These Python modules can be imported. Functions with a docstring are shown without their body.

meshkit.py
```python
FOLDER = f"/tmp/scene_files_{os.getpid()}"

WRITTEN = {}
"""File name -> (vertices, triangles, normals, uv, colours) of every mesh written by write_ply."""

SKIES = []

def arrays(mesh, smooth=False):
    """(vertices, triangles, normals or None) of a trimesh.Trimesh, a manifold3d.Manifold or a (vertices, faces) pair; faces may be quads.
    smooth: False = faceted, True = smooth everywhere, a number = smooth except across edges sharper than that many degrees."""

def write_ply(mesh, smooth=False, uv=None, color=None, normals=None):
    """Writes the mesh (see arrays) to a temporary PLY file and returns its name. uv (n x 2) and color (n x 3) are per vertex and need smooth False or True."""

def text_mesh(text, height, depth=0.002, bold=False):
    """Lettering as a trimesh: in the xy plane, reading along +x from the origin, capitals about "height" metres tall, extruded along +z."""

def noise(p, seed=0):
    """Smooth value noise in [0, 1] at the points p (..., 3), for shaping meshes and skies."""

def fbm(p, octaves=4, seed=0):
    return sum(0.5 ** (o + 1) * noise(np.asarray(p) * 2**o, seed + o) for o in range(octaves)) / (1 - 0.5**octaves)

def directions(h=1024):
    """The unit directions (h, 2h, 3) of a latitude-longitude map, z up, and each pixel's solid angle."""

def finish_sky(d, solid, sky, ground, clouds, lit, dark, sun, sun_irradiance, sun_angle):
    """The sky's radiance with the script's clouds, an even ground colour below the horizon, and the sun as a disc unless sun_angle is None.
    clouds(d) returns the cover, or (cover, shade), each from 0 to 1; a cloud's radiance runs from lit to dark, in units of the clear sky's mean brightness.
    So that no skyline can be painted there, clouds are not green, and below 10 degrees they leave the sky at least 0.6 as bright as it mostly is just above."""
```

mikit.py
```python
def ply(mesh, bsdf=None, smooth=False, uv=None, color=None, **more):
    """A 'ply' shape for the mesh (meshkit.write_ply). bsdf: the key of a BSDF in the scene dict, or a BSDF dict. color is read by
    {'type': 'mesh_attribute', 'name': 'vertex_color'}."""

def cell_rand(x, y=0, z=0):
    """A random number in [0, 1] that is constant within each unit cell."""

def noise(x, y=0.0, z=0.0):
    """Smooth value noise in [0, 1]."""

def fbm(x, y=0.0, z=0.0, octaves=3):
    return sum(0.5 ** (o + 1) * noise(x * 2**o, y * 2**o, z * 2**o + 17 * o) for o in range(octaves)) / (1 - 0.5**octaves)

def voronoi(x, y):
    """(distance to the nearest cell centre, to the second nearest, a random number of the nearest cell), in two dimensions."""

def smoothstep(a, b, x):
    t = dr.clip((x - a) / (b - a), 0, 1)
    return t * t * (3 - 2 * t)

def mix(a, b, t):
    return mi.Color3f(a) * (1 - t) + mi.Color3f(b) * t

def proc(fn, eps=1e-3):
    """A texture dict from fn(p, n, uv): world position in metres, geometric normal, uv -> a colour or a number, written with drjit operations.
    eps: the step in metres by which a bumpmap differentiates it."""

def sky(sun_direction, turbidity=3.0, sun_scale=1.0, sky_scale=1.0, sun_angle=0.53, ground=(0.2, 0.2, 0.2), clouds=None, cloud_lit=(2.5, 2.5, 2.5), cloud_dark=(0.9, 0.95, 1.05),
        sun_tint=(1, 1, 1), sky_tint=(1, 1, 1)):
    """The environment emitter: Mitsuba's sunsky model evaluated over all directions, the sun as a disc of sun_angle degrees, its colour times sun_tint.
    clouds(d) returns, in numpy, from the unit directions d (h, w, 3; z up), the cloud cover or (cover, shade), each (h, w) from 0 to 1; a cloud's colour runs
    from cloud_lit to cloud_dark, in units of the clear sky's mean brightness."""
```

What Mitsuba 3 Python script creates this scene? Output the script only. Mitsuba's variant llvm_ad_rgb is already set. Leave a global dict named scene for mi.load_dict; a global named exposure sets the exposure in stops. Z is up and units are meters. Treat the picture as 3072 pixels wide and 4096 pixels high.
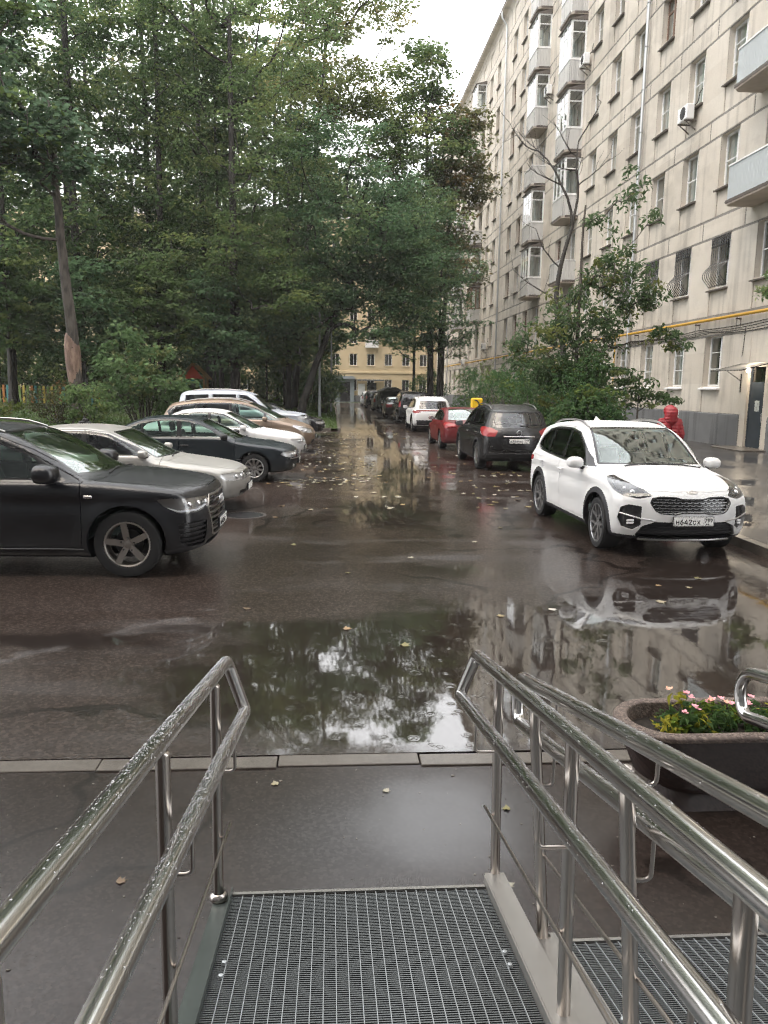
import math, random
import numpy as np
import trimesh, mitsuba as mi, drjit as dr
import manifold3d as m3
import shapely.geometry as sg
from shapely import affinity
import mikit, meshkit
from mikit import proc, noise, fbm, voronoi, smoothstep, mix, cell_rand
T = mi.ScalarTransform4f
scene, labels = {}, {}
PI = math.pi

# ------------------------------------------------------------------ camera, sky, exposure
CAM_H, YAW, PITCH, ROLL = 2.12, math.radians(4.0), math.radians(9.25), math.radians(0.8)
_fw = np.array([math.sin(YAW)*math.cos(PITCH), math.cos(YAW)*math.cos(PITCH), -math.sin(PITCH)])
_rt = np.array([math.cos(YAW), -math.sin(YAW), 0.0])
_up = np.cross(_rt, _fw)
_up = -_rt*math.sin(ROLL) + _up*math.cos(ROLL)
scene['camera'] = {'type': 'perspective', 'fov': 53.07, 'fov_axis': 'x', 'near_clip': 0.05, 'far_clip': 2000.0,
    'to_world': T().look_at(origin=[0, 0, CAM_H], target=[float(v) for v in np.array([0, 0, CAM_H])+_fw], up=[float(v) for v in _up])}

def overcast(d):
    n = meshkit.fbm(d*np.array([2.0, 2.0, 4.0])+7.3, 4)
    return np.ones(d.shape[:2]), np.clip(0.9*n-0.2, 0, 1)*0.5
scene['sky'] = mikit.sky([-0.35, -0.30, 0.75], turbidity=4, sun_scale=0.10, sun_angle=40, clouds=overcast,
                         cloud_lit=(2.5, 2.5, 2.52), cloud_dark=(1.9, 1.92, 2.0), ground=(0.08, 0.08, 0.08))
exposure = 3.65

# ------------------------------------------------------------------ small helpers
def rgb(*c): return {'type': 'rgb', 'value': [float(x) for x in c]}
def lab(key, label, cat=None, group=None, kind=None):
    d = {}
    if label: d['label'] = label
    if cat: d['category'] = cat
    if group: d['group'] = group
    if kind: d['kind'] = kind
    labels[key] = d
_cnt = {}
def num(key):
    n = _cnt.get(key, 0); _cnt[key] = n+1
    return key if n == 0 else '%s_%03d' % (key, n)
def put(key, mesh, mat, smooth=False, tw=None, color=None, uniq=True):
    """one entry of the scene under key (numbered when taken)"""
    if uniq: key = num(key)
    if isinstance(mesh, dict): d = dict(mesh)
    else:
        d = mikit.ply(mesh, mat, smooth=smooth, color=color)
    if tw is not None: d['to_world'] = tw
    scene[key] = d
    return key
def mat_of(name, **kw):
    scene[name] = kw
    return name
def tri(v, f):
    return trimesh.Trimesh(np.asarray(v, float), np.asarray(f, int), process=False)
def cat(*ms):
    ms = [m for m in (ms[0] if len(ms) == 1 and isinstance(ms[0], (list, tuple)) else ms)]
    vs, fs, n = [], [], 0
    for m in ms:
        if hasattr(m, 'to_mesh'):
            q = m.to_mesh(); v, f = q.vert_properties[:, :3], q.tri_verts
        else: v, f = m.vertices, m.faces
        vs.append(v); fs.append(np.asarray(f)+n); n += len(v)
    return tri(np.vstack(vs), np.vstack(fs))
_BF = np.array([[0,2,1],[0,3,2],[4,5,6],[4,6,7],[0,1,5],[0,5,4],[1,2,6],[1,6,5],[2,3,7],[2,7,6],[3,0,4],[3,4,7]])
def box(x0, x1, y0, y1, z0, z1):
    v = [(x0,y0,z0),(x1,y0,z0),(x1,y1,z0),(x0,y1,z0),(x0,y0,z1),(x1,y0,z1),(x1,y1,z1),(x0,y1,z1)]
    return tri(v, _BF)
def bbox(x0, x1, y0, y1, z0, z1, c=0.01):
    """box with chamfered edges"""
    c = min(c, 0.49*min(x1-x0, y1-y0, z1-z0))
    p = []
    for x, sx in ((x0, 1), (x1, -1)):
        for y, sy in ((y0, 1), (y1, -1)):
            for z, sz in ((z0, 1), (z1, -1)):
                p += [(x+sx*c, y+sy*c, z), (x+sx*c, y, z+sz*c), (x, y+sy*c, z+sz*c)]
    return m3.Manifold.hull_points(np.array(p))
def tube(pts, r, sides=10, caps=True):
    """tube along a polyline; r scalar or per point"""
    p = np.asarray(pts, float); n = len(p)
    r = np.broadcast_to(np.asarray(r, float), (n,))
    t = np.zeros_like(p)
    d = np.diff(p, axis=0); d /= np.linalg.norm(d, axis=1, keepdims=True)+1e-12
    t[0], t[-1] = d[0], d[-1]
    if n > 2:
        t[1:-1] = d[1:]+d[:-1]; t /= np.linalg.norm(t, axis=1, keepdims=True)+1e-12
    a = np.cross(t[0], [0, 0, 1.0] if abs(t[0][2]) < 0.9 else [1.0, 0, 0]); a /= np.linalg.norm(a)
    ang = np.arange(sides)*2*PI/sides
    vs = []
    for i in range(n):
        a = a-t[i]*(a@t[i]); a /= np.linalg.norm(a)+1e-12
        b = np.cross(t[i], a)
        k = 1.0
        if 0 < i < n-1:
            cs = max(0.35, math.sqrt(max(0.0, (1+d[i]@d[i-1])/2))); k = 1/cs if cs > 0.9 else 1.0
        vs.append(p[i]+r[i]*k*(np.cos(ang)[:, None]*a+np.sin(ang)[:, None]*b))
    i, j = np.meshgrid(np.arange(n-1), np.arange(sides), indexing='ij')
    j2 = (j+1) % sides
    q = np.stack([i*sides+j, i*sides+j2, (i+1)*sides+j2, (i+1)*sides+j], -1).reshape(-1, 4)
    f = [q[:, [0, 1, 2]], q[:, [0, 2, 3]]]
    v = np.vstack(vs)
    if caps:
        v = np.vstack([v, p[0], p[-1]]); o = n*sides; jj = np.arange(sides); k2 = (jj+1) % sides
        f += [np.stack([k2, jj, 0*jj+o], 1), np.stack([(n-1)*sides+jj, (n-1)*sides+k2, 0*jj+o+1], 1)]
    return tri(v, np.vstack(f))
def bend(pts, r, k=6):
    """polyline with its corners rounded with radius r"""
    p = [np.asarray(q, float) for q in pts]; out = [p[0]]
    for i in range(1, len(p)-1):
        a, b = p[i-1]-p[i], p[i+1]-p[i]
        la, lb = np.linalg.norm(a), np.linalg.norm(b)
        c = min(r, 0.48*la, 0.48*lb)
        s, e = p[i]+a/la*c, p[i]+b/lb*c
        for u in np.linspace(0, 1, k):
            out.append((1-u)**2*s+2*u*(1-u)*p[i]+u*u*e)
    out.append(p[-1])
    return np.array(out)
def lathe(prof, axis='z', n=32):
    """revolve (r, h) profile"""
    prof = np.asarray(prof, float); a = np.arange(n)*2*PI/n
    v = np.stack([prof[:, None, 0]*np.cos(a), prof[:, None, 0]*np.sin(a), np.broadcast_to(prof[:, None, 1], (len(prof), n))], -1).reshape(-1, 3)
    i, j = np.meshgrid(np.arange(len(prof)-1), np.arange(n), indexing='ij'); j2 = (j+1) % n
    q = np.stack([i*n+j, i*n+j2, (i+1)*n+j2, (i+1)*n+j], -1).reshape(-1, 4)
    m = tri(v, np.vstack([q[:, [0, 1, 2]], q[:, [0, 2, 3]]]))
    if axis == 'y': m.vertices = m.vertices[:, [0, 2, 1]]*np.array([1, 1, -1.0])
    if axis == 'x': m.vertices = m.vertices[:, [2, 1, 0]]*np.array([1, 1, -1.0])
    return m
def prism(poly, h0, h1, axis='z'):
    """extrude a polygon (list of 2-D points) between h0 and h1. axis z: (x,y); axis y: points are (x,z); axis x: points are (y,z)"""
    cs = m3.CrossSection([np.asarray(poly, float)], m3.FillRule.NonZero)
    if cs.area() == 0: cs = m3.CrossSection([np.asarray(poly, float)[::-1]], m3.FillRule.NonZero)
    m = cs.extrude(h1-h0).translate([0, 0, h0])
    if axis == 'y': m = m.transform(np.array([[1.0, 0, 0, 0], [0, 0, 1.0, 0], [0, 1.0, 0, 0]]))
    if axis == 'x': m = m.transform(np.array([[0, 0, 1.0, 0], [1.0, 0, 0, 0], [0, 1.0, 0, 0]]))
    return m
def tm(m):
    if hasattr(m, 'to_mesh'):
        q = m.to_mesh(); return tri(q.vert_properties[:, :3], q.tri_verts)
    return m
def man(m):
    return m3.Manifold(m3.Mesh(np.asarray(m.vertices, np.float32), np.asarray(m.faces, np.uint32)))
def xf(m, mat):
    m = tm(m); q = m.copy(); q.vertices = m.vertices@np.asarray(mat)[:3, :3].T+np.asarray(mat)[:3, 3]
    if np.linalg.det(np.asarray(mat)[:3, :3]) < 0: q.faces = q.faces[:, ::-1]
    return q
def rotz(a, t=(0, 0, 0)):
    c, s = math.cos(a), math.sin(a)
    return np.array([[c, -s, 0, t[0]], [s, c, 0, t[1]], [0, 0, 1, t[2]], [0, 0, 0, 1.0]])
# ------------------------------------------------------------------ damp air
scene['damp_air'] = {'type': 'homogeneous', 'albedo': rgb(0.96, 0.96, 0.96), 'sigma_t': 0.0004}
scene['haze'] = {'type': 'cube', 'to_world': T().translate([0, 600, 20]).scale([906, 906, 22]), 'bsdf': {'type': 'null'}, 'interior': {'type': 'ref', 'id': 'damp_air'}}
scene['camera']['medium'] = {'type': 'ref', 'id': 'damp_air'}
labels['haze'] = {'kind': 'stuff', 'label': 'thin damp haze of a rainy day'}
# ------------------------------------------------------------------ materials
def principled(name, c, rough=0.5, two=False, **kw):
    b = {'type': 'principled', 'base_color': c if isinstance(c, dict) else rgb(*c), 'roughness': rough, **kw}
    scene[name] = {'type': 'twosided', 'bsdf': b} if two else b
    return name
def bumped(name, inner, fn, scale=1.0, eps=1e-3):
    scene[name] = {'type': 'twosided', 'bsdf': {'type': 'bumpmap', 'tex': proc(fn, eps), 'scale': scale, 'bsdf': inner}}
    return name
def wet_beads(p, n, uv):
    v = voronoi(p.x*55+p.z*13, p.y*55+p.z*9)
    r = 0.18+0.3*v[2]
    h = dr.maximum(0, r-v[0])
    return dr.select(n.z > 0.35, h*0.005, 0.0)
def dusty(c, k=0.35, s=1.0):
    c = mi.Color3f(*c) if not isinstance(c, mi.Color3f) else c
    def f(p, n, uv):
        g = fbm(p.x*3*s, p.y*3*s, p.z*3*s, 3)
        return c*(1-k*0.5+k*(g-0.2))
    return f
def paint(name, c, flake=0.0, metal=0.0, rough=0.25, beads=True, dirt=(0.16, 0.145, 0.13)):
    """car paint: clear coat over colour, road dirt low on the body (local height is world height), rain beads on what faces up"""
    col, drt = mi.Color3f(*c), mi.Color3f(*dirt)
    def f(p, n, uv):
        g = fbm(p.x*6, p.y*6, p.z*9, 3)
        low = smoothstep(0.75, 0.25, p.z+0.35*(g-0.5))*0.35
        return mix(col, drt, low*(0.4+g))
    inner = {'type': 'principled', 'base_color': proc(f), 'roughness': rough, 'metallic': metal, 'specular': 0.5, 'clearcoat': 1.0, 'clearcoat_gloss': 0.97}
    if beads: bumped(name, inner, wet_beads, 1.0)
    else: scene[name] = {'type': 'twosided', 'bsdf': inner}
    return name
principled('rubber', (0.011, 0.011, 0.0115), 0.75, True)
principled('black_plastic', (0.022, 0.022, 0.024), 0.5, True)
principled('gloss_black', (0.008, 0.008, 0.009), 0.12, True, clearcoat=1.0)
principled('interior_dark', (0.02, 0.02, 0.022), 0.8, True)
principled('interior_grey', (0.10, 0.095, 0.09), 0.8, True)
principled('chrome', (0.75, 0.75, 0.76), 0.12, True, metallic=1.0)
principled('alloy', (0.42, 0.41, 0.40), 0.3, True, metallic=0.9)
principled('alloy_dull', (0.30, 0.275, 0.25), 0.4, True, metallic=0.8)
principled('alloy_dark', (0.03, 0.03, 0.032), 0.35, True, metallic=0.4)
principled('brake_iron', (0.10, 0.09, 0.085), 0.5, True, metallic=0.7)
principled('plate_white', (0.72, 0.72, 0.70), 0.4, True)
principled('plate_ink', (0.015, 0.015, 0.016), 0.5, True)
principled('lamp_red', (0.26, 0.022, 0.024), 0.10, True, clearcoat=1.0)
principled('lamp_clear', (0.66, 0.64, 0.64), 0.10, True, clearcoat=1.0, metallic=0.3)
principled('lamp_amber', (0.55, 0.22, 0.04), 0.12, True, clearcoat=1.0)
principled('drl_white', (0.85, 0.85, 0.86), 0.2, True)
def glass(name, t): scene[name] = {'type': 'thindielectric', 'int_ior': 1.52, 'specular_transmittance': rgb(*t)}; return name
glass('car_glass', (0.78, 0.88, 0.84)); glass('tint_glass', (0.30, 0.32, 0.33)); glass('lens_glass', (0.93, 0.94, 0.95)); glass('window_glass', (0.9, 0.93, 0.93))
glass('black_glass', (0.07, 0.075, 0.08))
principled('alloy_machined', (0.36, 0.36, 0.365), 0.3, True, metallic=0.8)
paint('paint_white', (0.62, 0.62, 0.615), dirt=(0.34, 0.325, 0.31))
# ------------------------------------------------------------------ the ground, the wet road, kerbs, lawns
def gauss2(p, cx, cy, rx, ry):
    return dr.exp(-(dr.square((p.x-cx)/rx)+dr.square((p.y-cy)/ry)))
PUDDLES = [(0.35, 5.3, 1.7, 1.25, 1.1), (2.9, 6.2, 2.3, 1.5, 1.0), (4.6, 8.3, 1.2, 1.0, 0.9), (1.3, 8.8, 0.8, 0.45, 0.6), (-0.9, 6.6, 0.7, 0.2, 0.35),
           (0.9, 13.0, 1.1, 2.6, 0.65), (1.6, 20.0, 1.0, 6.0, 0.75), (1.9, 36.0, 0.9, 12.0, 0.8), (2.4, 65.0, 1.2, 25.0, 0.75), (-2.6, 6.3, 1.6, 0.35, 0.55), (-1.0, 11.2, 0.7, 0.5, 0.5), (5.2, 5.4, 2.0, 1.2, 0.8)]
def puddle(p):
    s = mi.Float(0)
    for cx, cy, rx, ry, a in PUDDLES: s = s+a*gauss2(p, cx, cy, rx, ry)
    n = fbm(p.x*0.9+3.1, p.y*1.7, 0.0, 4)-0.5
    return s+n*0.62
def puddle_w(p, n, uv): return smoothstep(0.26, 0.68, puddle(p)+0.34*(fbm(p.x*5.5, p.y*8.0, 6.0, 4)-0.5))
def rings(p):
    h = mi.Float(0)
    for k, (s, o) in enumerate(((4.1, 0.0), (6.3, 9.3))):
        x, y = p.x*s+o, p.y*s-o
        cx, cy = dr.floor(x), dr.floor(y)
        d = dr.sqrt(dr.square(x-cx-0.35-0.3*cell_rand(cx, cy, 4))+dr.square(y-cy-0.35-0.3*cell_rand(cx, cy, 5)))/s
        r0 = 0.008+0.13/s*cell_rand(cx, cy, 6)
        on = dr.select(cell_rand(cx, cy, 7) > 0.55, 1.0, 0.0)
        h = h+on*dr.sin((d-r0)*260)*dr.exp(-dr.square((d-r0)/0.012))*0.0003
    return h
def water_h(p, n, uv):
    return rings(p)*smoothstep(4.0, 4.3, p.y)+0.00032*(fbm(p.x*6, p.y*6, 0.0, 3)-0.5)
def asphalt_h(p, n, uv):
    near = smoothstep(16.0, 5.0, p.y)
    return near*(0.0011*noise(p.x*110, p.y*110)+0.0007*noise(p.x*230, p.y*230))+0.006*fbm(p.x*1.3, p.y*1.3, 0.0, 3)
def asphalt_c(p, n, uv):
    g = fbm(p.x*0.5, p.y*0.5, 3.0, 4); f = noise(p.x*90, p.y*90)
    c = mix((0.027, 0.0200, 0.0170), (0.042, 0.0312, 0.0265), smoothstep(0.3, 0.7, g))
    v = voronoi(p.x*48, p.y*48)
    seam = smoothstep(0.030, 0.012, dr.abs(p.y-17.1-0.03*noise(p.x*3, 1.0)))*smoothstep(-0.8, -0.5, p.x)*smoothstep(3.9, 3.6, p.x)
    crack = smoothstep(0.020, 0.006, dr.abs(fbm(p.x*0.55+5, p.y*0.55, 9.0, 4)-0.5))*smoothstep(0.45, 0.6, noise(p.x*0.4, p.y*0.4, 2.0))*smoothstep(30.0, 10.0, p.y)
    return c*(0.75+0.3*f)*(0.72+0.75*v[2]*v[2])*(1-0.6*dr.maximum(seam, crack))
def asphalt_r(p, n, uv):
    g = fbm(p.x*0.7+9, p.y*1.5, 1.0, 4)
    band = smoothstep(0.50, 0.72, fbm(p.x*0.33+2.0, p.y*1.9, 4.0, 4))
    ax = dr.clip(p.x, -4.6, -1.15); d = p.y-(4.95+0.22*(ax+4.6)+0.115*dr.square(ax+4.6))+0.25*(fbm(p.x*2.5, p.y*2.5, 7.0, 3)-0.5)
    arc = dr.exp(-dr.square(d/0.11)-dr.square((p.x-ax)/0.25))
    return 0.05+0.16*smoothstep(0.52, 0.74, g)+0.20*band+0.45*arc*smoothstep(0.3, 0.6, fbm(p.x*5, p.y*5, 3.0, 3))
def asphalt_r2(p, n, uv):
    g = fbm(p.x*1.3+4, p.y*1.3, 1.0, 4)
    c = smoothstep(0.9, 0.1, dr.sqrt(dr.square((p.x-0.35)/0.95)+dr.square((p.y-3.4)/0.75)))
    return 0.06+0.14*c+0.14*smoothstep(0.5, 0.75, g)
wet = lambda c, r, s=0.55: {'type': 'principled', 'base_color': proc(c) if callable(c) else rgb(*c), 'roughness': proc(r) if callable(r) else r, 'specular': s}
scene['asphalt_wet'] = {'type': 'blendbsdf', 'weight': proc(puddle_w),
    'first': {'type': 'bumpmap', 'tex': proc(asphalt_h, 2e-3), 'scale': 1.0, 'bsdf': wet(asphalt_c, asphalt_r)},
    'second': {'type': 'bumpmap', 'tex': proc(water_h, 1.5e-3), 'scale': 1.0, 'bsdf': {'type': 'principled', 'base_color': rgb(.018, .0135, .0115), 'roughness': 0.015, 'eta': 2.5}}}
def apron_w(p, n, uv):
    s = 0.95*gauss2(p, 0.60, 3.55, 0.55, 0.50)+0.3*gauss2(p, 1.2, 3.4, 0.5, 0.4)
    return 0.75*smoothstep(0.25, 0.95, s+0.55*(fbm(p.x*3.1, p.y*4.2, 2.0, 5)-0.5))
def apron_c(p, n, uv):
    g = fbm(p.x*1.1, p.y*1.1, 5.0, 4); f = noise(p.x*120, p.y*120)
    grey = smoothstep(0.75, 0.15, dr.sqrt(dr.square((p.x-0.2)/1.0)+dr.square((p.y-3.4)/0.85)))
    return mix(mix((0.020, 0.0142, 0.0118), (0.034, 0.0248, 0.0208), g), (0.042, 0.040, 0.041), grey*0.7)*(1-0.5*smoothstep(0.016, 0.005, dr.abs(fbm(p.x*0.8+1.7, p.y*0.8+3.0, 4.0, 4)-0.5)))*(0.75+0.3*f)*(0.78+0.52*dr.square(voronoi(p.x*62, p.y*62)[2]))
scene['apron_wet'] = {'type': 'blendbsdf', 'weight': proc(apron_w),
    'first': {'type': 'bumpmap', 'tex': proc(lambda p, n, uv: 0.0006*noise(p.x*260, p.y*260)+0.004*fbm(p.x*2.2, p.y*2.2, 0.0, 3), 1.5e-3), 'scale': 1.0, 'bsdf': wet(apron_c, asphalt_r2, 0.36)},
    'second': {'type': 'bumpmap', 'tex': proc(water_h, 1.5e-3), 'scale': 1.0, 'bsdf': {'type': 'principled', 'base_color': rgb(.03, .029, .03), 'roughness': 0.17, 'eta': 1.7}}}
def walk_c(p, n, uv):
    g = fbm(p.x*0.8, p.y*0.8, 8.0, 4)
    return mix((0.028, 0.0255, 0.0245), (0.046, 0.042, 0.040), g)
scene['walk_wet'] = {'type': 'bumpmap', 'tex': proc(lambda p, n, uv: 0.008*fbm(p.x*1.6, p.y*1.6, 0.0, 3), 4e-3), 'scale': 1.0, 'bsdf': wet(walk_c, lambda p, n, uv: 0.06+0.22*smoothstep(0.42, 0.6, fbm(p.x*0.8, p.y*0.8, 2.0, 4)))}
def stone_c(p, n, uv):
    g = fbm(p.x*5, p.y*5, p.z*5, 4); f = noise(p.x*140, p.y*140, p.z*140)
    return mix((0.078, 0.067, 0.056), (0.128, 0.114, 0.098), g)*(0.85+0.3*f)
principled('kerb_stone_wet', proc(stone_c), 0.26)
def soil_c(p, n, uv):
    g = fbm(p.x*1.5, p.y*1.5, 0.0, 4)
    return mix((0.030, 0.034, 0.014), (0.045, 0.062, 0.018), g)
principled('soil', proc(soil_c), 0.8, True)

def sheet(key, pts, z, mat, sub=None):
    m = prism(pts, z-0.05, z)
    k = put(key, m, mat, uniq=False); lab(k, None, kind='structure'); return k
# the base sheet to the horizon, then the road, the apron, the right-hand pavement
put('ground', box(-900, 900, -300, 1500, -0.6, -0.10), 'soil', uniq=False); lab('ground', 'bare soil ground reaching to the horizon', kind='structure')
sheet('road', [(-7.0, 4.215), (30, 4.215), (30, 9.0), (5.62, 9.0), (5.62, 101), (0.45, 101), (0.45, 37.3), (-7.0, 37.3)], 0.0, 'asphalt_wet')
labels['road']['label'] = 'wet brown asphalt drive with puddles'
sheet('apron', [(-9, -6), (30, -6), (30, 4.085), (-9, 4.085)], -0.012, 'apron_wet'); labels['apron']['label'] = 'wet dark paving between the kerb and the ramps'
sheet('pavement', [(5.77, 9.15), (30, 9.15), (30, 15.0), (14.62, 15.0), (14.62, 101), (5.77, 101)], 0.13, 'walk_wet'); labels['pavement']['label'] = 'wet grey pavement along the pale apartment building'
# kerbs: every stone near enough to be told apart is a piece of its own
def stones(key, a, b, w, z0, z1, joints, label, side=1, near=300):
    a, b = np.array(a, float), np.array(b, float); L = np.linalg.norm(b-a); t = (b-a)/L; nrm = np.array([-t[1], t[0]])*side
    labels[key] = {'label': label, 'kind': 'structure'}
    ang = math.atan2(t[1], t[0]); rest = []; rng = random.Random(key)
    for i, (u0, u1) in enumerate(zip(joints[:-1], joints[1:])):
        m = bbox(u0+0.004, u1-0.004, 0 if side > 0 else -w, w if side > 0 else 0, z0, z1+rng.uniform(-0.0025, 0.0025), 0.004)
        m = xf(m, rotz(ang+rng.uniform(-0.002, 0.002), (a[0], a[1], 0)))
        if i < near: put(key+'__kerb_stone', m, 'kerb_stone_wet')
        else: rest.append(m)
    if rest: put(key+'__far_kerb_stones', cat(rest), 'kerb_stone_wet'); labels[key+'__far_kerb_stones'] = {'kind': 'stuff'}
stones('near_kerb', (-9.3, 4.085), (20, 4.085), 0.13, -0.3, -0.002, [x+9.3 for x in (-9.3, -8.3, -7.3, -6.3, -5.3, -4.3, -3.3, -2.3, -1.3, -0.3, 0.515, 1.5, 2.5, 3.5, 4.5, 5.5, 6.5)], 'pale flush kerb between the drive and the paving')
stones('right_kerb', (5.62, 9.0), (5.62, 101), 0.15, -0.3, 0.13, list(np.arange(0, 92, 1.0)), 'stone kerb along the right side of the drive', side=-1, near=22)
stones('corner_kerb', (5.77, 9.0), (14, 9.0), 0.15, -0.3, 0.13, list(np.arange(0, 8.5, 1.0)), 'stone kerb in front of the right hand pavement')
stones('left_kerb', (0.45, 37.3), (0.45, 101), 0.14, -0.3, 0.11, list(np.arange(0, 63, 1.0)), 'stone kerb along the left lawn', side=1, near=8)
stones('bay_kerb', (-7.0, 37.3), (0.3, 37.3), 0.14, -0.3, 0.11, list(np.arange(0, 7.3, 1.0)), 'stone kerb behind the last parking bay')
stones('parking_kerb', (-7.0, 4.3), (-7.0, 37.3), 0.14, -0.3, 0.12, list(np.arange(0, 33, 1.0)), 'stone kerb at the back of the parking bays', near=0)
# lawns: ground that rises gently away from the kerb
def lawn_z(x, y):
    d = np.where(y < 37.44, -7.14-x, np.minimum(np.maximum(-7.14-x, 0)+np.maximum(y-37.44, 0)*0.6, 0.31-x))
    d = np.maximum(d, 0)
    return 0.085+1.0*(1-np.exp(-d/6.5))+0.05*(meshkit.fbm(np.stack([x*0.4, y*0.4, 0*x], -1), 3)-0.5)*np.minimum(d, 1)
def lawn_mesh(xs, ys, zf):
    X, Y = np.meshgrid(xs, ys, indexing='ij'); Z = zf(X, Y); n, m = X.shape
    i, j = np.meshgrid(np.arange(n-1), np.arange(m-1), indexing='ij')
    q = np.stack([i*m+j, (i+1)*m+j, (i+1)*m+j+1, i*m+j+1], -1).reshape(-1, 4)
    return tri(np.stack([X, Y, Z], -1).reshape(-1, 3), np.vstack([q[:, [0, 1, 2]], q[:, [0, 2, 3]]]))
put('lawn', cat(lawn_mesh(np.linspace(-90, -7.14, 84), np.linspace(2, 37.44, 40), lawn_z), lawn_mesh(np.linspace(-90, 0.31, 92), np.linspace(37.44, 101, 64), lawn_z)), 'soil', smooth=True, uniq=False)
lab('lawn', 'shady lawn rising to the trees', kind='structure')
bed_z = lambda x, y: 0.15+0.18*np.exp(-((x-8.6)/1.7)**2)
put('planting_bed', lawn_mesh(np.linspace(6.6, 10.6, 14), np.linspace(22.5, 100, 60), bed_z), 'soil', smooth=True, uniq=False); lab('planting_bed', 'planted strip of earth in front of the pale building', kind='structure')
def grass(key, label, n, xr, yr, zf, h, seed, cond=None, mat='grass_blade'):
    r = np.random.default_rng(seed)
    x, y = r.uniform(*xr, n), r.uniform(*yr, n)
    if cond is not None: k = cond(x, y); x, y = x[k], y[k]
    n = len(x); a = r.uniform(0, 2*PI, n); hh = h*r.uniform(0.5, 1.3, n); w = 0.007*(1+y/25)
    dx, dy = np.cos(a), np.sin(a); z = zf(x, y)
    lean = r.uniform(0.1, 0.6, n)*hh
    v = np.stack([np.stack([x-dy*w, y+dx*w, z-0.01], 1), np.stack([x+dy*w, y-dx*w, z-0.01], 1), np.stack([x+dx*lean, y+dy*lean, z+hh], 1)], 1).reshape(-1, 3)
    put(key, tri(v, np.arange(3*n).reshape(-1, 3)), mat, uniq=False); lab(key, label, 'grass', kind='stuff')
scene['grass_blade'] = {'type': 'twosided', 'bsdf': {'type': 'principled', 'base_color': proc(lambda p, n, uv: mix((0.045, 0.085, 0.016), (0.085, 0.14, 0.03), fbm(p.x*2, p.y*2, 0.0, 3))), 'roughness': 0.5}}
grass('lawn_grass', 'short green grass on the left lawn', 42000, (-14, 0.3), (37.5, 75), lawn_z, 0.11, 3)
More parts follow.
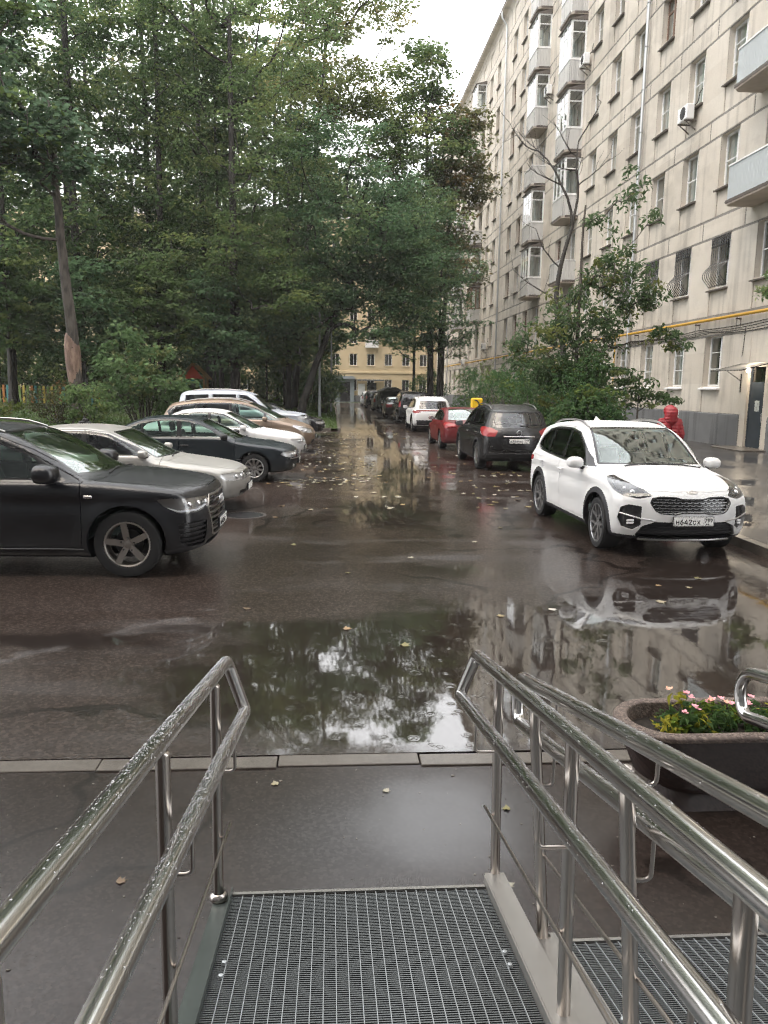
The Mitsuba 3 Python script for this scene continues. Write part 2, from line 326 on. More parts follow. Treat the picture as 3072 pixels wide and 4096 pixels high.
grass('verge_grass', 'rough grass behind the parked cars', 34000, (-20, -7.2), (14, 37.4), lawn_z, 0.17, 4)
grass('bed_grass', 'low green growth in the planted strip', 14000, (6.7, 10.5), (22.6, 55), bed_z, 0.14, 5)
# ------------------------------------------------------------------ cars
# A body is the zero surface of a smooth function made of the side outline, the half width at each height and the plan curvature;
# it is meshed by rays from a spine, and doors, windows, lamps and grilles are cut out of it as pieces of their own.
from scipy.ndimage import map_coordinates, spline_filter
def sstep(a, b, x):
    t = np.clip((x-a)/(b-a), 0, 1); return t*t*(3-2*t)
def chaikin(p, n=2, closed=True):
    p = np.asarray(p, float)
    for _ in range(n):
        q = np.roll(p, -1, 0); p = np.stack([0.78*p+0.22*q, 0.22*p+0.78*q], 1).reshape(-1, 2)
    return p
def grow(poly, d):
    g = sg.Polygon(poly).buffer(d, join_style='round', quad_segs=3)
    return np.array(g.exterior.coords)[:-1]
def rounded(poly, r):
    g = sg.Polygon(poly).buffer(-r).buffer(2*r).buffer(-r) if r > 0 else sg.Polygon(poly)
    g = sg.Polygon(poly).buffer(-r, quad_segs=4).buffer(r, quad_segs=4)
    return np.array(g.exterior.coords)[:-1]
class Body:
    def __init__(s, sil, w0, zb=1.0, tumble=0.26, step=0.02, bf=0.22, br=0.18, crown=0.045, af=0.06, ar=0.05, axles=(-1.35, 1.35), R=0.34, flare=0.02,
                 crease=None, k=0.09, nst=110, nang=88, tuck=0.05, pw=2.6, scoop=0.0, mid=0.0):
        s.__dict__.update(locals())
        sil = chaikin(sil, 2); s.L0, s.L1 = sil[:, 0].min(), sil[:, 0].max()
        s.g0 = np.array([s.L0-0.6, -0.3]); s.gd = 0.02
        nx, nz = int((s.L1-s.L0+1.2)/s.gd)+1, int(2.9/s.gd)+1
        X, Z = np.meshgrid(s.g0[0]+np.arange(nx)*s.gd, s.g0[1]+np.arange(nz)*s.gd, indexing='ij')
        P = np.stack([X.ravel(), Z.ravel()], 1); D = np.full(len(P), 1e9); ins = np.zeros(len(P), bool)
        for a, b in zip(sil, np.roll(sil, -1, 0)):
            e = b-a; t = np.clip(((P-a)@e)/(e@e+1e-12), 0, 1); D = np.minimum(D, np.linalg.norm(P-a-t[:, None]*e, axis=1))
            c = ((a[1] > P[:, 1]) != (b[1] > P[:, 1])); 
            with np.errstate(divide='ignore', invalid='ignore'): xi = a[0]+(P[:, 1]-a[1])*e[0]/(e[1] if e[1] != 0 else 1e-12)
            ins ^= c & (P[:, 0] < xi)
        s.S = spline_filter(np.where(ins, -D, D).reshape(nx, nz), order=3)
        # capsule of rays
        z0 = s.mid or 0.62; xa, xb = s.L0+0.75, s.L1-0.75
        th = np.arange(nang)*2*PI/nang
        th = th+0.10*np.sin(2*th)*0
        cap = max(8, nang//6)
        O, Dr = [], []
        for i in range(1, cap):
            e = PI/2*i/cap
            O.append(np.tile([xa, 0, z0], (nang, 1))); Dr.append(np.stack([np.full(nang, -math.cos(e)), math.sin(e)*np.cos(th), math.sin(e)*np.sin(th)], 1))
        for x in np.linspace(xa, xb, nst):
            O.append(np.tile([x, 0, z0], (nang, 1))); Dr.append(np.stack([0*th, np.cos(th), np.sin(th)], 1))
        for i in range(cap-1, 0, -1):
            e = PI/2*i/cap
            O.append(np.tile([xb, 0, z0], (nang, 1))); Dr.append(np.stack([np.full(nang, math.cos(e)), math.sin(e)*np.cos(th), math.sin(e)*np.sin(th)], 1))
        m = len(O)
        s.O = np.vstack([[[xa, 0, z0]], *O, [[xb, 0, z0]]]); s.D = np.vstack([[[-1.0, 0, 0]], *Dr, [[1.0, 0, 0]]])
        i, j = np.meshgrid(np.arange(m-1), np.arange(nang), indexing='ij'); j2 = (j+1) % nang
        q = np.stack([1+i*nang+j, 1+i*nang+j2, 1+(i+1)*nang+j2, 1+(i+1)*nang+j], -1).reshape(-1, 4)
        jj = np.arange(nang); k2 = (jj+1) % nang; last = 1+m*nang
        s.F = np.vstack([q[:, [0, 2, 1]], q[:, [0, 3, 2]], np.stack([0*jj, 1+jj, 1+k2], 1), np.stack([0*jj+last, 1+(m-1)*nang+k2, 1+(m-1)*nang+jj], 1)])
        lo, hi = np.zeros(len(s.O)), np.full(len(s.O), 2.2)
        for _ in range(22):
            t = 0.5*(lo+hi); pos = s.f(s.O+s.D*t[:, None]) > 0
            hi = np.where(pos, t, hi); lo = np.where(pos, lo, t)
        s.t = 0.5*(lo+hi); s.cache = {}
        m0 = s.solid(0.0)
        if m0.volume() < 0.1: s.F = s.F[:, ::-1]; s.cache = {}
    def W(s, x, z):
        w = s.w0*(1-s.af*sstep(s.axles[1]*0.6, s.L1, x)**2-s.ar*sstep(s.axles[0]*0.6, s.L0, x)**2)
        h = np.maximum(z-s.zb, 0)
        w = w-s.tumble*h-0.10*h*h-s.step*sstep(s.zb-0.01, s.zb+0.05, z)
        w = w-s.tuck*(np.maximum(0.55-z, 0)/0.35)**2
        if s.crease: w = w+0.014*np.exp(-((z-s.crease)/0.05)**2)-0.010*np.exp(-((z-s.crease+0.11)/0.07)**2)
        if s.scoop: w = w-s.scoop*np.exp(-((z-0.48)/0.13)**2)*sstep(s.axles[1]-0.35, s.axles[1]-0.75, x)*sstep(s.axles[0]+0.35, s.axles[0]+0.75, x)
        for xa in s.axles:
            r = np.hypot(x-xa, z-s.R); w = w+s.flare*sstep(s.R+0.24, s.R+0.05, r)
        return w
    def f(s, P):
        x, ay, z = P[:, 0], np.abs(P[:, 1]), P[:, 2]
        u = np.minimum(ay/s.w0, 1.15)
        b = s.bf*sstep(0.0, 1.0, x)+s.br*sstep(-0.4, -1.4, x)*-1
        xe = x+b*u**s.pw
        ze = z+s.crown*u*u*sstep(0.55, 0.95, z)
        S = map_coordinates(s.S, [(xe-s.g0[0])/s.gd, (ze-s.g0[1])/s.gd], order=3, prefilter=False, mode='nearest')
        d = ay-s.W(x, z)
        k = s.k; h = np.maximum(k-np.abs(S-d), 0)/k
        return np.maximum(S, d)+h*h*k*0.25
    def grad(s, P):
        e = 2e-3; g = np.zeros_like(P)
        for i in range(3):
            q = np.zeros(3); q[i] = e; g[:, i] = (s.f(P+q)-s.f(P-q))/(2*e)
        return g
    def verts(s, d):
        """points where f = -d"""
        t = s.t
        if d > 0:
            lo, hi = np.maximum(t-8*d-0.05, 0.02), t
        elif d < 0:
            lo, hi = t, t-6*d+0.02
        if d != 0:
            for _ in range(13):
                m = 0.5*(lo+hi); pos = s.f(s.O+s.D*m[:, None])+d > 0
                hi = np.where(pos, m, hi); lo = np.where(pos, lo, m)
            t = 0.5*(lo+hi)
        return s.O+s.D*t[:, None]
    def solid(s, d):
        if d not in s.cache:
            m = m3.Manifold(m3.Mesh(s.verts(d).astype(np.float32), s.F.astype(np.uint32)))
            s.cache[d] = m
        return s.cache[d]
    def shell(s, d0, d1):
        k = (d0, d1)
        if k not in s.cache:
            m = s.solid(d0)-s.solid(d1); m.num_tri(); s.cache[k] = m
        return s.cache[k]
    def hit(s, o, d):
        """first point on the surface coming from far outside towards o along -d"""
        o, d = np.asarray(o, float), np.asarray(d, float); lo, hi = 0.0, 3.0
        for _ in range(40):
            t = 0.5*(lo+hi)
            if s.f((o+d*t)[None])[0] > 0: hi = t
            else: lo = t
        return o+d*lo
    def side(s, x, z, sgn=1): return s.hit((x, 0, z), (0, sgn, 0))
    def smoothed(s, m, angle=38):
        """(mesh dict path) vertex normals: those of the body function where a vertex lies on it (or on an offset of it)"""
        v, f, n = meshkit.arrays(tm(m), angle)
        fv = s.f(v); g = s.grad(v); g /= np.linalg.norm(g, axis=1, keepdims=True)+1e-9
        on = (np.abs(fv) < 0.012) & ((g*n).sum(1) > 0.75)
        n = np.where(on[:, None], g, n)
        return v, f, n
def ply_n(v, f, n, mat):
    return {'type': 'ply', 'filename': meshkit.write_ply((v, f), normals=n), 'face_normals': False, 'bsdf': {'type': 'ref', 'id': mat}}

def wheel_mesh(R, w, rim, spokes, kind, hub=0.03):
    """tyre, rim (bright), rim_dark; axis along y, outer face at +y side (y = 0 is the outer plane)"""
    tyre = lathe([(rim, -0.015), (rim+0.012, 0.0), (R*0.90, 0.006), (R*0.965, -0.004), (R*0.995, -0.028), (R, -0.05), (R, -w+0.05), (R*0.965, -w), (rim, -w+0.02), (rim, -0.015)], 'y', 48)
    lug = []
    ring = lathe([(rim*0.93, -0.05), (rim*0.94, -0.012), (rim*0.985, -0.004), (rim+0.006, -0.008), (rim+0.006, -0.03), (rim*0.965, -0.035), (rim*0.93, -0.16), (rim*0.90, -0.16)], 'y', 48)
    parts, dark = [ring], []
    dark.append(lathe([(0.0, -0.10), (rim*0.62, -0.10), (rim*0.62, -0.12), (0, -0.12)], 'y', 32))
    ra = rim*0.95
    for i in range(spokes):
        a = 2*PI*i/spokes+PI/2
        if kind == 'wide':      # broad tapering spokes, slightly swept
            pl = [(0.04, -0.030), (0.05, 0.036), (ra*0.62, 0.050), (ra, 0.052), (ra, -0.010), (ra*0.6, -0.020)]
            hs = [(-0.045, -0.020)]
            polys = [pl]
        elif kind == 'y':       # spokes that fork into a Y
            polys = [[(0.03, -0.026), (0.03, 0.026), (ra*0.50, 0.024), (ra*0.52, -0.024)],
                     [(ra*0.44, 0.0), (ra*0.44, 0.026), (ra, 0.098), (ra, 0.066)], [(ra*0.44, 0.0), (ra, -0.066), (ra, -0.098), (ra*0.44, -0.026)]]
        elif kind == 'ten':
            polys = [[(0.05, -0.022), (0.05, 0.022), (ra*0.7, 0.021), (ra, 0.028), (ra, -0.028), (ra*0.7, -0.021)]]
        else:
            polys = [[(0.04, -0.03), (0.04, 0.03), (ra, 0.022), (ra, -0.022)]]
        for pl in polys:
            m = prism(pl, -0.034, -0.012).rotate([0, 0, math.degrees(a)])
            m = m.warp_batch(lambda v: np.stack([v[:, 0], v[:, 1], v[:, 2]-0.030*np.maximum(1-np.hypot(v[:, 0], v[:, 1])/ra, 0)**1.2+0.006], 1))
            q = tm(m); q.vertices = q.vertices[:, [0, 2, 1]]; q.faces = q.faces[:, ::-1]
            parts.append(q)
    hubm = lathe([(0, -0.028), (rim*0.13, -0.030), (rim*0.22, -0.036), (rim*0.24, -0.07)], 'y', 24)
    parts.append(hubm)
    bolts = []
    for i in range(5):
        a = 2*PI*i/5+0.3+PI/2; b = lathe([(0.0, -0.022), (0.011, -0.024), (0.012, -0.05)], 'y', 8); b.vertices = b.vertices+[rim*0.30*math.cos(a), 0, rim*0.30*math.sin(a)]; bolts.append(b)
    return tyre, cat(parts), cat(dark+bolts)
TEXTS = {}
def text_on(txt, h, depth=0.003, bold=True):
    k = (txt, h, depth, bold)
    if k not in TEXTS: TEXTS[k] = meshkit.text_mesh(txt, h, depth, bold)
    m = TEXTS[k].copy(); m.vertices = m.vertices-[m.bounds[:, 0].mean(), m.bounds[:, 1].mean(), 0]
    return m

class Car:
    """cuts one body into named parts and places them. d: the description of one car"""
    def __init__(s, key, d, pos, heading, z=0.0):
        s.key, s.d = key, d
        s.tw = T().translate([pos[0], pos[1], z]).rotate([0, 0, 1], math.degrees(heading))
        s.B = B = Body(**d['body'])
        s.paint = d['paint']
        ax, R = d['body']['axles'], d['body']['R']
        P = B.solid(0.0)
        # wheel arches and the hollow cabin
        for xa in ax:
            c = m3.Manifold.cylinder(3.0, R+0.055, R+0.055, 40, True).rotate([90, 0, 0]).translate([xa, 0, R+0.01])
            P = P-(c-m3.Manifold.cube([1, 2*(B.w0-0.30), 1.4], True).translate([xa, 0, R]))
        x0, x1, zf = d['cabin']
        cav = B.solid(0.06) ^ m3.Manifold.cube([x1-x0, 3, 2]).translate([x0, -1.5, zf])
        P = P-cav
        s.P = P
        s.cut_all()
        s.interior(x0, x1, zf)
        s.wheels(ax, R)
    def put(s, part, mesh, mat, smooth=38, body=False):
        if len(tm(mesh).faces) == 0: return None
        key = num(s.key+'__'+part)
        if body and tm(mesh).vertices.shape[0]:
            scene[key] = {**ply_n(*s.B.smoothed(mesh, smooth), mat), 'to_world': s.tw}
        else:
            scene[key] = {**mikit.ply(tm(mesh), mat, smooth=smooth), 'to_world': s.tw}
        return key
    def sided(s, poly, sgn, y0=0.25):
        return prism(poly, y0, 1.4, 'y') if sgn > 0 else prism(poly, -1.4, -y0, 'y')
    def carve(s, pr, part, mat, gap=0.004, pr_in=None):
        """takes the piece inside pr out of the shell as a part"""
        piece = s.P ^ (pr_in or pr)
        s.P = s.P-pr
        if piece.num_tri(): s.put(part, piece, mat, body=True)
        return piece
    def pane(s, pr_big, part, mat):
        g = s.B.shell(0.005, 0.010) ^ pr_big
        for q in g.decompose()[:4]:
            if q.volume() > 1e-5: s.put(part, q, mat, body=True)
    def cut_all(s):
        d, B = s.d, s.B
        sides = (1, -1)
        def topq(xb, yb, xt, yt, cb, ct):
            n = 9; a = [(xb-cb*abs(u)**2, u*yb) for u in np.linspace(-1, 1, n)]; b = [(xt-ct*abs(u)**2, u*yt) for u in np.linspace(1, -1, n)]
            return rounded(a+b, 0.03)
        ws = topq(*d['screen'])
        nos = prism(grow(ws, 0.03), 0.8, 2.4)
        # windows: black pillars between them, then panes
        yw = float(B.W(np.array([0.0]), np.array([max(p[1] for p in d['dlo'])]))[0])-0.13 if d.get('dlo') else 0.4
        s.yw = yw
        for sg_ in sides:
            if d.get('pillar', 1) is None:
                for w in d['windows']: s.P = s.P-s.sided(w, sg_, yw)
            elif d.get('dlo'):
                pr = s.sided(d['dlo'], sg_, yw)-nos
                s.carve(pr, 'pillar_trim', d.get('pillar', 'gloss_black'))
                if d.get('trim'):
                    t = (B.shell(-0.004, 0.006) ^ (s.sided(grow(d['dlo'], 0.016), sg_, yw)-s.sided(grow(d['dlo'], -0.002), sg_, yw))-nos)
                    s.put('window_trim', t, d['trim'], body=True)
        pr = prism(ws, d.get('screen_z', 0.8), 2.4)
        s.P = s.P-pr
        s.put('windscreen_seal', B.shell(0.0005, 0.008) ^ (prism(grow(ws, 0.001), 0.8, 2.4)-prism(grow(ws, -0.035), 0.8, 2.4)), 'gloss_black', body=True)
        s.pane(prism(grow(ws, -0.028), d.get('screen_z', 0.8), 2.4), 'windscreen', d.get('front_glass', 'car_glass'))
        if d.get('rear_top'):
            rw = topq(*d['rear_top']); pr = prism(rw, 0.75, 2.4); prb = prism(grow(rw, 0.012), 0.75, 2.4)
        else:
            rw = rounded(d['rear'], 0.05); pr = prism(rw, -3.4, d['rear_x'], 'x'); prb = prism(grow(rw, 0.012), -3.4, d['rear_x'], 'x')
        s.P = s.P-pr; s.pane(prb, 'rear_window', d.get('rear_glass', 'tint_glass'))
        for i, w in enumerate(d['windows']):
            for sg_ in sides:
                s.pane(s.sided(grow(w, 0.012), sg_, yw), 'side_window', d['side_glass'][i])
        if d.get('dlo') and d.get('pillar', 1) is not None:   # open the window holes in the pillar trim: rebuilt as the trim minus the windows
            for k in [k for k in scene if k.startswith(s.key+'__pillar_trim')]: del scene[k]
            _cnt[s.key+'__pillar_trim'] = 0
            base = B.shell(0.002, 0.03)
            for sg_ in sides:
                t = (base ^ s.sided(d['dlo'], sg_, yw))-nos
                for w in d['windows']: t = t-s.sided(w, sg_, yw)
                s.put('pillar_trim', t, d.get('pillar', 'gloss_black'), body=True)
        # lamps, grilles and other insets: (part, view, polygon, kind)
        for it in d.get('insets', ()): s.inset(*it)
        # plastic cladding
        if d.get('clad'):
            wdt, zs = d['clad']; R = d['body']['R']; cl = None
            for xa in d['body']['axles']:
                c = m3.Manifold.cylinder(3.0, R+0.055+wdt, R+0.055+wdt, 40, True).rotate([90, 0, 0]).translate([xa, 0, R+0.01])
                cl = c if cl is None else cl+c
            lim = m3.Manifold.cube([10, 4, 0.9]).translate([-5, -2, -0.05+0.0])
            cl = (cl ^ lim.scale([1, 1, 1.2])) + m3.Manifold.cube([8, 4, zs+1]).translate([-4, -2, -1])
            cl = cl-m3.Manifold.cube([20, 2*(B.w0-0.22), 4], True).translate([0, 0, 1.0])+m3.Manifold.cube([8, 4, d.get('clad_z', 0.3)+1]).translate([-4, -2, -1])
            s.carve(cl, 'cladding', d.get('clad_mat', 'black_plastic'))
        # panels
        for nm, view, poly in d.get('panels', ()):
            g = 0.0035
            if view == 'side':
                for sg_ in sides:
                    big, small = s.sided(grow(poly, g), sg_, B.w0-0.34), s.sided(grow(poly, -g), sg_, B.w0-0.34)
                    s.carve(big, nm, s.paint, pr_in=small)
            elif view == 'top':
                s.carve(prism(grow(poly, g), 0.60, 2.5), nm, s.paint, pr_in=prism(grow(poly, -g), 0.60, 2.5))
            elif view == 'back':
                s.carve(prism(grow(poly, g), -3.2, d['rear_cut'], 'x'), nm, s.paint, pr_in=prism(grow(poly, -g), -3.2, d['rear_cut'], 'x'))
            elif view == 'front':
                s.carve(prism(grow(poly, g), d['front_cut'], 3.2, 'x'), nm, s.paint, pr_in=prism(grow(poly, -g), d['front_cut'], 3.2, 'x'))
        s.put('body', s.P, s.paint, body=True)
        # small fittings
        for x, z in d.get('handles', ()):
            for sg_ in sides:
                p = B.side(x, z, sg_); y = p[1]
                h = m3.Manifold.batch_hull([m3.Manifold.sphere(0.014, 10).translate([x+dx, y+sg_*0.020, z]) for dx in (-0.085, 0.085)])
                feet = cat([box(x+dx-0.012, x+dx+0.012, min(y-sg_*0.02, y+sg_*0.02), max(y-sg_*0.02, y+sg_*0.02), z-0.011, z+0.011) for dx in (-0.08, 0.08)])
                s.put('door_handle', cat(h, feet), d.get('handle_mat', s.paint))
        if d.get('mirror'):
            x, z, sc = d['mirror']
            for sg_ in sides:
                y = abs(B.side(x, z-0.03, sg_)[1])
                h = m3.Manifold.sphere(1.0, 40).warp_batch(lambda v: np.sign(v)*np.abs(v)**0.8).scale([0.125*sc, 0.125*sc, 0.088*sc]).trim_by_plane([1, 0.1, 0], -0.055*sc).translate([0.0, 0.19*sc, 0])
                st = m3.Manifold.batch_hull([m3.Manifold.sphere(0.022, 8).translate([0.02, 0.16*sc, -0.06*sc]), m3.Manifold.sphere(0.03, 8).translate([0.06, -0.02, -0.10*sc])])
                mat4 = np.array([[1, 0, 0, x], [0, sg_, 0, sg_*(y-0.03)], [0, 0, 1, z], [0, 0, 0, 1.0]])
                s.put('mirror', xf(h, mat4), d.get('mirror_mat', s.paint), smooth=45); s.put('mirror_stalk', xf(st, mat4), 'black_plastic', smooth=45)
                gl = xf(bbox(-0.068*sc, -0.060*sc, 0.10*sc, 0.28*sc, -0.06*sc, 0.06*sc, 0.01), np.array([[1, 0, 0, x], [0, sg_, 0, sg_*(y-0.03)], [0, 0, 1, z], [0, 0, 0, 1.0]]))
                s.put('mirror_glass', gl, 'chrome')
        if d.get('rails'):
            xa, xb, yy, mat = d['rails']
            for sg_ in sides:
                pts = []
                for t in np.linspace(0, 1, 15):
                    x = xa+(xb-xa)*t; zt = B.hit((x, sg_*yy, 1.0), (0, 0, 1))[2]
                    pts.append((x, sg_*yy, zt+0.035*min(1, 6*t, 6*(1-t))+0.004))
                s.put('roof_rail', tube(pts, 0.016, 8), mat, smooth=True)
        if d.get('plates'):
            for where, zc, txt in d['plates']:
                sx = 1 if where == 'front' else -1
                p = B.hit((0, 0, zc), (sx, 0, 0)); q = B.hit((0, 0, zc+0.05), (sx, 0, 0)); x = max(abs(p[0]), abs(q[0]))*sx
                M = np.array([[0, 0, sx, x+sx*0.012], [sx, 0, 0, 0], [0, 1, 0, zc], [0, 0, 0, 1.0]])
                holder = xf(bbox(-0.267, 0.267, -0.061, 0.061, -0.02, 0.006, 0.004), M)
                s.put('plate_holder', holder, 'black_plastic')
                pk = s.put('number_plate', xf(bbox(-0.26, 0.26, -0.056, 0.056, 0.004, 0.010, 0.003), M), 'plate_white')
                ms = []
                main, reg = txt
                if main:
                    x0 = -0.235
                    for ch in main:
                        if ch == ' ': x0 += 0.02; continue
                        t = text_on(ch, 0.062 if ch.isdigit() else 0.048); w = t.bounds[1, 0]-t.bounds[0, 0]
                        t.vertices += [x0+0.024, -0.004 if ch.isdigit() else -0.010, 0.010]; ms.append(t); x0 += 0.0545
                    t = text_on(reg, 0.044); t.vertices = t.vertices*[0.92, 1, 1]+[0.192, 0.016, 0.010]; ms.append(t)
                    t = text_on('RUS', 0.017); t.vertices += [0.180, -0.034, 0.010]; ms.append(t)
                fr = cat(box(-0.254, 0.254, 0.048, 0.051, 0.0101, 0.0112), box(-0.254, 0.254, -0.051, -0.048, 0.0101, 0.0112), box(-0.254, -0.251, -0.048, 0.048, 0.0101, 0.0112), box(0.251, 0.254, -0.048, 0.048, 0.0101, 0.0112), box(0.128, 0.131, -0.048, 0.048, 0.0101, 0.0112))
                s.put('number_plate__lettering', xf(cat(ms+[fr]), M), 'plate_ink')
        if d.get('wipers'):
            xw, spread = d['wipers']
            for y0 in (-0.45, 0.15):
                pts = []
                for t in np.linspace(0, 1, 6):
                    y = y0+spread*t; h = B.hit((xw-0.02-0.03*t, y, 0.7), (0, 0, 1)); pts.append((h[0], h[1], h[2]+0.016))
                s.put('wiper', tube(pts, 0.009, 5), 'black_plastic')
        for fn in d.get('extra', ()): fn(s)
    def inset(s, part, view, poly, kind, opt=None):
        """view: ('front'|'back'|'side', angle): the direction in plan from which the outline is seen; mirrored to both sides when angle or side"""
        B = s.B; opt = opt or {}
        av = math.radians(view[1]) if len(view) > 1 else 0.0
        def flat(pl):
            if len(pl[0]) == 2: return pl
            if view[0] == 'side': return [(p[0], p[2]) for p in pl]
            q = -1 if view[0] == 'front' else 1
            return [(q*p[0]*math.sin(av)+p[1]*math.cos(av), p[2]) for p in pl]
        poly = flat(poly)
        if opt.get('round', 0.015): poly = rounded(poly, opt.get('round', 0.015))
        def makepr(pl, sg_):
            v = view[0]
            if v in ('front', 'back'):
                sx = 1 if v == 'front' else -1; a = math.radians(view[1])
                m = prism(pl, 0.2, 4.0, 'x')           # (y,z) outline looking along x
                if sx < 0: m = m.mirror([1, 0, 0])
                if a: m = m.rotate([0, 0, math.degrees(a)*(1 if sx > 0 else -1)])
                if sg_ < 0: m = m.mirror([0, 1, 0])
                return m
            return s.sided(pl, sg_, opt.get('y0', 0.5))
        both = opt.get('both', view[0] == 'side' or view[1] != 0)
        lim = opt.get('lim')
        for sg_ in ((1, -1) if both else (1,)):
            pr, prs = makepr(poly, sg_), makepr(grow(poly, 0.008), sg_)
            if lim: 
                lb = m3.Manifold.cube([lim[1]-lim[0], 4, 3]).translate([lim[0], -2, -0.5]); pr, prs = pr ^ lb, prs ^ lb
            if kind == 'flush':            # a piece of another colour, flush
                s.carve(pr, part, opt['mat'])
                continue
            dep = opt.get('depth', 0.05)
            s.P = s.P-(pr ^ B.shell(-0.03, dep+0.03))
            s.put(part+('_housing' if kind == 'lamp' else ''), B.shell(dep, dep+0.02) ^ prs, opt.get('back', 'black_plastic'), body=False, smooth=30)
            if opt.get('rim'):
                s.put(part+'_surround', B.shell(-opt.get('rimout', 0.006), 0.02) ^ (makepr(grow(poly, opt['rim']), sg_)-pr), opt.get('rimmat', 'chrome'), body=True)
            if kind == 'lamp':
                s.put(part, B.shell(0.001, 0.006) ^ prs, opt.get('lens', 'lens_glass'), body=True)
                for (y, z, r, mat) in opt.get('bulbs', ()):
                    a = math.radians(view[1]); c, sn = math.cos(a), math.sin(a)
                    sx = 1 if view[0] == 'front' else -1
                    if view[0] == 'side':
                        p = B.hit((y, 0, z), (0, sg_, 0)); dirv = np.array([0, sg_, 0])
                    else:
                        dirv = np.array([sx*c, sg_*sn, 0]); o = np.array([-sx*sn*0, 0, z])+np.array([-sn*sx, c*sg_, 0])*y
                        p = B.hit(o, dirv)
                    p = p-dirv*(dep*0.55)
                    b = m3.Manifold.sphere(r, 14).translate([float(q) for q in p]); s.put(part+'__reflector', b, mat, smooth=True)
                for (pl, mat) in opt.get('strips', ()):
                    pl = flat(pl)
                    s.put(part+'__light_strip', B.shell(0.012, 0.02) ^ makepr(pl, sg_), mat)
            if kind == 'grille':
                for pl in opt.get('slats', ()):
                    s.put('slat', B.shell(opt.get('sd', 0.012), opt.get('sd', 0.012)+0.02) ^ (makepr(pl, sg_) ^ prs), opt.get('slatmat', 'chrome'), smooth=30)
    def interior(s, x0, x1, zf):
        def seat(x, y, w):
            hull = lambda pts, r: m3.Manifold.batch_hull([m3.Manifold.sphere(r, 10).translate([float(c) for c in p]) for p in pts])
            base = hull([(x-0.22, y-w, zf+0.12), (x-0.22, y+w, zf+0.12), (x+0.25, y-w, zf+0.17), (x+0.25, y+w, zf+0.17), (x-0.2, y-w, zf+0.02), (x+0.2, y+w, zf+0.02)], 0.06)
            back = hull([(x-0.24, y-w, zf+0.15), (x-0.24, y+w, zf+0.15), (x-0.42, y-w*0.8, zf+0.68), (x-0.42, y+w*0.8, zf+0.68)], 0.06)
            head = hull([(x-0.46, y-0.08, zf+0.80), (x-0.46, y+0.08, zf+0.80), (x-0.48, y-0.07, zf+0.90), (x-0.48, y+0.07, zf+0.90)], 0.05)
            return cat(base, back, head)
        xs = s.d.get('seat_x', 0.0); mat = s.d.get('seat_mat', 'interior_dark')
        for y in (-0.36, 0.36):
            s.put('seat', seat(xs, y, 0.17), mat, smooth=40)
        s.put('seat', seat(xs-0.88, 0, 0.50), mat, smooth=40)
        xd = xs+0.72; zd = s.d.get('dash_z', s.d['body'].get('zb', 1.0)-0.10)
        w = s.B.w0-0.20
        dash = m3.Manifold.batch_hull([m3.Manifold.sphere(0.05, 10).translate([xx, yy, zz]) for xx, zz in ((xd, zd-0.12), (xd+0.05, zd), (xd+0.32, zd-0.01), (xd+0.3, zd-0.35)) for yy in (-w, w)])
        s.put('dashboard', dash ^ s.B.solid(0.05), 'interior_dark', smooth=40)
        a = np.arange(25)*2*PI/24; sy = 0.36
        pts = np.stack([xd-0.16+0.06*np.sin(a)*1.0, sy+0.18*np.cos(a), zd-0.02+0.17*np.sin(a)], 1)
        s.put('steering_wheel', tube(pts, 0.016, 6, False), 'interior_dark', smooth=True)
    def wheels(s, ax, R):
        d = s.d; w, rim, spokes, kind = d['wheel']; steer = d.get('steer', 0.0)
        ty, ri, dk = wheel_mesh(R, w, rim, spokes, kind)
        pt, pr, pd = mikit.ply(ty, 'rubber', smooth=40), mikit.ply(ri, d.get('rim_mat', 'alloy'), smooth=35), mikit.ply(dk, d.get('rim_dark', 'brake_iron'), smooth=35)
        yo = s.B.w0+d.get('track', -0.012)
        for xa in ax:
            for sg_ in (1, -1):
                wk = num(s.key+'__wheel')
                m = s.tw @ T().translate([xa, sg_*yo, R]) @ T().rotate([0, 0, 1], steer if xa > 0 else 0) 
                m = m @ T().rotate([0, 0, 1], 0 if sg_ > 0 else 180)
                m = m @ T().rotate([0, 1, 0], d.get('spin', 17.0)*(1+xa))
                for nm, p in (('tyre', pt), ('rim', pr), ('brake_disc', pd)): scene[wk+'__'+nm] = {**p, 'to_world': m}
def mirror_poly(half):
    """full outline from its half on the y >= 0 side, (y, z) from the middle top to the middle bottom"""
    return half+[(-y, z) for y, z in half[::-1] if y > 1e-6]
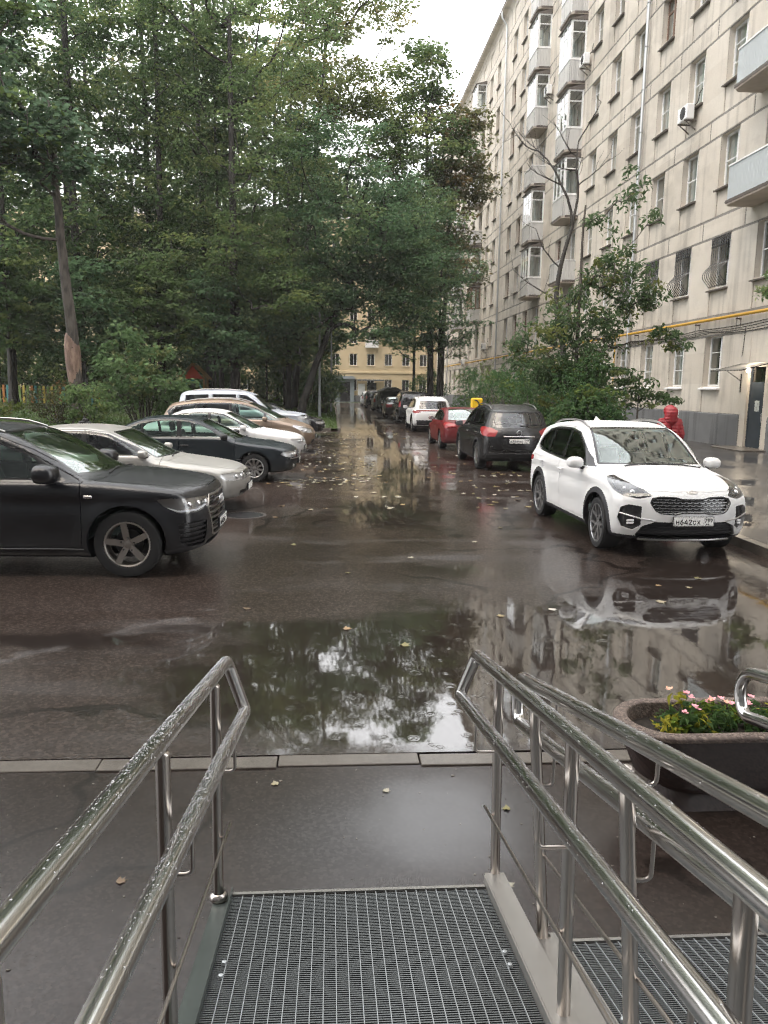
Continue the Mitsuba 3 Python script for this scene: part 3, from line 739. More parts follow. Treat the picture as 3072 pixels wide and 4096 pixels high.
# -- white crossover, nearest on the right
kia_grille = mirror_poly([(0, 0.780), (0.13, 0.780), (0.22, 0.802), (0.40, 0.805), (0.49, 0.785), (0.515, 0.735), (0.46, 0.645), (0.40, 0.615), (0.23, 0.605), (0.14, 0.625), (0, 0.625)])
kia_slats = []
for r in range(5):
    z = 0.775-0.036*r
    for c in range(-7, 8):
        y = (c+0.5*(r % 2))*0.082
        kia_slats.append([(y-0.040, z+0.009), (y-0.022, z-0.004), (y+0.022, z-0.004), (y+0.040, z+0.009), (y+0.030, z+0.010), (y+0.018, z+0.003), (y-0.018, z+0.003), (y-0.030, z+0.010)])
def kia_extra(s):
    B = s.B
    p = B.hit((0, 0, 0.865), (1, 0, 0)); n = B.grad(p[None])[0]; n /= np.linalg.norm(n)
    up = np.array([0, 0, 1.0])-n*n[2]; up /= np.linalg.norm(up); rt = np.cross(up, n)
    M = np.eye(4); M[:3, 0], M[:3, 1], M[:3, 2], M[:3, 3] = rt, up, n, p
    e = [(0.067*math.cos(a), 0.032*math.sin(a)) for a in np.linspace(0, 2*PI, 28, endpoint=False)]
    s.put('emblem', xf(prism(e, -0.004, 0.006)-prism(grow(e, -0.006), 0.003, 0.02), M), 'chrome')
    ms = []
    for ch, dx in (('K', -0.030), ('I', 0.0), ('/', 0.022), ('\\', 0.038)):
        t = text_on(ch, 0.030); t.vertices = t.vertices+[dx, 0, 0.0035]; ms.append(t)
    s.put('emblem__lettering', xf(cat(ms), M), 'chrome')
    # bright bars through the fog lamp pods and the skid strip below the intake
    for sg_ in (1, -1):
        pts = []
        for y, z in ((0.46, 0.515), (0.62, 0.530), (0.74, 0.560), (0.84, 0.585)):
            q = B.hit((0.9, sg_*y, z), (1, 0, 0)); pts.append(q+np.array([0.006, 0, 0]))
        s.put('bumper_strip', tube(pts, 0.010, 6), 'chrome', smooth=True)
    pts = [B.hit((0, y, 0.255), (1, 0, 0))+np.array([0.012, 0, 0]) for y in np.linspace(-0.60, 0.60, 13)]
    s.put('skid_strip', tube(pts, 0.020, 8), 'alloy', smooth=True)
    # shark fin aerial
    h = B.hit((-1.2, 0, 1.0), (0, 0, 1))
    fin = m3.Manifold.batch_hull([m3.Manifold.sphere(0.012, 8).translate([-1.28, 0, float(h[2])+0.055]), m3.Manifold.sphere(0.03, 8).translate([-1.30, 0, float(h[2])-0.005]), m3.Manifold.sphere(0.02, 8).translate([-1.10, 0, float(h[2])-0.005])])
    s.put('roof_aerial', fin, s.paint, smooth=True)
KIA = dict(paint='paint_white', body=dict(
    sil=[(2.00, .235), (2.17, .27), (2.235, .42), (2.245, .58), (2.225, .76), (2.16, .87), (2.02, .945), (1.70, 1.015), (1.30, 1.065), (1.06, 1.105), (.62, 1.36), (.20, 1.555), (-.15, 1.625), (-.65, 1.645), (-1.25, 1.615), (-1.80, 1.535), (-1.93, 1.49), (-2.10, 1.16), (-2.19, 1.00), (-2.235, .86), (-2.235, .60), (-2.19, .40), (-2.02, .27), (-1.6, .215), (1.6, .205)],
    w0=.915, zb=1.03, tumble=.30, step=.03, bf=.34, br=.20, crown=.05, af=.05, ar=.05, axles=(-1.335, 1.335), R=.348, flare=.026, crease=.93, k=.10, nst=150, nang=120, scoop=.022),
    cabin=(-1.95, 1.30, .42), screen=(1.10, .745, .10, .60, .24, .05),
    dlo=[(.93, 1.055), (.30, 1.065), (-.6, 1.085), (-1.45, 1.125), (-1.70, 1.19), (-1.60, 1.33), (-1.35, 1.455), (-.9, 1.515), (-.35, 1.525), (.05, 1.485), (.45, 1.33), (.80, 1.13)],
    windows=[[(.60, 1.085), (-.23, 1.095), (-.26, 1.50), (.03, 1.46), (.40, 1.315), (.58, 1.19)], [(-.33, 1.097), (-1.02, 1.118), (-1.05, 1.475), (-.9, 1.492), (-.35, 1.503)], [(-1.09, 1.122), (-1.44, 1.145), (-1.64, 1.20), (-1.56, 1.32), (-1.34, 1.43), (-1.11, 1.47)]],
    side_glass=['tint_glass', 'black_glass', 'black_glass'], trim='chrome', rear=[(-.62, 1.15), (.62, 1.15), (.56, 1.47), (-.56, 1.47)], rear_x=-1.5, rear_glass='black_glass',
    insets=[('headlight', ('front', 42), [(2.16, .51, .815), (2.10, .67, .775), (1.98, .80, .795), (1.80, .885, .85), (1.47, .905, .985), (1.55, .87, 1.005), (1.85, .73, .945), (2.05, .60, .885)], 'lamp',
             dict(depth=.05, back='alloy_dark', lens='tint_glass', bulbs=[(-.80, .845, .036, 'chrome'), (-.68, .88, .026, 'chrome')], strips=[([(2.16, .52, .815), (2.10, .68, .785), (1.98, .80, .806), (1.80, .88, .862), (1.80, .88, .868), (1.98, .80, .814), (2.10, .68, .793), (2.15, .54, .822)], 'drl_white')], lim=(1.2, 2.4))),
            ('grille', ('front', 0), kia_grille, 'grille', dict(depth=.045, back='gloss_black', slats=kia_slats, sd=.016, slatmat='alloy_machined', rim=.012, rimmat='alloy_dark', both=False, lim=(1.5, 2.4), round=.01)),
            ('lower_intake', ('front', 0), [(-.46, .50), (.46, .50), (.60, .44), (.66, .32), (.62, .275), (-.62, .275), (-.66, .32), (-.60, .44)], 'grille', dict(depth=.05, back='black_plastic', slats=[[(-.6, .36+.035*i), (.6, .36+.035*i), (.6, .366+.035*i), (-.6, .366+.035*i)] for i in range(4)], slatmat='black_plastic', both=False, lim=(1.5, 2.4))),
            ('fog_lamp', ('front', 28), [(2.12, .62, .685), (2.02, .75, .70), (1.96, .83, .66), (1.93, .86, .52), (1.98, .82, .405), (2.08, .72, .375), (2.13, .63, .44)], 'grille', dict(depth=.05, back='gloss_black', slatmat='drl_white', sd=.02, lim=(1.3, 2.4), slats=[[(-.36+.0*i, .515-.035*i), (-.27, .505-.035*i), (-.27, .48-.035*i), (-.36, .49-.035*i)] for i in range(2)])),
            ('tail_light', ('back', 40), [(-2.0, .80, .98), (-1.75, .90, 1.0), (-1.72, .90, .93), (-2.0, .83, .88), (-2.15, .60, .90), (-2.15, .60, .96)], 'flush', dict(mat='lamp_red', lim=(-2.4, -1.3)))],
    clad=(.075, .30), clad_z=.30, panels=[('door', 'side', [(.93, .33), (.93, 1.02), (.84, 1.15), (.42, 1.385), (.03, 1.535), (-.29, 1.56), (-.29, .33)]), ('door', 'side', [(-.30, .33), (-.30, 1.56), (-.9, 1.55), (-1.30, 1.47), (-1.42, 1.15), (-1.17, .95), (-1.00, .72), (-.93, .33)]),
            ('bonnet', 'top', [(1.05, -.80), (1.45, -.80), (1.80, -.72), (2.05, -.52), (2.135, -.25), (2.145, 0), (2.135, .25), (2.05, .52), (1.80, .72), (1.45, .80), (1.05, .80), (1.16, .5), (1.20, 0), (1.16, -.5)])],
    handles=[(-.17, .925), (-1.20, .955)], mirror=(.70, 1.10, .92), mirror_mat='paint_white', rails=(-1.55, .05, .60, 'alloy'), plates=[('front', .515, ('Н642СХ', '799')), ('back', .60, ('Н642СХ', '799'))],
    wipers=(1.12, .50), wheel=(.24, .258, 5, 'y'), rim_mat='alloy_machined', rim_dark='alloy_dark', steer=-3.0, seat_x=-.12, extra=[kia_extra])
def scaled(base, L, W, H, wb, fo, over=None, **kw):
    """another car of the base's kind: its outline, windows, lamps and seams stretched to this length, width, height, wheelbase and front overhang"""
    import copy
    d = copy.deepcopy(base); b = d['body']
    x = [p[0] for p in b['sil']]; z = max(p[1] for p in b['sil']); nx, tx = max(x), min(x)
    sx, sy, sz = L/(nx-tx), (W/2)/b['w0'], H/z; dx = wb/2+fo-nx*sx
    X = lambda v: v*sx+dx
    def P2(p): return (X(p[0]), p[1]*sz)
    b['sil'] = [P2(p) for p in b['sil']]; b['w0'] = W/2; b['zb'] *= sz; b['axles'] = (-wb/2, wb/2)
    if b.get('crease'): b['crease'] *= sz
    d['cabin'] = (X(d['cabin'][0]), X(d['cabin'][1]), d['cabin'][2])
    q = d['screen']; d['screen'] = (X(q[0]), q[1]*sy, X(q[2]), q[3]*sy, q[4], q[5])
    if d.get('rear_top'): q = d['rear_top']; d['rear_top'] = (X(q[0]), q[1]*sy, X(q[2]), q[3]*sy, q[4], q[5])
    if d.get('rear'): d['rear'] = [(p[0]*sy, p[1]*sz) for p in d['rear']]; d['rear_x'] = X(d['rear_x'])
    d['dlo'] = [P2(p) for p in d['dlo']]; d['windows'] = [[P2(p) for p in w] for w in d['windows']]
    def fix(it):
        part, view, poly, kind, opt = it; opt = dict(opt)
        def g(pl): return [(X(p[0]), p[1]*sy, p[2]*sz) if len(p) == 3 else ((X(p[0]), p[1]*sz) if view[0] == 'side' else (p[0]*sy, p[1]*sz)) for p in pl]
        if opt.get('lim'): opt['lim'] = tuple(X(v) for v in opt['lim'])
        if opt.get('slats'): opt['slats'] = [g(s) for s in opt['slats']]
        if opt.get('strips'): opt['strips'] = [(g(s), m) for s, m in opt['strips']]
        if opt.get('bulbs'): opt['bulbs'] = [(y*sy-(dx*math.sin(math.radians(view[1])) if len(view) > 1 and view[0] == 'front' else 0), zz*sz, r, m) for y, zz, r, m in opt['bulbs']]
        return (part, view, g(poly), kind, opt)
    d['insets'] = [fix(i) for i in d['insets']]
    d['panels'] = [(n, v, [P2(p) for p in pl] if v == 'side' else ([(X(p[0]), p[1]*sy) for p in pl] if v == 'top' else [(p[0]*sy, p[1]*sz) for p in pl])) for n, v, pl in d['panels']]
    d['handles'] = [P2(p) for p in d['handles']]
    q = d['mirror']; d['mirror'] = (X(q[0]), q[1]*sz, q[2])
    if d.get('rails'): q = d['rails']; d['rails'] = (X(q[0]), X(q[1]), q[2]*sy, q[3])
    d['plates'] = [(a, zc*sz, t) for a, zc, t in d['plates']]
    q = d['wipers']; d['wipers'] = (X(q[0]), q[1])
    d['seat_x'] = X(d['seat_x']); 
    if 'rear_cut' in d: d['rear_cut'] = X(d['rear_cut'])
    for k in ('extra',): d[k] = []
    for k, v in (over or {}).items(): b[k] = v
    d.update(kw)
    return d
LOW = dict(nst=84, nang=76)
FAR = dict(nst=60, nang=56)

# -- saloon
SEDAN = dict(paint='paint_navy', body=dict(
    sil=[(2.02, .22), (2.19, .26), (2.25, .42), (2.25, .56), (2.21, .66), (2.10, .745), (1.85, .81), (1.4, .875), (1.02, .93), (.55, 1.17), (.15, 1.345), (-.15, 1.405), (-.6, 1.42), (-1.1, 1.385), (-1.45, 1.27), (-1.80, 1.08), (-1.95, 1.02), (-2.3, .985), (-2.45, .94), (-2.50, .80), (-2.5, .55), (-2.42, .32), (-2.2, .25), (-1.6, .2), (1.6, .19)],
    w0=.885, zb=.93, tumble=.30, step=.025, bf=.24, br=.20, crown=.05, af=.05, ar=.05, axles=(-1.34, 1.34), R=.315, flare=.014, k=.08, nst=120, nang=100),
    cabin=(-1.75, 1.20, .34), screen=(1.05, .70, .17, .57, .20, .05), rear_top=(-1.80, .66, -1.14, .54, -.14, -.05),
    dlo=[(.92, .945), (-.3, .965), (-1.2, .985), (-1.62, 1.0), (-1.38, 1.19), (-1.05, 1.30), (-.6, 1.335), (-.2, 1.335), (.1, 1.29), (.45, 1.13), (.75, .99)],
    windows=[[(.62, .968), (-.22, .978), (-.25, 1.315), (.06, 1.275), (.40, 1.125)], [(-.32, .980), (-1.02, .992), (-1.05, 1.278), (-.6, 1.315), (-.33, 1.317)], [(-1.08, .998), (-1.52, 1.013), (-1.35, 1.165), (-1.1, 1.255)]],
    side_glass=['car_glass', 'car_glass', 'car_glass'], rear_glass='car_glass',
    insets=[('headlight', ('front', 42), [(2.24, .38, .65), (2.24, .38, .545), (2.12, .66, .54), (1.97, .80, .56), (1.88, .845, .62), (1.94, .83, .675), (2.12, .64, .675)], 'lamp', dict(depth=.04, back='lamp_clear', lim=(1.3, 2.5), bulbs=[(-.98, .60, .04, 'chrome'), (-1.12, .60, .04, 'chrome')])),
            ('grille', ('front', 0), [(-.33, .665), (.33, .665), (.31, .57), (-.31, .57)], 'grille', dict(depth=.03, back='gloss_black', slatmat='chrome', both=False, lim=(1.6, 2.6), rim=.012, slats=[[(-.33, .60+.03*i), (.33, .60+.03*i), (.33, .608+.03*i), (-.33, .608+.03*i)] for i in range(2)])),
            ('lower_intake', ('front', 0), [(-.50, .37), (.50, .37), (.46, .29), (-.46, .29)], 'grille', dict(depth=.03, back='black_plastic', both=False, lim=(1.6, 2.6))),
            ('tail_light', ('back', 35), [(-2.47, .45, .92), (-2.3, .80, .94), (-2.12, .87, .92), (-2.14, .87, .76), (-2.35, .80, .72), (-2.5, .45, .74)], 'flush', dict(mat='lamp_red', lim=(-2.6, -1.4)))],
    panels=[('door', 'side', [(.92, .28), (.92, .93), (.78, 1.0), (.46, 1.16), (.10, 1.315), (-.28, 1.36), (-.28, .28)]), ('door', 'side', [(-.29, .28), (-.29, 1.36), (-.62, 1.36), (-1.07, 1.32), (-1.10, .98), (-1.06, .75), (-.96, .55), (-.90, .28)]),
            ('bonnet', 'top', [(1.02, -.70), (1.5, -.70), (1.95, -.60), (2.10, -.40), (2.14, 0), (2.10, .40), (1.95, .60), (1.5, .70), (1.02, .70), (1.12, .4), (1.16, 0), (1.12, -.4)])],
    handles=[(-.15, .80), (-.95, .83)], handle_mat='black_plastic', mirror=(.66, .99, .72), plates=[('front', .44, ('', '')), ('back', .80, ('', ''))], wipers=(1.06, .48), wheel=(.19, .205, 10, 'ten'), seat_x=-.05)
# -- tall estate or people carrier
MPV = dict(paint='paint_beige', body=dict(
    sil=[(2.02, .22), (2.19, .27), (2.25, .44), (2.24, .60), (2.18, .74), (2.05, .85), (1.75, .96), (1.38, 1.055), (.95, 1.29), (.50, 1.50), (.1, 1.60), (-.5, 1.65), (-1.2, 1.62), (-1.85, 1.53), (-2.05, 1.44), (-2.25, 1.10), (-2.33, .85), (-2.34, .55), (-2.25, .32), (-2.0, .24), (-1.6, .2), (1.6, .19)],
    w0=.88, zb=1.0, tumble=.28, step=.02, bf=.36, br=.24, crown=.05, af=.06, ar=.05, axles=(-1.36, 1.36), R=.325, flare=.014, k=.09, nst=120, nang=100, crease=.88),
    cabin=(-2.0, 1.35, .38), screen=(1.38, .72, .38, .58, .26, .06), rear=[(-.58, 1.10), (.58, 1.10), (.52, 1.46), (-.52, 1.46)], rear_x=-1.6, rear_glass='tint_glass',
    dlo=[(1.28, 1.01), (.3, 1.03), (-1.2, 1.07), (-1.95, 1.12), (-2.02, 1.25), (-1.85, 1.42), (-1.2, 1.515), (-.4, 1.54), (.12, 1.50), (.55, 1.375), (.95, 1.19)],
    windows=[[(.78, 1.045), (-.12, 1.06), (-.15, 1.52), (.12, 1.48), (.52, 1.36), (.76, 1.24)], [(1.16, 1.03), (.84, 1.04), (.84, 1.20), (.95, 1.15)], [(-.22, 1.062), (-1.12, 1.085), (-1.14, 1.50), (-.4, 1.52), (-.24, 1.522)], [(-1.20, 1.09), (-1.90, 1.14), (-1.96, 1.25), (-1.82, 1.39), (-1.22, 1.485)]],
    side_glass=['car_glass', 'car_glass', 'tint_glass', 'tint_glass'],
    insets=[('headlight', ('front', 42), [(2.20, .42, .72), (2.20, .42, .63), (2.08, .66, .62), (1.90, .80, .66), (1.60, .86, .84), (1.68, .84, .875), (1.95, .72, .83), (2.10, .56, .77)], 'lamp', dict(depth=.045, back='lamp_clear', lim=(1.2, 2.5), bulbs=[(-.90, .69, .045, 'chrome'), (-.76, .73, .035, 'chrome')])),
            ('grille', ('front', 0), [(-.36, .70), (.36, .70), (.32, .62), (-.32, .62)], 'grille', dict(depth=.03, back='gloss_black', both=False, lim=(1.6, 2.6), slats=[[(-.4, .655), (.4, .655), (.4, .668), (-.4, .668)]])),
            ('lower_intake', ('front', 0), [(-.55, .42), (.55, .42), (.48, .28), (-.48, .28)], 'grille', dict(depth=.03, back='black_plastic', both=False, lim=(1.6, 2.6))),
            ('tail_light', ('back', 40), [(-2.12, .72, 1.12), (-1.95, .83, 1.14), (-1.98, .86, .84), (-2.25, .74, .82)], 'flush', dict(mat='lamp_red', lim=(-2.5, -1.4)))],
    panels=[('door', 'side', [(1.02, .30), (1.0, 1.0), (.84, 1.03), (.84, 1.22), (.52, 1.40), (.12, 1.52), (-.18, 1.56), (-.18, .30)]), ('door', 'side', [(-.19, .30), (-.19, 1.56), (-.6, 1.56), (-1.16, 1.535), (-1.18, 1.05), (-1.06, .75), (-.96, .52), (-.92, .30)]),
            ('bonnet', 'top', [(1.32, -.72), (1.7, -.70), (2.0, -.52), (2.1, -.30), (2.12, 0), (2.1, .30), (2.0, .52), (1.7, .70), (1.32, .72), (1.46, .4), (1.5, 0), (1.46, -.4)])],
    handles=[(-.05, .88), (-1.03, .92)], mirror=(.80, 1.06, .78), plates=[('front', .50, ('', '')), ('back', .90, ('', ''))], wipers=(1.40, .5), wheel=(.2, .205, 5, 'five'), seat_x=.15)
# -- upright off-roader
BOXY = dict(paint='paint_silver', body=dict(
    sil=[(2.10, .34), (2.28, .38), (2.33, .50), (2.33, .80), (2.29, .98), (2.18, 1.06), (1.7, 1.12), (1.12, 1.17), (.72, 1.47), (.42, 1.70), (.15, 1.79), (-.5, 1.83), (-1.4, 1.83), (-2.0, 1.79), (-2.16, 1.70), (-2.26, 1.30), (-2.31, 1.0), (-2.33, .65), (-2.28, .42), (-2.05, .34), (-1.6, .28), (1.6, .28)],
    w0=.93, zb=1.12, tumble=.22, step=.02, bf=.20, br=.12, crown=.04, af=.04, ar=.03, axles=(-1.38, 1.38), R=.385, flare=.03, k=.08, nst=120, nang=100, crease=1.0),
    cabin=(-2.05, 1.25, .5), screen=(1.14, .76, .46, .64, .14, .05), rear=[(-.66, 1.20), (.66, 1.20), (.60, 1.66), (-.60, 1.66)], rear_x=-1.7, rear_glass='black_glass',
    dlo=[(1.02, 1.14), (.2, 1.15), (-1.2, 1.17), (-2.05, 1.19), (-2.0, 1.66), (-1.2, 1.71), (-.2, 1.71), (.20, 1.68), (.55, 1.48), (.85, 1.24)],
    windows=[[(.75, 1.165), (-.05, 1.18), (-.08, 1.685), (.18, 1.655), (.50, 1.455)], [(-.17, 1.182), (-.98, 1.195), (-1.0, 1.685), (-.19, 1.688)], [(-1.12, 1.20), (-1.96, 1.215), (-1.92, 1.64), (-1.14, 1.68)]],
    side_glass=['tint_glass', 'black_glass', 'black_glass'], pillar=None,
    insets=[('headlight', ('front', 40), [(2.31, .48, 1.0), (2.31, .48, .84), (2.18, .78, .82), (2.0, .90, .86), (1.92, .91, .98), (2.1, .84, 1.02), (2.25, .64, 1.02)], 'lamp', dict(depth=.045, back='lamp_clear', lim=(1.4, 2.5), bulbs=[(-.98, .92, .05, 'chrome'), (-1.10, .92, .05, 'chrome')])),
            ('grille', ('front', 0), [(-.42, 1.0), (.42, 1.0), (.40, .82), (-.40, .82)], 'grille', dict(depth=.03, back='gloss_black', both=False, lim=(1.6, 2.6), rim=.02, slats=[[(-.45+.1*i, .8), (-.43+.1*i, .8), (-.43+.1*i, 1.02), (-.45+.1*i, 1.02)] for i in range(1, 9)])),
            ('lower_intake', ('front', 0), [(-.6, .62), (.6, .62), (.55, .46), (-.55, .46)], 'grille', dict(depth=.03, back='black_plastic', both=False, lim=(1.6, 2.6))),
            ('tail_light', ('back', 40), [(-2.16, .78, 1.26), (-2.05, .88, 1.28), (-2.08, .92, .98), (-2.25, .80, .96)], 'flush', dict(mat='lamp_red', lim=(-2.5, -1.4)))],
    panels=[('door', 'side', [(1.0, .42), (1.0, 1.13), (.55, 1.50), (.2, 1.70), (-.11, 1.74), (-.11, .42)]), ('door', 'side', [(-.12, .42), (-.12, 1.74), (-1.04, 1.74), (-1.06, 1.1), (-.98, .75), (-.92, .42)]),
            ('bonnet', 'top', [(1.1, -.74), (2.0, -.72), (2.2, -.50), (2.24, 0), (2.2, .50), (2.0, .72), (1.1, .74), (1.16, .4), (1.18, 0), (1.16, -.4)])],
    handles=[(0.02, 1.02), (-.95, 1.04)], mirror=(.82, 1.20, .9), plates=[('front', .72, ('', '')), ('back', .98, ('', ''))], wipers=(1.16, .5), wheel=(.24, .23, 5, 'wide'), seat_x=.05, rails=(-1.7, .0, .60, 'alloy'))
# -- the cars as they stand
for n_, c_, m_ in (('paint_black', (0.006, 0.006, 0.007), 0), ('paint_q', (0.005, 0.0055, 0.008), 0.0), ('paint_navy', (0.007, 0.012, 0.017), 0.1), ('paint_silver', (0.38, 0.37, 0.345), 0.35), ('paint_beige', (0.27, 0.20, 0.15), 0.35), ('paint_icy', (0.46, 0.49, 0.54), 0.25), ('paint_red', (0.125, 0.012, 0.015), 0.15), ('paint_greygreen', (0.13, 0.14, 0.13), 0.3), ('paint_brown', (0.07, 0.062, 0.055), 0.3)):
    paint(n_, c_, metal=m_, dirt=tuple(0.035+0.35*v for v in c_))
def at(front_x, y, L, wb, fo): return (front_x-fo-wb/2, y)
def lamp_bars(n, z0, dz, w0): return [[(-w0, z0+dz*i), (w0, z0+dz*i), (w0, z0+dz*i+0.016), (-w0, z0+dz*i+0.016)] for i in range(n)]
# near left: dark blue crossover
def rings_badge(s):
    p = s.B.hit((0, 0, 0.765), (1, 0, 0)); ms = []
    for i in range(4):
        a = np.linspace(0, 2*PI, 25); ms.append(tube(np.stack([0*a+p[0]+0.012, (i-1.5)*0.068+0.045*np.cos(a), 0.765+0.045*np.sin(a)], 1), 0.007, 6, False))
    s.put('emblem', cat(ms), 'chrome', smooth=True)
    for sg_ in (1, -1):
        q = s.B.side(1.0, 0.905, sg_); y = q[1]+sg_*0.004
        s.put('wing_badge', bbox(0.97, 1.06, min(y, y-sg_*.01), max(y, y-sg_*.01), .885, .915, .003), 'chrome')
        pts = [s.B.side(x, 0.32, sg_)+np.array([0, sg_*0.006, 0]) for x in np.linspace(-0.95, 0.95, 9)]
        s.put('sill_strip', tube(pts, 0.012, 6), 'black_plastic', smooth=True)
Q = scaled(KIA, 4.66, 1.89, 1.655, 2.82, .89, over=dict(R=.372, scoop=.015, crease=.93, nst=150, nang=120, k=.09, bf=.26), paint='paint_q', mirror_mat='paint_q', trim='gloss_black', rails=(-1.5, .05, .62, 'alloy'), clad=None, handle_mat='paint_q',
    plates=[('front', .51, ('М642АС', '77'))], wheel=(.238, .250, 5, 'wide'), rim_mat='alloy_dull', rim_dark='alloy_dark', front_glass='car_glass', side_glass=['car_glass', 'tint_glass', 'tint_glass'], steer=0, spin=6.0, extra=[rings_badge], mirror=(.62, 1.16, 1.18))
Q['body']['sil'] = [(p if not (p[1] > .74 and p[0] > 1.2) else None) for p in Q['body']['sil']]
_k = Q['body']['sil'].index(None); Q['body']['sil'] = [p for p in Q['body']['sil'] if p]; Q['body']['sil'][_k:_k] = [(2.285, .80), (2.235, .945), (2.12, 1.01), (1.75, 1.065), (1.32, 1.10)]
Q['insets'] = [('headlight', ('front', 50), [(2.26, .54, .865), (2.27, .53, .76), (2.15, .74, .715), (1.98, .90, .715), (1.84, .93, .79), (1.74, .93, .872), (1.90, .91, .885), (2.12, .74, .875)], 'lamp', dict(depth=.05, back='alloy_dull', lim=(1.3, 2.6), bulbs=[(-1.20, .80, .04, 'chrome'), (-1.06, .80, .04, 'chrome'), (-1.33, .80, .035, 'chrome')], strips=[([(2.27, .54, .775), (2.15, .74, .73), (1.98, .90, .73), (1.74, .94, .80), (1.74, .94, .815), (1.98, .90, .748), (2.15, .74, .748), (2.27, .54, .79)], 'drl_white')])),
    ('grille', ('front', 0), mirror_poly([(0, .855), (.44, .855), (.53, .73), (.42, .43), (.34, .40), (0, .40)]), 'grille', dict(depth=.05, back='gloss_black', slats=lamp_bars(6, .45, .068, .55), sd=.008, slatmat='chrome', rim=.022, rimmat='alloy', both=False, lim=(1.6, 2.6))),
    ('air_intake', ('front', 35), [(2.24, .60, .60), (2.1, .80, .62), (1.98, .92, .60), (2.0, .92, .40), (2.1, .84, .33), (2.22, .60, .33)], 'grille', dict(depth=.045, back='gloss_black', slats=[[(-.85, .36+.055*i), (0, .36+.055*i), (0, .378+.055*i), (-.85, .378+.055*i)] for i in range(5)], sd=.01, slatmat='alloy_dark', lim=(1.5, 2.6))),
    ('lower_intake', ('front', 0), [(-.5, .36), (.5, .36), (.5, .29), (-.5, .29)], 'grille', dict(depth=.03, back='black_plastic', both=False, lim=(1.6, 2.6)))]
Car('dark_crossover', Q, at(-1.32, 9.38, 4.66, 2.82, .89), math.radians(-1.0))
lab('dark_crossover', 'dark blue crossover cut off by the left edge, nearest car on the left', 'car')
# silver saloon with the black magnet mount on its roof
def roof_mount(s):
    x = -.55; h = s.B.hit((x, .25, 1), (0, 0, 1)); z = h[2]
    s.put('roof_mount', cat([bbox(x-.10, x+.10, .20, .30, z, z+.03, .01), bbox(x-.03, x+.05, .22, .28, z+.03, z+.085, .01), tube([(x, .25, z+.07), (x-.02, .25, z+.13)], .012, 6), bbox(x-.06, x+.02, .15, .35, z+.005, z+.045, .01)]), 'black_plastic')
S1 = scaled(SEDAN, 4.77, 1.785, 1.43, 2.67, .97, over=dict(bf=.34, k=.11, nst=110, nang=92), paint='paint_silver', mirror_mat='paint_silver', handle_mat='paint_silver', side_glass=['tint_glass']*3, extra=[roof_mount], wheel=(.19, .2, 5, 'five'), plates=[('front', .40, ('', ''))])
Car('silver_saloon', S1, at(-1.42, 13.5, 4.77, 2.67, .97), math.radians(-1.0))
lab('silver_saloon', 'silver saloon with a black magnet mount on its roof, second from the left edge', 'car')
# dark blue saloon seen from its side
def moulding(s):
    for sg_ in (1, -1):
        for a, b in ((-.88, .88), (.97, 1.06)):
            pts = [s.B.side(x, .505, sg_)+np.array([0, sg_*.006, 0]) for x in np.linspace(a, b, 8)]; s.put('side_moulding', tube(pts, .014, 6), 'black_plastic', smooth=True)
        pts = [s.B.hit((.7, sg_*y, .52), (1, 0, 0))+np.array([.004, 0, 0]) for y in np.linspace(.0, .78, 9)]; s.put('bumper_strip', tube(pts, .012, 6), 'alloy', smooth=True)
        q = s.B.hit((.9, sg_*.55, .36), (1, 0, 0)); s.put('fog_lamp', bbox(q[0]-.02, q[0]+.006, sg_*.55-.09, sg_*.55+.09, .325, .395, .006), 'lamp_clear')
S2 = scaled(SEDAN, 4.79, 1.777, 1.43, 2.687, .93, over=dict(bf=.20, k=.07, flare=.02), paint='paint_navy', mirror_mat='black_plastic', extra=[moulding], steer=0, mirror=(.70, 1.0, .72), rim_mat='alloy', seat_mat='interior_grey', plates=[('front', .44, ('О642ВК', '77'))])
Car('navy_saloon', S2, at(-.74, 17.86, 4.79, 2.687, .93), math.radians(-1.0))
lab('navy_saloon', 'dark navy saloon with ten spoke wheels, third car in the left row', 'car')
W1 = scaled(SEDAN, 4.70, 1.76, 1.47, 2.68, .93, over=dict(bf=.32, k=.10, nst=90, nang=80), paint='paint_white', mirror_mat='paint_white', handle_mat='paint_white', mirror=(.66, .99, .8), wheel=(.19, .2, 5, 'five'), plates=[('front', .44, ('', ''))])
Car('white_saloon', W1, at(-.72, 21.7, 4.7, 2.68, .93), math.radians(-1.0))
lab('white_saloon', 'white saloon mostly hidden behind the dark navy saloon', 'car')
M1 = scaled(MPV, 4.95, 1.78, 1.68, 2.84, .97, over=dict(nst=100, nang=84), mirror_mat='paint_beige', handle_mat='paint_beige', rails=(-1.7, .3, .58, 'alloy'))
Car('beige_people_carrier', M1, at(-.50, 25.3, 4.95, 2.84, .97), math.radians(-1.0))
lab('beige_people_carrier', 'beige people carrier with a sloping bonnet in the left row', 'car')
P1 = scaled(BOXY, 4.75, 1.87, 1.93, 2.78, .80, over=dict(**LOW), paint='paint_icy', mirror_mat='paint_icy', handle_mat='paint_icy')
Car('icy_off_roader', P1, at(-.80, 28.7, 4.75, 2.78, .80), math.radians(-1.0))
lab('icy_off_roader', 'tall icy silver off-roader with roof rails behind the beige people carrier', 'car')
B1 = scaled(SEDAN, 4.62, 1.81, 1.42, 2.81, .78, over=dict(**LOW, R=.33), paint='paint_black', mirror_mat='paint_black', handle_mat='paint_black', wheel=(.235, .225, 5, 'y'), rim_mat='alloy_machined', rim_dark='alloy_dark')
Car('black_saloon', B1, at(-.28, 33.0, 4.62, 2.81, .78), math.radians(-2.0))
lab('black_saloon', 'low black saloon with dark wheels, last of the left row', 'car')
# nearest right: the white crossover facing us
Car('white_crossover', KIA, (4.45, 11.40), math.radians(-88.6))
lab('white_crossover', 'clean white crossover facing the camera at the right', 'car')
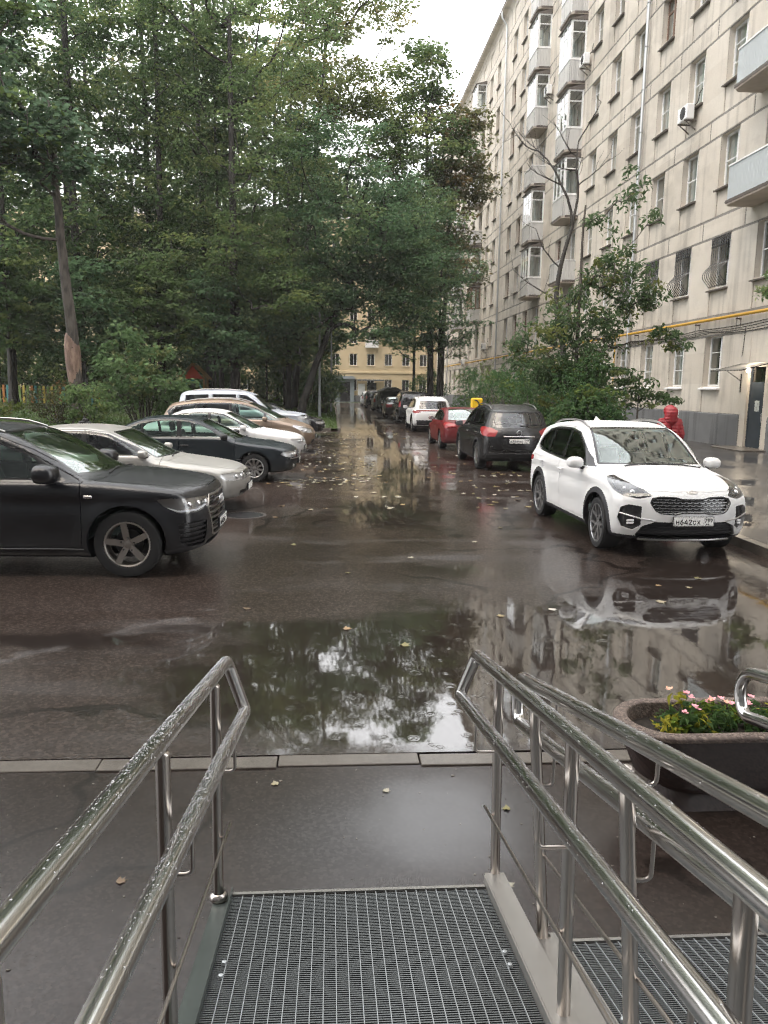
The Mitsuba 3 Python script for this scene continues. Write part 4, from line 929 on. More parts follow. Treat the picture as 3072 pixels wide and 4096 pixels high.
# black crossover seen from behind
def nis_extra(s):
    B = s.B
    p = B.hit((0, 0, 1.005), (-1, 0, 0)); x = p[0]-.012
    a = np.linspace(0, 2*PI, 25); s.put('emblem', cat(tube(np.stack([0*a+x, .062*np.cos(a), 1.005+.062*np.sin(a)], 1), .009, 6, False), box(x-.006, x+.006, -.075, .075, .993, 1.017)), 'chrome', smooth=40)
    pts = [B.hit((0, y, .915), (-1, 0, 0))+np.array([-.010, 0, 0]) for y in np.linspace(-.40, .40, 7)]; s.put('tailgate_strip', tube(pts, .018, 8), 'chrome', smooth=True)
    q = B.hit((0, .66, .64), (-1, 0, 0)); t = text_on('X-TRAIL', .040, .006)
    M = np.array([[0, 0, -1, q[0]-.004], [-1, 0, 0, .60], [0, 1, 0, .655], [0, 0, 0, 1.0]]); s.put('model_lettering', xf(t, M), 'chrome')
    w0 = B.hit((0, -.05, 1.20), (-1, 0, 0)); w1 = B.hit((0, -.48, 1.21), (-1, 0, 0)); s.put('rear_wiper', tube([w0+[-.02, 0, -.02], w1+[-.02, 0, 0]], .013, 6), 'black_plastic', smooth=True)
    hx = B.hit((0, 0, .57), (-1, 0, 0)); s.put('tow_cover', bbox(hx[0]-.012, hx[0]+.02, -.07, .07, .545, .575, .005), 'black_plastic')
N1 = scaled(KIA, 4.64, 1.82, 1.70, 2.705, .93, over=dict(R=.362, nst=140, nang=116, br=.26, crease=.95), paint='paint_black', mirror_mat='paint_black', handle_mat='chrome', trim='chrome', side_glass=['tint_glass', 'black_glass', 'black_glass'], clad=(.06, .30), plates=[('back', .80, ('В389НО', '799'))], extra=[nis_extra], wheel=(.225, .225, 5, 'wide'), rim_mat='alloy', mirror=(.70, 1.12, .9), rear_glass='tint_glass',
    rear=[(-.68, 1.13), (.68, 1.13), (.56, 1.50), (-.56, 1.50)])
N1['insets'] = [('tail_light', ('back', 38), [(-2.20, .50, 1.05), (-2.12, .66, 1.12), (-1.95, .84, 1.16), (-1.72, .90, 1.14), (-1.72, .91, 1.06), (-1.95, .87, .93), (-2.12, .72, .90), (-2.2, .56, .91)], 'flush', dict(mat='lamp_red', lim=(-2.6, -1.3))),
    ('tail_light_clear', ('back', 38), [(-2.20, .55, .985), (-2.05, .78, .995), (-1.80, .90, 1.03), (-1.78, .91, 1.00), (-1.95, .87, .93), (-2.12, .72, .90), (-2.2, .56, .91)], 'flush', dict(mat='lamp_clear', lim=(-2.6, -1.3))),
    ('plate_recess', ('back', 0), [(-.50, .88), (.50, .88), (.46, .72), (.38, .70), (-.38, .70), (-.46, .72)], 'grille', dict(depth=.02, back='paint_black', both=False, lim=(-2.6, -1.5))),
    ('bumper_lower', ('back', 0), [(-.80, .50), (.80, .50), (.76, .36), (-.76, .36)], 'flush', dict(mat='black_plastic', both=False, lim=(-2.6, -1.5))),
    ('reflector', ('back', 0), [(.50, .44), (.66, .44), (.66, .41), (.50, .41)], 'flush', dict(mat='lamp_red', both=False, lim=(-2.6, -1.5), round=0))]
N1['panels'] = N1['panels']+[('tailgate', 'back', [(-.64, 1.52), (.64, 1.52), (.80, 1.10), (.70, .62), (.60, .55), (-.60, .55), (-.70, .62), (-.80, 1.10)])]; N1['rear_cut'] = -1.55
Car('black_crossover', N1, (4.74, 21.60), math.radians(90.5))
lab('black_crossover', 'black crossover seen from behind, in front of the white crossover', 'car')
R1 = scaled(SEDAN, 4.80, 1.80, 1.44, 2.725, .93, over=dict(bf=.34, br=.26, k=.10, R=.33, nst=110, nang=92), paint='paint_red', mirror_mat='paint_red', handle_mat='paint_red', side_glass=['tint_glass']*3, wheel=(.22, .215, 10, 'ten'), plates=[('back', .62, ('', ''))], rear_top=(-1.98, .66, -1.05, .54, -.16, -.05))
R1['insets'] = [i for i in R1['insets'] if i[0] != 'tail_light']+[('tail_light', ('back', 38), [(-2.42, .46, .90), (-2.3, .76, .97), (-2.10, .87, .96), (-2.05, .88, .86), (-2.3, .82, .76), (-2.45, .46, .80)], 'flush', dict(mat='lamp_red', lim=(-2.6, -1.4))), ('tail_light_clear', ('back', 38), [(-2.35, .62, .90), (-2.18, .84, .93), (-2.10, .87, .88), (-2.3, .82, .79), (-2.38, .66, .81)], 'flush', dict(mat='lamp_clear', lim=(-2.6, -1.4)))]
Car('red_saloon', R1, (4.66, 28.1), math.radians(90))
lab('red_saloon', 'dark red saloon parked ahead of the black crossover', 'car')
def wht_extra(s):
    pts = [s.B.hit((0, y, 1.03), (-1, 0, 0))+np.array([-.006, 0, 0]) for y in np.linspace(-.80, .80, 13)]; s.put('light_bar', tube(pts, .030, 8), 'lamp_red', smooth=True)
W2 = scaled(KIA, 4.77, 1.90, 1.69, 2.845, .92, over=dict(**LOW, R=.37, br=.24), paint='paint_white', handle_mat='paint_white', mirror_mat='paint_white', plates=[('back', .78, ('', ''))], extra=[wht_extra], wheel=(.24, .235, 5, 'wide'), rim_mat='alloy', rear=[(-.70, 1.10), (.70, 1.10), (.60, 1.48), (-.60, 1.48)])
W2['insets'] = [i for i in W2['insets'] if i[0] == 'tail_light']+[('bumper_lower', ('back', 0), [(-.80, .58), (.80, .58), (.76, .34), (-.76, .34)], 'flush', dict(mat='black_plastic', both=False, lim=(-2.6, -1.5)))]
Car('white_off_roader', W2, (4.83, 38.8), math.radians(90))
lab('white_off_roader', 'large white off-roader seen from behind with a red light bar', 'car')
P2 = scaled(BOXY, 4.78, 1.885, 1.88, 2.79, .85, over=dict(**LOW), paint='paint_black', mirror_mat='chrome', handle_mat='chrome', rails=(-1.7, 0, .6, 'gloss_black'))
Car('black_off_roader', P2, (4.82, 47.2), math.radians(90))
lab('black_off_roader', 'tall black off-roader ahead of the white one', 'car')
G1 = scaled(SEDAN, 4.45, 1.70, 1.45, 2.6, .85, over=dict(**FAR), paint='paint_brown', mirror_mat='paint_brown')
Car('brown_saloon', G1, (4.55, 55.0), math.radians(90)); lab('brown_saloon', 'dull brown saloon ahead of the tall black off-roader', 'car')
G2 = scaled(MPV, 4.35, 1.70, 1.60, 2.6, .85, over=dict(**FAR), paint='paint_greygreen', mirror_mat='paint_greygreen')
Car('grey_estate', G2, (4.5, 69.5), math.radians(90)); lab('grey_estate', 'grey green estate car just beyond the canvas topped off-roader', 'car')
G3 = scaled(BOXY, 4.5, 1.8, 1.75, 2.7, .8, over=dict(**FAR), paint='paint_black', mirror_mat='paint_black')
Car('far_black_car', G3, (4.35, 80.0), math.radians(90)); lab('far_black_car', 'black car well beyond the canvas topped off-roader', 'car')
G4 = scaled(MPV, 4.4, 1.75, 1.62, 2.65, .85, over=dict(**FAR), paint='paint_white', mirror_mat='paint_white')
Car('far_white_car', G4, (4.2, 87.5), math.radians(90)); lab('far_white_car', 'white car farthest along the right side of the drive', 'car')
# canvas topped truck
TK = 'canvas_off_roader'; tx, ty = 4.75, 69.5
principled('canvas', proc(lambda p, n, uv: mix((0.030, 0.034, 0.026), (0.055, 0.060, 0.046), fbm(p.x*4, p.y*4, p.z*4, 3))), 0.7, True); principled('truck_green', (0.045, 0.055, 0.045), 0.45, True)
cv = m3.Manifold.batch_hull([m3.Manifold.sphere(.12, 10).translate([tx+dx, ty+dy, z]) for dx, z in ((-.98, 1.15), (.98, 1.15), (-.98, 2.35), (.98, 2.35), (-.35, 2.72), (.35, 2.72)) for dy in (-2.0, 1.9)])
cv = cv-m3.Manifold.batch_hull([m3.Manifold.sphere(.1, 8).translate([tx+dx, ty+dy, z]) for dx, z in ((-.80, 1.5), (.80, 1.5), (-.80, 2.2), (.80, 2.2), (0, 2.4)) for dy in (-2.6, -1.2)])
put(TK+'__canvas_cover', cv, 'canvas', smooth=40, uniq=False); put(TK+'__cargo_bed', bbox(tx-1.05, tx+1.05, ty-2.1, ty+2.0, .85, 1.2, .03), 'truck_green', uniq=False)
cb = m3.Manifold.batch_hull([bbox(tx-1.0, tx+1.0, ty+2.1, ty+3.9, .6, 1.5, .08), bbox(tx-.9, tx+.9, ty+2.15, ty+3.3, 1.5, 2.2, .1)]); put(TK+'__cab', cb, 'truck_green', smooth=30, uniq=False)
put(TK+'__chassis', bbox(tx-.5, tx+.5, ty-2.0, ty+3.8, .5, .84, .03), 'black_plastic', uniq=False)
for dx in (-1, 1):
    for dy in (-1.1, 3.0):
        w = lathe([(.05, -.02), (.22, 0), (.25, .02), (.43, .02), (.45, -.03), (.45, -.25), (.40, -.28), (.05, -.28)], 'y', 28); w.vertices = w.vertices[:, [1, 0, 2]]*np.array([dx, 1, 1.0]); 
        if dx > 0: w.faces = w.faces[:, ::-1]
        w.vertices += [tx+dx*1.0, ty+dy, .45]; put(TK+'__wheel', w, 'rubber', smooth=40)
    put(TK+'__tail_light', bbox(tx+dx*.8-.1, tx+dx*.8+.1, ty-2.13, ty-2.101, .9, 1.02, .01), 'lamp_red')
for k_ in [k for k in scene if k.startswith(TK+'__')]: scene[k_]['to_world'] = T().translate([4.75, 62.5, 0]).scale([.88, .80, .74]).translate([-tx, -ty, 0])
lab(TK, 'dark green off-roader with a canvas cover among the far parked cars', 'car')
# ------------------------------------------------------------------ the long pale apartment building on the right
FX, S0, FH, WH = 14.6, 2.31, 3.706, 1.90          # facade plane, first sill, storey height, window height
def plaster_c(c0, c1, streak=0.35):
    def f(p, n, uv):
        g = fbm(p.y*0.5, p.z*0.5, p.x, 4); f2 = noise(p.y*60, p.z*60, p.x*60)
        st = smoothstep(0.50, 0.80, fbm(p.y*3.2+p.x*3.2, p.z*0.22, 4.0, 4))
        pan = cell_rand(dr.floor(p.y/3.16), dr.floor(p.z/1.2), 3)
        c = mix(c0, c1, smoothstep(0.3, 0.7, g*0.75+pan*0.25))
        patch = smoothstep(0.60, 0.66, fbm(p.y*0.33+2.0, p.z*0.45, 11.0, 4))*0.10
        low = smoothstep(0.55, 0.8, fbm(p.y*1.1, p.z*1.6, 3.0, 4))*0.10
        return c*(0.95+0.1*f2)*(1-streak*0.6*st)*(1-patch-low)
    return f
principled('plaster', proc(plaster_c((0.495, 0.450, 0.388), (0.555, 0.512, 0.450))), 0.85, True)
principled('joint', proc(plaster_c((0.205, 0.190, 0.172), (0.25, 0.235, 0.215))), 0.9, True)
principled('plinth_grey', proc(plaster_c((0.125, 0.128, 0.134), (0.165, 0.168, 0.174), 0.6)), 0.75, True)
principled('reveal_white', (0.66, 0.64, 0.61), 0.7, True)
principled('frame_white', (0.68, 0.68, 0.68), 0.35, True)
principled('frame_brown', (0.16, 0.095, 0.065), 0.5, True)
principled('sill_metal', (0.10, 0.085, 0.075), 0.5, True)
principled('sill_white', (0.72, 0.72, 0.72), 0.45, True)
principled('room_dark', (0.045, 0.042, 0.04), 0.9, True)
principled('curtain', proc(lambda p, n, uv: mix((0.30, 0.30, 0.29), (0.62, 0.61, 0.58), cell_rand(dr.floor(p.y/3.16), dr.floor(p.z/3.706), 9))), 0.9, True)
principled('balcony_panel', proc(lambda p, n, uv: mix((0.42, 0.415, 0.40), (0.51, 0.505, 0.49), fbm(p.y*2, p.z*0.5, p.x*2, 3))*(1-0.25*smoothstep(0.5, 0.8, fbm(p.y*6+p.x*6, p.z*0.4, 1.0, 3)))), 0.5, True)
principled('balcony_blue', proc(lambda p, n, uv: mix((0.36, 0.39, 0.40), (0.42, 0.45, 0.46), fbm(p.y*2, p.z, p.x*2, 3))), 0.45, True)
principled('clapboard', (0.20, 0.20, 0.205), 0.5, True)
principled('concrete_soffit', proc(lambda p, n, uv: mix((0.30, 0.26, 0.22), (0.42, 0.37, 0.32), fbm(p.x*3, p.y*3, p.z*3, 3))), 0.85, True)
principled('galvanised', (0.50, 0.51, 0.52), 0.35, True, metallic=0.6)
principled('gas_yellow', (0.48, 0.27, 0.035), 0.4, True)
principled('cable_black', (0.05, 0.045, 0.04), 0.6, True)
principled('iron_black', (0.02, 0.02, 0.021), 0.45, True)
principled('door_steel', proc(lambda p, n, uv: mix((0.030, 0.040, 0.052), (0.045, 0.056, 0.070), fbm(p.y*4, p.z*4, 0.0, 3))), 0.4, True)
principled('paper', (0.45, 0.48, 0.47), 0.7, True)
principled('roof_tin', (0.16, 0.15, 0.145), 0.5, True)
scene['canopy_sheet'] = {'type': 'principledthin', 'base_color': rgb(.42, .42, .41), 'roughness': 0.2, 'diff_trans': 1.2, 'spec_trans': 0.7, 'eta': 1.5}
scene['bulb_glow'] = {'type': 'diffuse', 'reflectance': rgb(.8, .8, .75)}
AB = 'apartment_building'
lab(AB, 'long pale cream eight storey apartment building with glazed balconies and yellow gas pipe', 'building')
COLS = [28.5+3.16*j for j in range(-7, 6)]+[50.3, 58.4, 61.7, 64.9, 71.0, 74.2, 81.6, 84.8, 91.4, 94.6, 97.8, 101.0, 104.2]
BAYS = {'B': (47.1, 49.35), 'A': (54.85, 57.05), 'C': (77.3, 79.5), 'D': (87.2, 89.4)}
WINW = 1.38
ops = [(y, y+WINW, 'w') for y in COLS]+[(b[0]+0.35, b[1]-0.35, 'b') for b in BAYS.values()]
ops.sort()
YA, YB = 5.0, 108.0
EAVE = 32.75
sill = lambda k: S0+FH*k
wall, pan_rest = [], []
DOORY = (25.36, 26.46)
edges = [YA]+[v for o in ops for v in o[:2]]+[YB]
D = 0.62
def rowsegs():
    for i in range(0, len(edges)-1, 2): yield edges[i], edges[i+1]
jb = []
for y0, y1 in rowsegs():          # piers, with the grey mortar that shows in the joints on their face
    wall.append(box(FX+0.035, FX+D, y0, y1, 0.0, EAVE)); jb.append(box(FX+0.014, FX+0.034, y0+0.003, y1-0.003, 1.0, EAVE-0.3))
for y0, y1, t in ops:
    for k in range(-1, 8):
        z0 = sill(k)+WH if k >= 0 else 0.0
        z1 = sill(k+1)-(0.9 if t == 'b' else 0) if k < 7 else EAVE
        if y0 < DOORY[0] < y1+0.4 and k == -1:
            continue
        wall.append(box(FX+0.06, FX+D, y0, y1, z0, z1))
        if k >= 0: jb.append(box(FX+0.0145, FX+0.0595, y0-0.003, y1+0.003, z0+0.001, sill(k)+2.63+0.06))
put(AB+'__wall', cat(wall), 'plaster', uniq=False); put(AB+'__joint_mortar', cat(jb), 'joint', uniq=False); labels[AB+'__joint_mortar'] = {'kind': 'stuff'}
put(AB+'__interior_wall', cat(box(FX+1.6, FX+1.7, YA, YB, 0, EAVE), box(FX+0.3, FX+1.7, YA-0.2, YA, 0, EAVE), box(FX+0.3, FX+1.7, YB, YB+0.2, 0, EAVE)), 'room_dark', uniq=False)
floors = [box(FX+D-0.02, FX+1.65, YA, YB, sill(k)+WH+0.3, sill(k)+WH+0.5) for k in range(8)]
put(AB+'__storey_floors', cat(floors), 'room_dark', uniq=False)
# facing panels
G = 0.075
def panel(y0, y1, z0, z1, x0, near):
    if y1-y0 < 0.12 or z1-z0 < 0.12: return
    m = bbox(x0, FX+0.033, y0, y1, z0, z1, 0.006)
    if near: put(AB+'__wall_panel', m, 'plaster')
    else: pan_rest.append(m)
rngb = random.Random(5)
segs = list(rowsegs())
for i, (y0, y1) in enumerate(segs):
    ym = 0.5*(y0+y1)
    for k in range(-1, 8):
        near = 26.5 < ym < 58 and not (ym < 29 and k > 4)
        jit = lambda: rngb.uniform(-0.006, 0.006)
        zt = sill(k+1)+WH-G*0.6 if k < 7 else EAVE-0.02
        z0 = sill(k)+2.63+G*0.6 if k >= 0 else 1.32
        yy0, yy1 = y0, y1
        if k == -1 and y0 < DOORY[0] < y1: continue
        panel(yy0+0.001, yy1-0.001, z0, zt, FX+jit()*0.5, near)
    ya, yb = (ym, 0.5*sum(segs[i+1])) if i+1 < len(segs) else (ym, YB)
    for k in range(0, 8):
        near = 26 < ya < 58 and not (ym < 29 and k > 4)
        panel(ya+G*0.6, yb-G*0.6, sill(k)+WH+G*0.6, sill(k)+2.63-G*0.6, FX+rngb.uniform(-0.004, 0.002), near)
for y0, y1, t in ops:
    for k in range(0, 8):
        if t == 'b': continue
        if y0 < DOORY[0] < y1+0.4 and k == 0: continue
        near = 27 < y0 < 55 and not (y0 < 29 and k > 4)
        if near: put(AB+'__spandrel_panel', bbox(FX+0.045, FX+0.059, y0+0.05, y1-0.002, (sill(k-1)+2.63+G if k else 1.32), sill(k)-0.10, 0.006), 'plaster')
        else: pan_rest.append(box(FX+0.045, FX+0.059, y0+0.05, y1-0.002, (sill(k-1)+2.63+G if k else 1.32), sill(k)-0.10))
k_ = put(AB+'__far_wall_panels', cat(pan_rest), 'plaster', uniq=False); labels[k_] = {'kind': 'stuff'}
# plinth, cornice, roof
pl = [bbox(FX-0.06, FX+0.3, a, b, -0.1, 1.30, 0.02) for a, b in ((YA, 25.0), (26.82, 60.0), (60.01, YB))]
put(AB+'__plinth', cat(pl), 'plinth_grey', uniq=False)
prof = [(FX+0.3, EAVE-0.62), (FX, EAVE-0.60), (FX-0.06, EAVE-0.35), (FX-0.22, EAVE-0.12), (FX-0.55, EAVE), (FX-0.62, EAVE+0.02), (FX-0.62, EAVE+0.12), (FX+0.3, EAVE+0.14)]
c = prism(prof, YA, YB, 'y'); put(AB+'__cornice', c, 'plaster', uniq=False)
put(AB+'__roof', prism([(FX-0.68, EAVE+0.13), (FX-0.68, EAVE+0.17), (FX+7, EAVE+3.2), (FX+14, EAVE+0.15)], YA-0.3, YB+0.3, 'y'), 'roof_tin', uniq=False)
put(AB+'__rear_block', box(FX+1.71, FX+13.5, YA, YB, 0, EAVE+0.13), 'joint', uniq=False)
# windows
def wframe(y0, y1, z0, z1, style, x):
    b = 0.065; m = [box(x, x+0.07, y0, y1, z0, z0+b), box(x, x+0.07, y0, y1, z1-b, z1), box(x, x+0.07, y0, y0+b, z0+b, z1-b), box(x, x+0.07, y1-b, y1, z0+b, z1-b)]
    zi0, zi1 = z0+b, z1-b; yc = y0+(y1-y0)*(0.36 if style != 2 else 0.5)
    if style in (0, 1, 2): m.append(box(x-0.012, x+0.075, yc-0.06, yc+0.06, zi0, zi1))
    if style == 0: m.append(box(x+0.01, x+0.055, yc+0.06, y1-b, z0+0.5*(z1-z0)-0.02, z0+0.5*(z1-z0)+0.02))
    if style == 1: m += [box(x+0.01, x+0.055, yc+0.06, y1-b, z0+q*(z1-z0)-0.016, z0+q*(z1-z0)+0.016) for q in (0.35, 0.68)]
    if style == 2: m.append(box(x-0.005, x+0.07, y0+b, y1-b, z0+0.70*(z1-z0)-0.03, z0+0.70*(z1-z0)+0.03))
    return cat(m)
def grille(y0, y1, z0, z1):
    ms = []; n = 8; H = z1-z0
    for i in range(n+1):
        y = y0+(y1-y0)*i/n
        pts = []
        for t in np.linspace(0, 1, 18):
            z = z0+0.04+t*(H-0.06); bl = 0.30*math.sin(PI*min(t/0.46, 1.0))**1.3 if t < 0.46 else 0.0
            pts.append((FX-0.03-bl+0.0, y, z))
        ms.append(tube(pts, 0.016, 4))
    for t in (0.03, 0.47, 0.80, 0.98): ms.append(tube([(FX-0.03, y0, z0+t*H), (FX-0.03, y1, z0+t*H)], 0.016, 4))
    for i in range(n):           # scrolls in the upper field
        yc = y0+(y1-y0)*(i+0.5)/n; r = (y1-y0)/n*0.42
        for zc in (0.84, 0.90, 0.95):
            a = np.linspace(0, 2*PI, 9); ms.append(tube(np.stack([0*a+FX-0.035, yc+r*np.cos(a), z0+zc*H+0.05*np.sin(a)], 1), 0.014, 4, False))
    return cat(ms)
rw = random.Random(11)
far_frames, far_panes, far_sills, far_curt, far_frames2 = [], [], [], [], []
def add_window(y0, y1, k, near, bay=False):
    z0, z1 = sill(k)-(0.9 if bay else 0), sill(k)+WH
    st = rw.choice([0, 1, 0, 2, 3]); brown = rw.random() < 0.22 and not (k == 0 or (k <= 3 and y0 < 45)); xr = FX+0.24
    if k == 0: st = 1
    elif k == 2 and y0 < 45: st = 0
    x = xr
    fr = wframe(y0+0.002, y1-0.002, z0+0.003, z1-0.003, st, x)
    pn = box(x+0.03, x+0.036, y0+0.05, y1-0.05, z0+0.05, z1-0.05)
    cw = rw.uniform(0.25, 0.95); ny = 14; yy = np.linspace(y0, y0+(y1-y0)*cw, ny) if rw.random() < 0.5 else np.linspace(y1-(y1-y0)*cw, y1, ny)
    xx = FX+0.44+0.035*np.sin(np.arange(ny)*1.9+rw.random()*6)
    v = np.vstack([np.stack([xx, yy, 0*yy+z0], 1), np.stack([xx, yy, 0*yy+z1], 1)]); i = np.arange(ny-1)
    cu = tri(v, np.vstack([np.stack([i, i+1, i+1+ny], 1), np.stack([i, i+1+ny, i+ny], 1)]))
    white = k == 0
    sl = prism([(FX+0.22, z0-0.005), (FX-0.13, z0-0.075), (FX-0.13, z0-0.125), (FX-0.11, z0-0.125), (FX+0.055, z0-0.11), (FX+0.22, z0-0.05)], y0-0.05, y1+0.05, 'y')
    liner = cat(box(FX+0.061, x+0.01, y1-0.0015, y1+0.0, z0, z1), box(FX+0.061, x+0.01, y0, y0+0.0015, z0, z1)) if False else None
    if near:
        w = num(AB+'__window')
        put(w, fr, 'frame_brown' if brown else 'frame_white', uniq=False); put(w+'__pane', pn, 'window_glass'); put(w+'__curtain', cu, 'curtain', smooth=True)
        if not bay: put(w+'__sill', sl, 'sill_white' if white else 'sill_metal')
        if k == 1 and 28 < y0 < 40: put(w+'__grille', grille(y0+0.02, y1-0.02, z0, z1), 'iron_black', smooth=40)
    else:
        (far_frames2 if brown else far_frames).append(fr); far_panes.append(pn); far_curt.append(cu); far_sills.append(sl)
for y0, y1, t in ops:
    for k in range(8):
        if y0 < DOORY[0] < y1+0.4 and k == 0: continue
        add_window(y0, y1, k, 28 < y0 < 86 and not (y0 < 29.5 and k > 4), t == 'b')
for nm, ms, mt in (('off_frame_window_frames', far_frames, 'frame_white'), ('off_frame_brown_frames', far_frames2, 'frame_brown'), ('off_frame_panes', far_panes, 'window_glass'), ('off_frame_curtains', far_curt, 'curtain'), ('off_frame_sills', far_sills, 'sill_metal')):
    nm = nm.replace('off_frame', 'distant')
    if ms: put(AB+'__'+nm, cat(ms), mt, uniq=False); labels[AB+'__'+nm] = {'kind': 'stuff'}
# balconies and glazed bays
def balcony(y0, y1, k, kind, dep=0.93, front='balcony_panel', roof=True, frame='frame_white'):
    b = num(AB+'__balcony'); x0 = FX-dep; zs = sill(k)-1.26; zp = sill(k)+0.03
    ch = 0.18
    slab = prism([(FX-0.004, y0-0.06), (x0+ch-0.08, y0-0.06), (x0-0.08, y0+ch-0.06), (x0-0.08, y1-ch+0.06), (x0+ch-0.08, y1+0.06), (FX-0.004, y1+0.06)], zs, zs+0.11)
    put(b, slab, 'concrete_soffit', uniq=False)
    put(b+'__slab_edge', cat([box(x0-0.10, x0-0.082, y0+0.05, y1-0.05, zs+0.05, zs+0.16), box(x0+0.14, FX-0.01, y0-0.085, y0-0.062, zs+0.05, zs+0.16)]), 'sill_metal')
    tilt = 0.14 if front == 'clapboard' else 0.0
    ribs = []
    def ribbed(pa, pb, n):
        pa, pb = np.array(pa), np.array(pb); t = (pb-pa)/np.linalg.norm(pb-pa); nr = np.array([t[1], -t[0]]); 
        us = np.linspace(0, 1, 2*n+1); off = np.where(np.arange(2*n+1) % 2, 0.012, -0.004) if front != 'clapboard' else 0*us
        lo = np.stack([pa[0]+(pb-pa)[0]*us+nr[0]*off, pa[1]+(pb-pa)[1]*us+nr[1]*off], 1); hi = lo+nr*tilt if tilt else lo
        v = np.vstack([np.column_stack([lo, 0*us+zs+0.13]), np.column_stack([hi, 0*us+zp])]); i = np.arange(2*n); m = 2*n+1
        ribs.append(tri(v, np.vstack([np.stack([i, i+1, i+1+m], 1), np.stack([i, i+1+m, i+m], 1)])))
    ribbed((FX, y0), (x0, y0), 9); ribbed((x0, y0), (x0, y1), 16); ribbed((x0, y1), (FX, y1), 9)
    put(b+'__parapet', cat(ribs), front)
    put(b+'__rail', cat(box(x0-0.03-tilt, x0+0.05, y0-0.03-tilt, y1+0.03, zp, zp+0.05), box(x0+0.051, FX-0.002, y0-0.03-tilt, y0+0.04, zp, zp+0.05)), 'sill_white' if front != 'clapboard' else frame)
    if kind == 'glazed':
        zt = sill(k)+2.16; fr, pn = [], []
        def side(pa, pb, n):
            pa, pb = np.array(pa), np.array(pb); L = np.linalg.norm(pb-pa); t = (pb-pa)/L; ang = math.atan2(t[1], t[0]); M = rotz(ang, (pa[0], pa[1], 0))
            ms = [box(0, L, -0.03, 0.03, zp+0.05, zp+0.13), box(0, L, -0.03, 0.03, zt-0.09, zt)]
            for i in range(n+1): u = min(max(L*i/n, 0.05), L-0.05); ms.append(box(u-0.05, u+0.05, -0.032, 0.032, zp+0.131, zt-0.091))
            ms.append(box(0.05, L-0.05, -0.022, 0.022, zt-0.66, zt-0.60))
            fr.append(xf(cat(ms), M)); pn.append(xf(box(0.03, L-0.03, -0.004, 0.004, zp+0.1, zt-0.05), M))
        side((FX, y0+0.02), (x0+0.02, y0+0.02), 1 if frame == 'frame_white' else 2); side((x0+0.02, y0+0.02), (x0+0.02, y1-0.02), 3); side((x0+0.02, y1-0.02), (FX, y1-0.02), 1)
        put(b+'__window_frame', cat(fr), frame); put(b+'__pane', cat(pn), 'window_glass')
        rf = prism([(FX-0.005, zt+0.30), (x0-0.12, zt+0.02), (x0-0.12, zt-0.005), (FX-0.005, zt+0.005)], y0-0.08, y1+0.08, 'y')
        put(b+'__canopy', rf, 'sill_metal')
    return b
for k in range(1, 8):
    if k in (2, 3, 5, 6, 7): balcony(*BAYS['A'], k, 'glazed')
    if k == 4: balcony(*BAYS['A'], k, 'open')
    if k in (3, 4, 5, 6, 7): balcony(*BAYS['B'], k, 'glazed')
    if k == 2: balcony(*BAYS['B'], k, 'open')
    if k in (7, 5): balcony(*BAYS['C'], k, 'glazed')
    if k == 3: balcony(*BAYS['C'], k, 'glazed', front='clapboard')
    if k == 2: balcony(*BAYS['C'], k, 'glazed', frame='frame_brown')
    if k in (4, 6): balcony(*BAYS['C'], k, 'open')
    if k in (2, 3, 4): balcony(*BAYS['D'], k, 'glazed')
    if k in (5, 6): balcony(*BAYS['D'], k, 'open')
labels_b = {}
for k in (2, 3): balcony(24.3, 27.15, k, 'open', front='balcony_blue', dep=0.95)
# drainpipes with brackets and hopper, yellow gas pipe, cables
def drainpipe(y, z0):
    ms = [tube(bend([(FX-0.17, y, z0), (FX-0.17, y, EAVE-1.1), (FX-0.62, y, EAVE-0.45), (FX-0.62, y, EAVE-0.02)], 0.2), 0.075, 10)]
    for z in np.arange(z0+0.8, EAVE-1.2, 1.85):
        ms.append(lathe([(0.075, z), (0.085, z+0.01), (0.085, z+0.05), (0.075, z+0.06)], 'z', 10)); ms[-1].vertices += [FX-0.17, y, 0]; ms.append(box(FX-0.10, FX+0.0, y-0.01, y+0.01, z+0.02, z+0.04))
        ms.append(box(FX-0.27, FX-0.09, y-0.10, y+0.10, z+0.026, z+0.034))
    put(AB+'__drainpipe', cat(ms), 'galvanised', smooth=40)
for y, z0 in ((37.5, 0.25), (68.35, 0.25), (97.0, 0.25)): drainpipe(y, z0)
gz = 4.80; pts = [(FX-0.17, 22.0, gz+0.02), (FX-0.17, 60.0, gz-0.02), (FX-0.17, 105.0, gz-0.06)]
put(AB+'__gas_pipe', tube(pts, 0.060, 12), 'gas_yellow', smooth=40)
put(AB+'__gas_pipe_drop', tube([(FX-0.13, 39.3, gz), (FX-0.13, 39.3, 1.6)], 0.028, 8), 'gas_yellow', smooth=True)
br = []
for y in np.arange(24.2, 100, 3.1): br += [box(FX-0.2, FX+0.02, y-0.03, y+0.03, gz-0.13, gz-0.075), prism([(FX-0.02, gz-0.13), (FX, gz-0.40), (FX, gz-0.13)], y-0.012, y+0.012, 'y')]
put(AB+'__pipe_bracket', cat(br), 'sill_metal')
rc = random.Random(8)
for c in range(4):
    pts = []; z = gz-0.28-0.05*c; 
    for y in np.arange(23, 45, 0.35): pts.append((FX-0.03-0.012*c, y, z-(0.06+0.015*c)*abs(math.sin((y+c*0.4)*0.62))+0.03*math.sin(y*0.31+c)-0.004*(y-25)))
    put(AB+'__cable', tube(pts, 0.014, 4), 'cable_black', smooth=True)
put(AB+'__cable', tube([(FX-0.02, 26.9, 4.4), (FX-0.03, 26.95, 3.4), (FX-0.2, 26.7, 3.35)], 0.012, 4), 'cable_black', smooth=True)
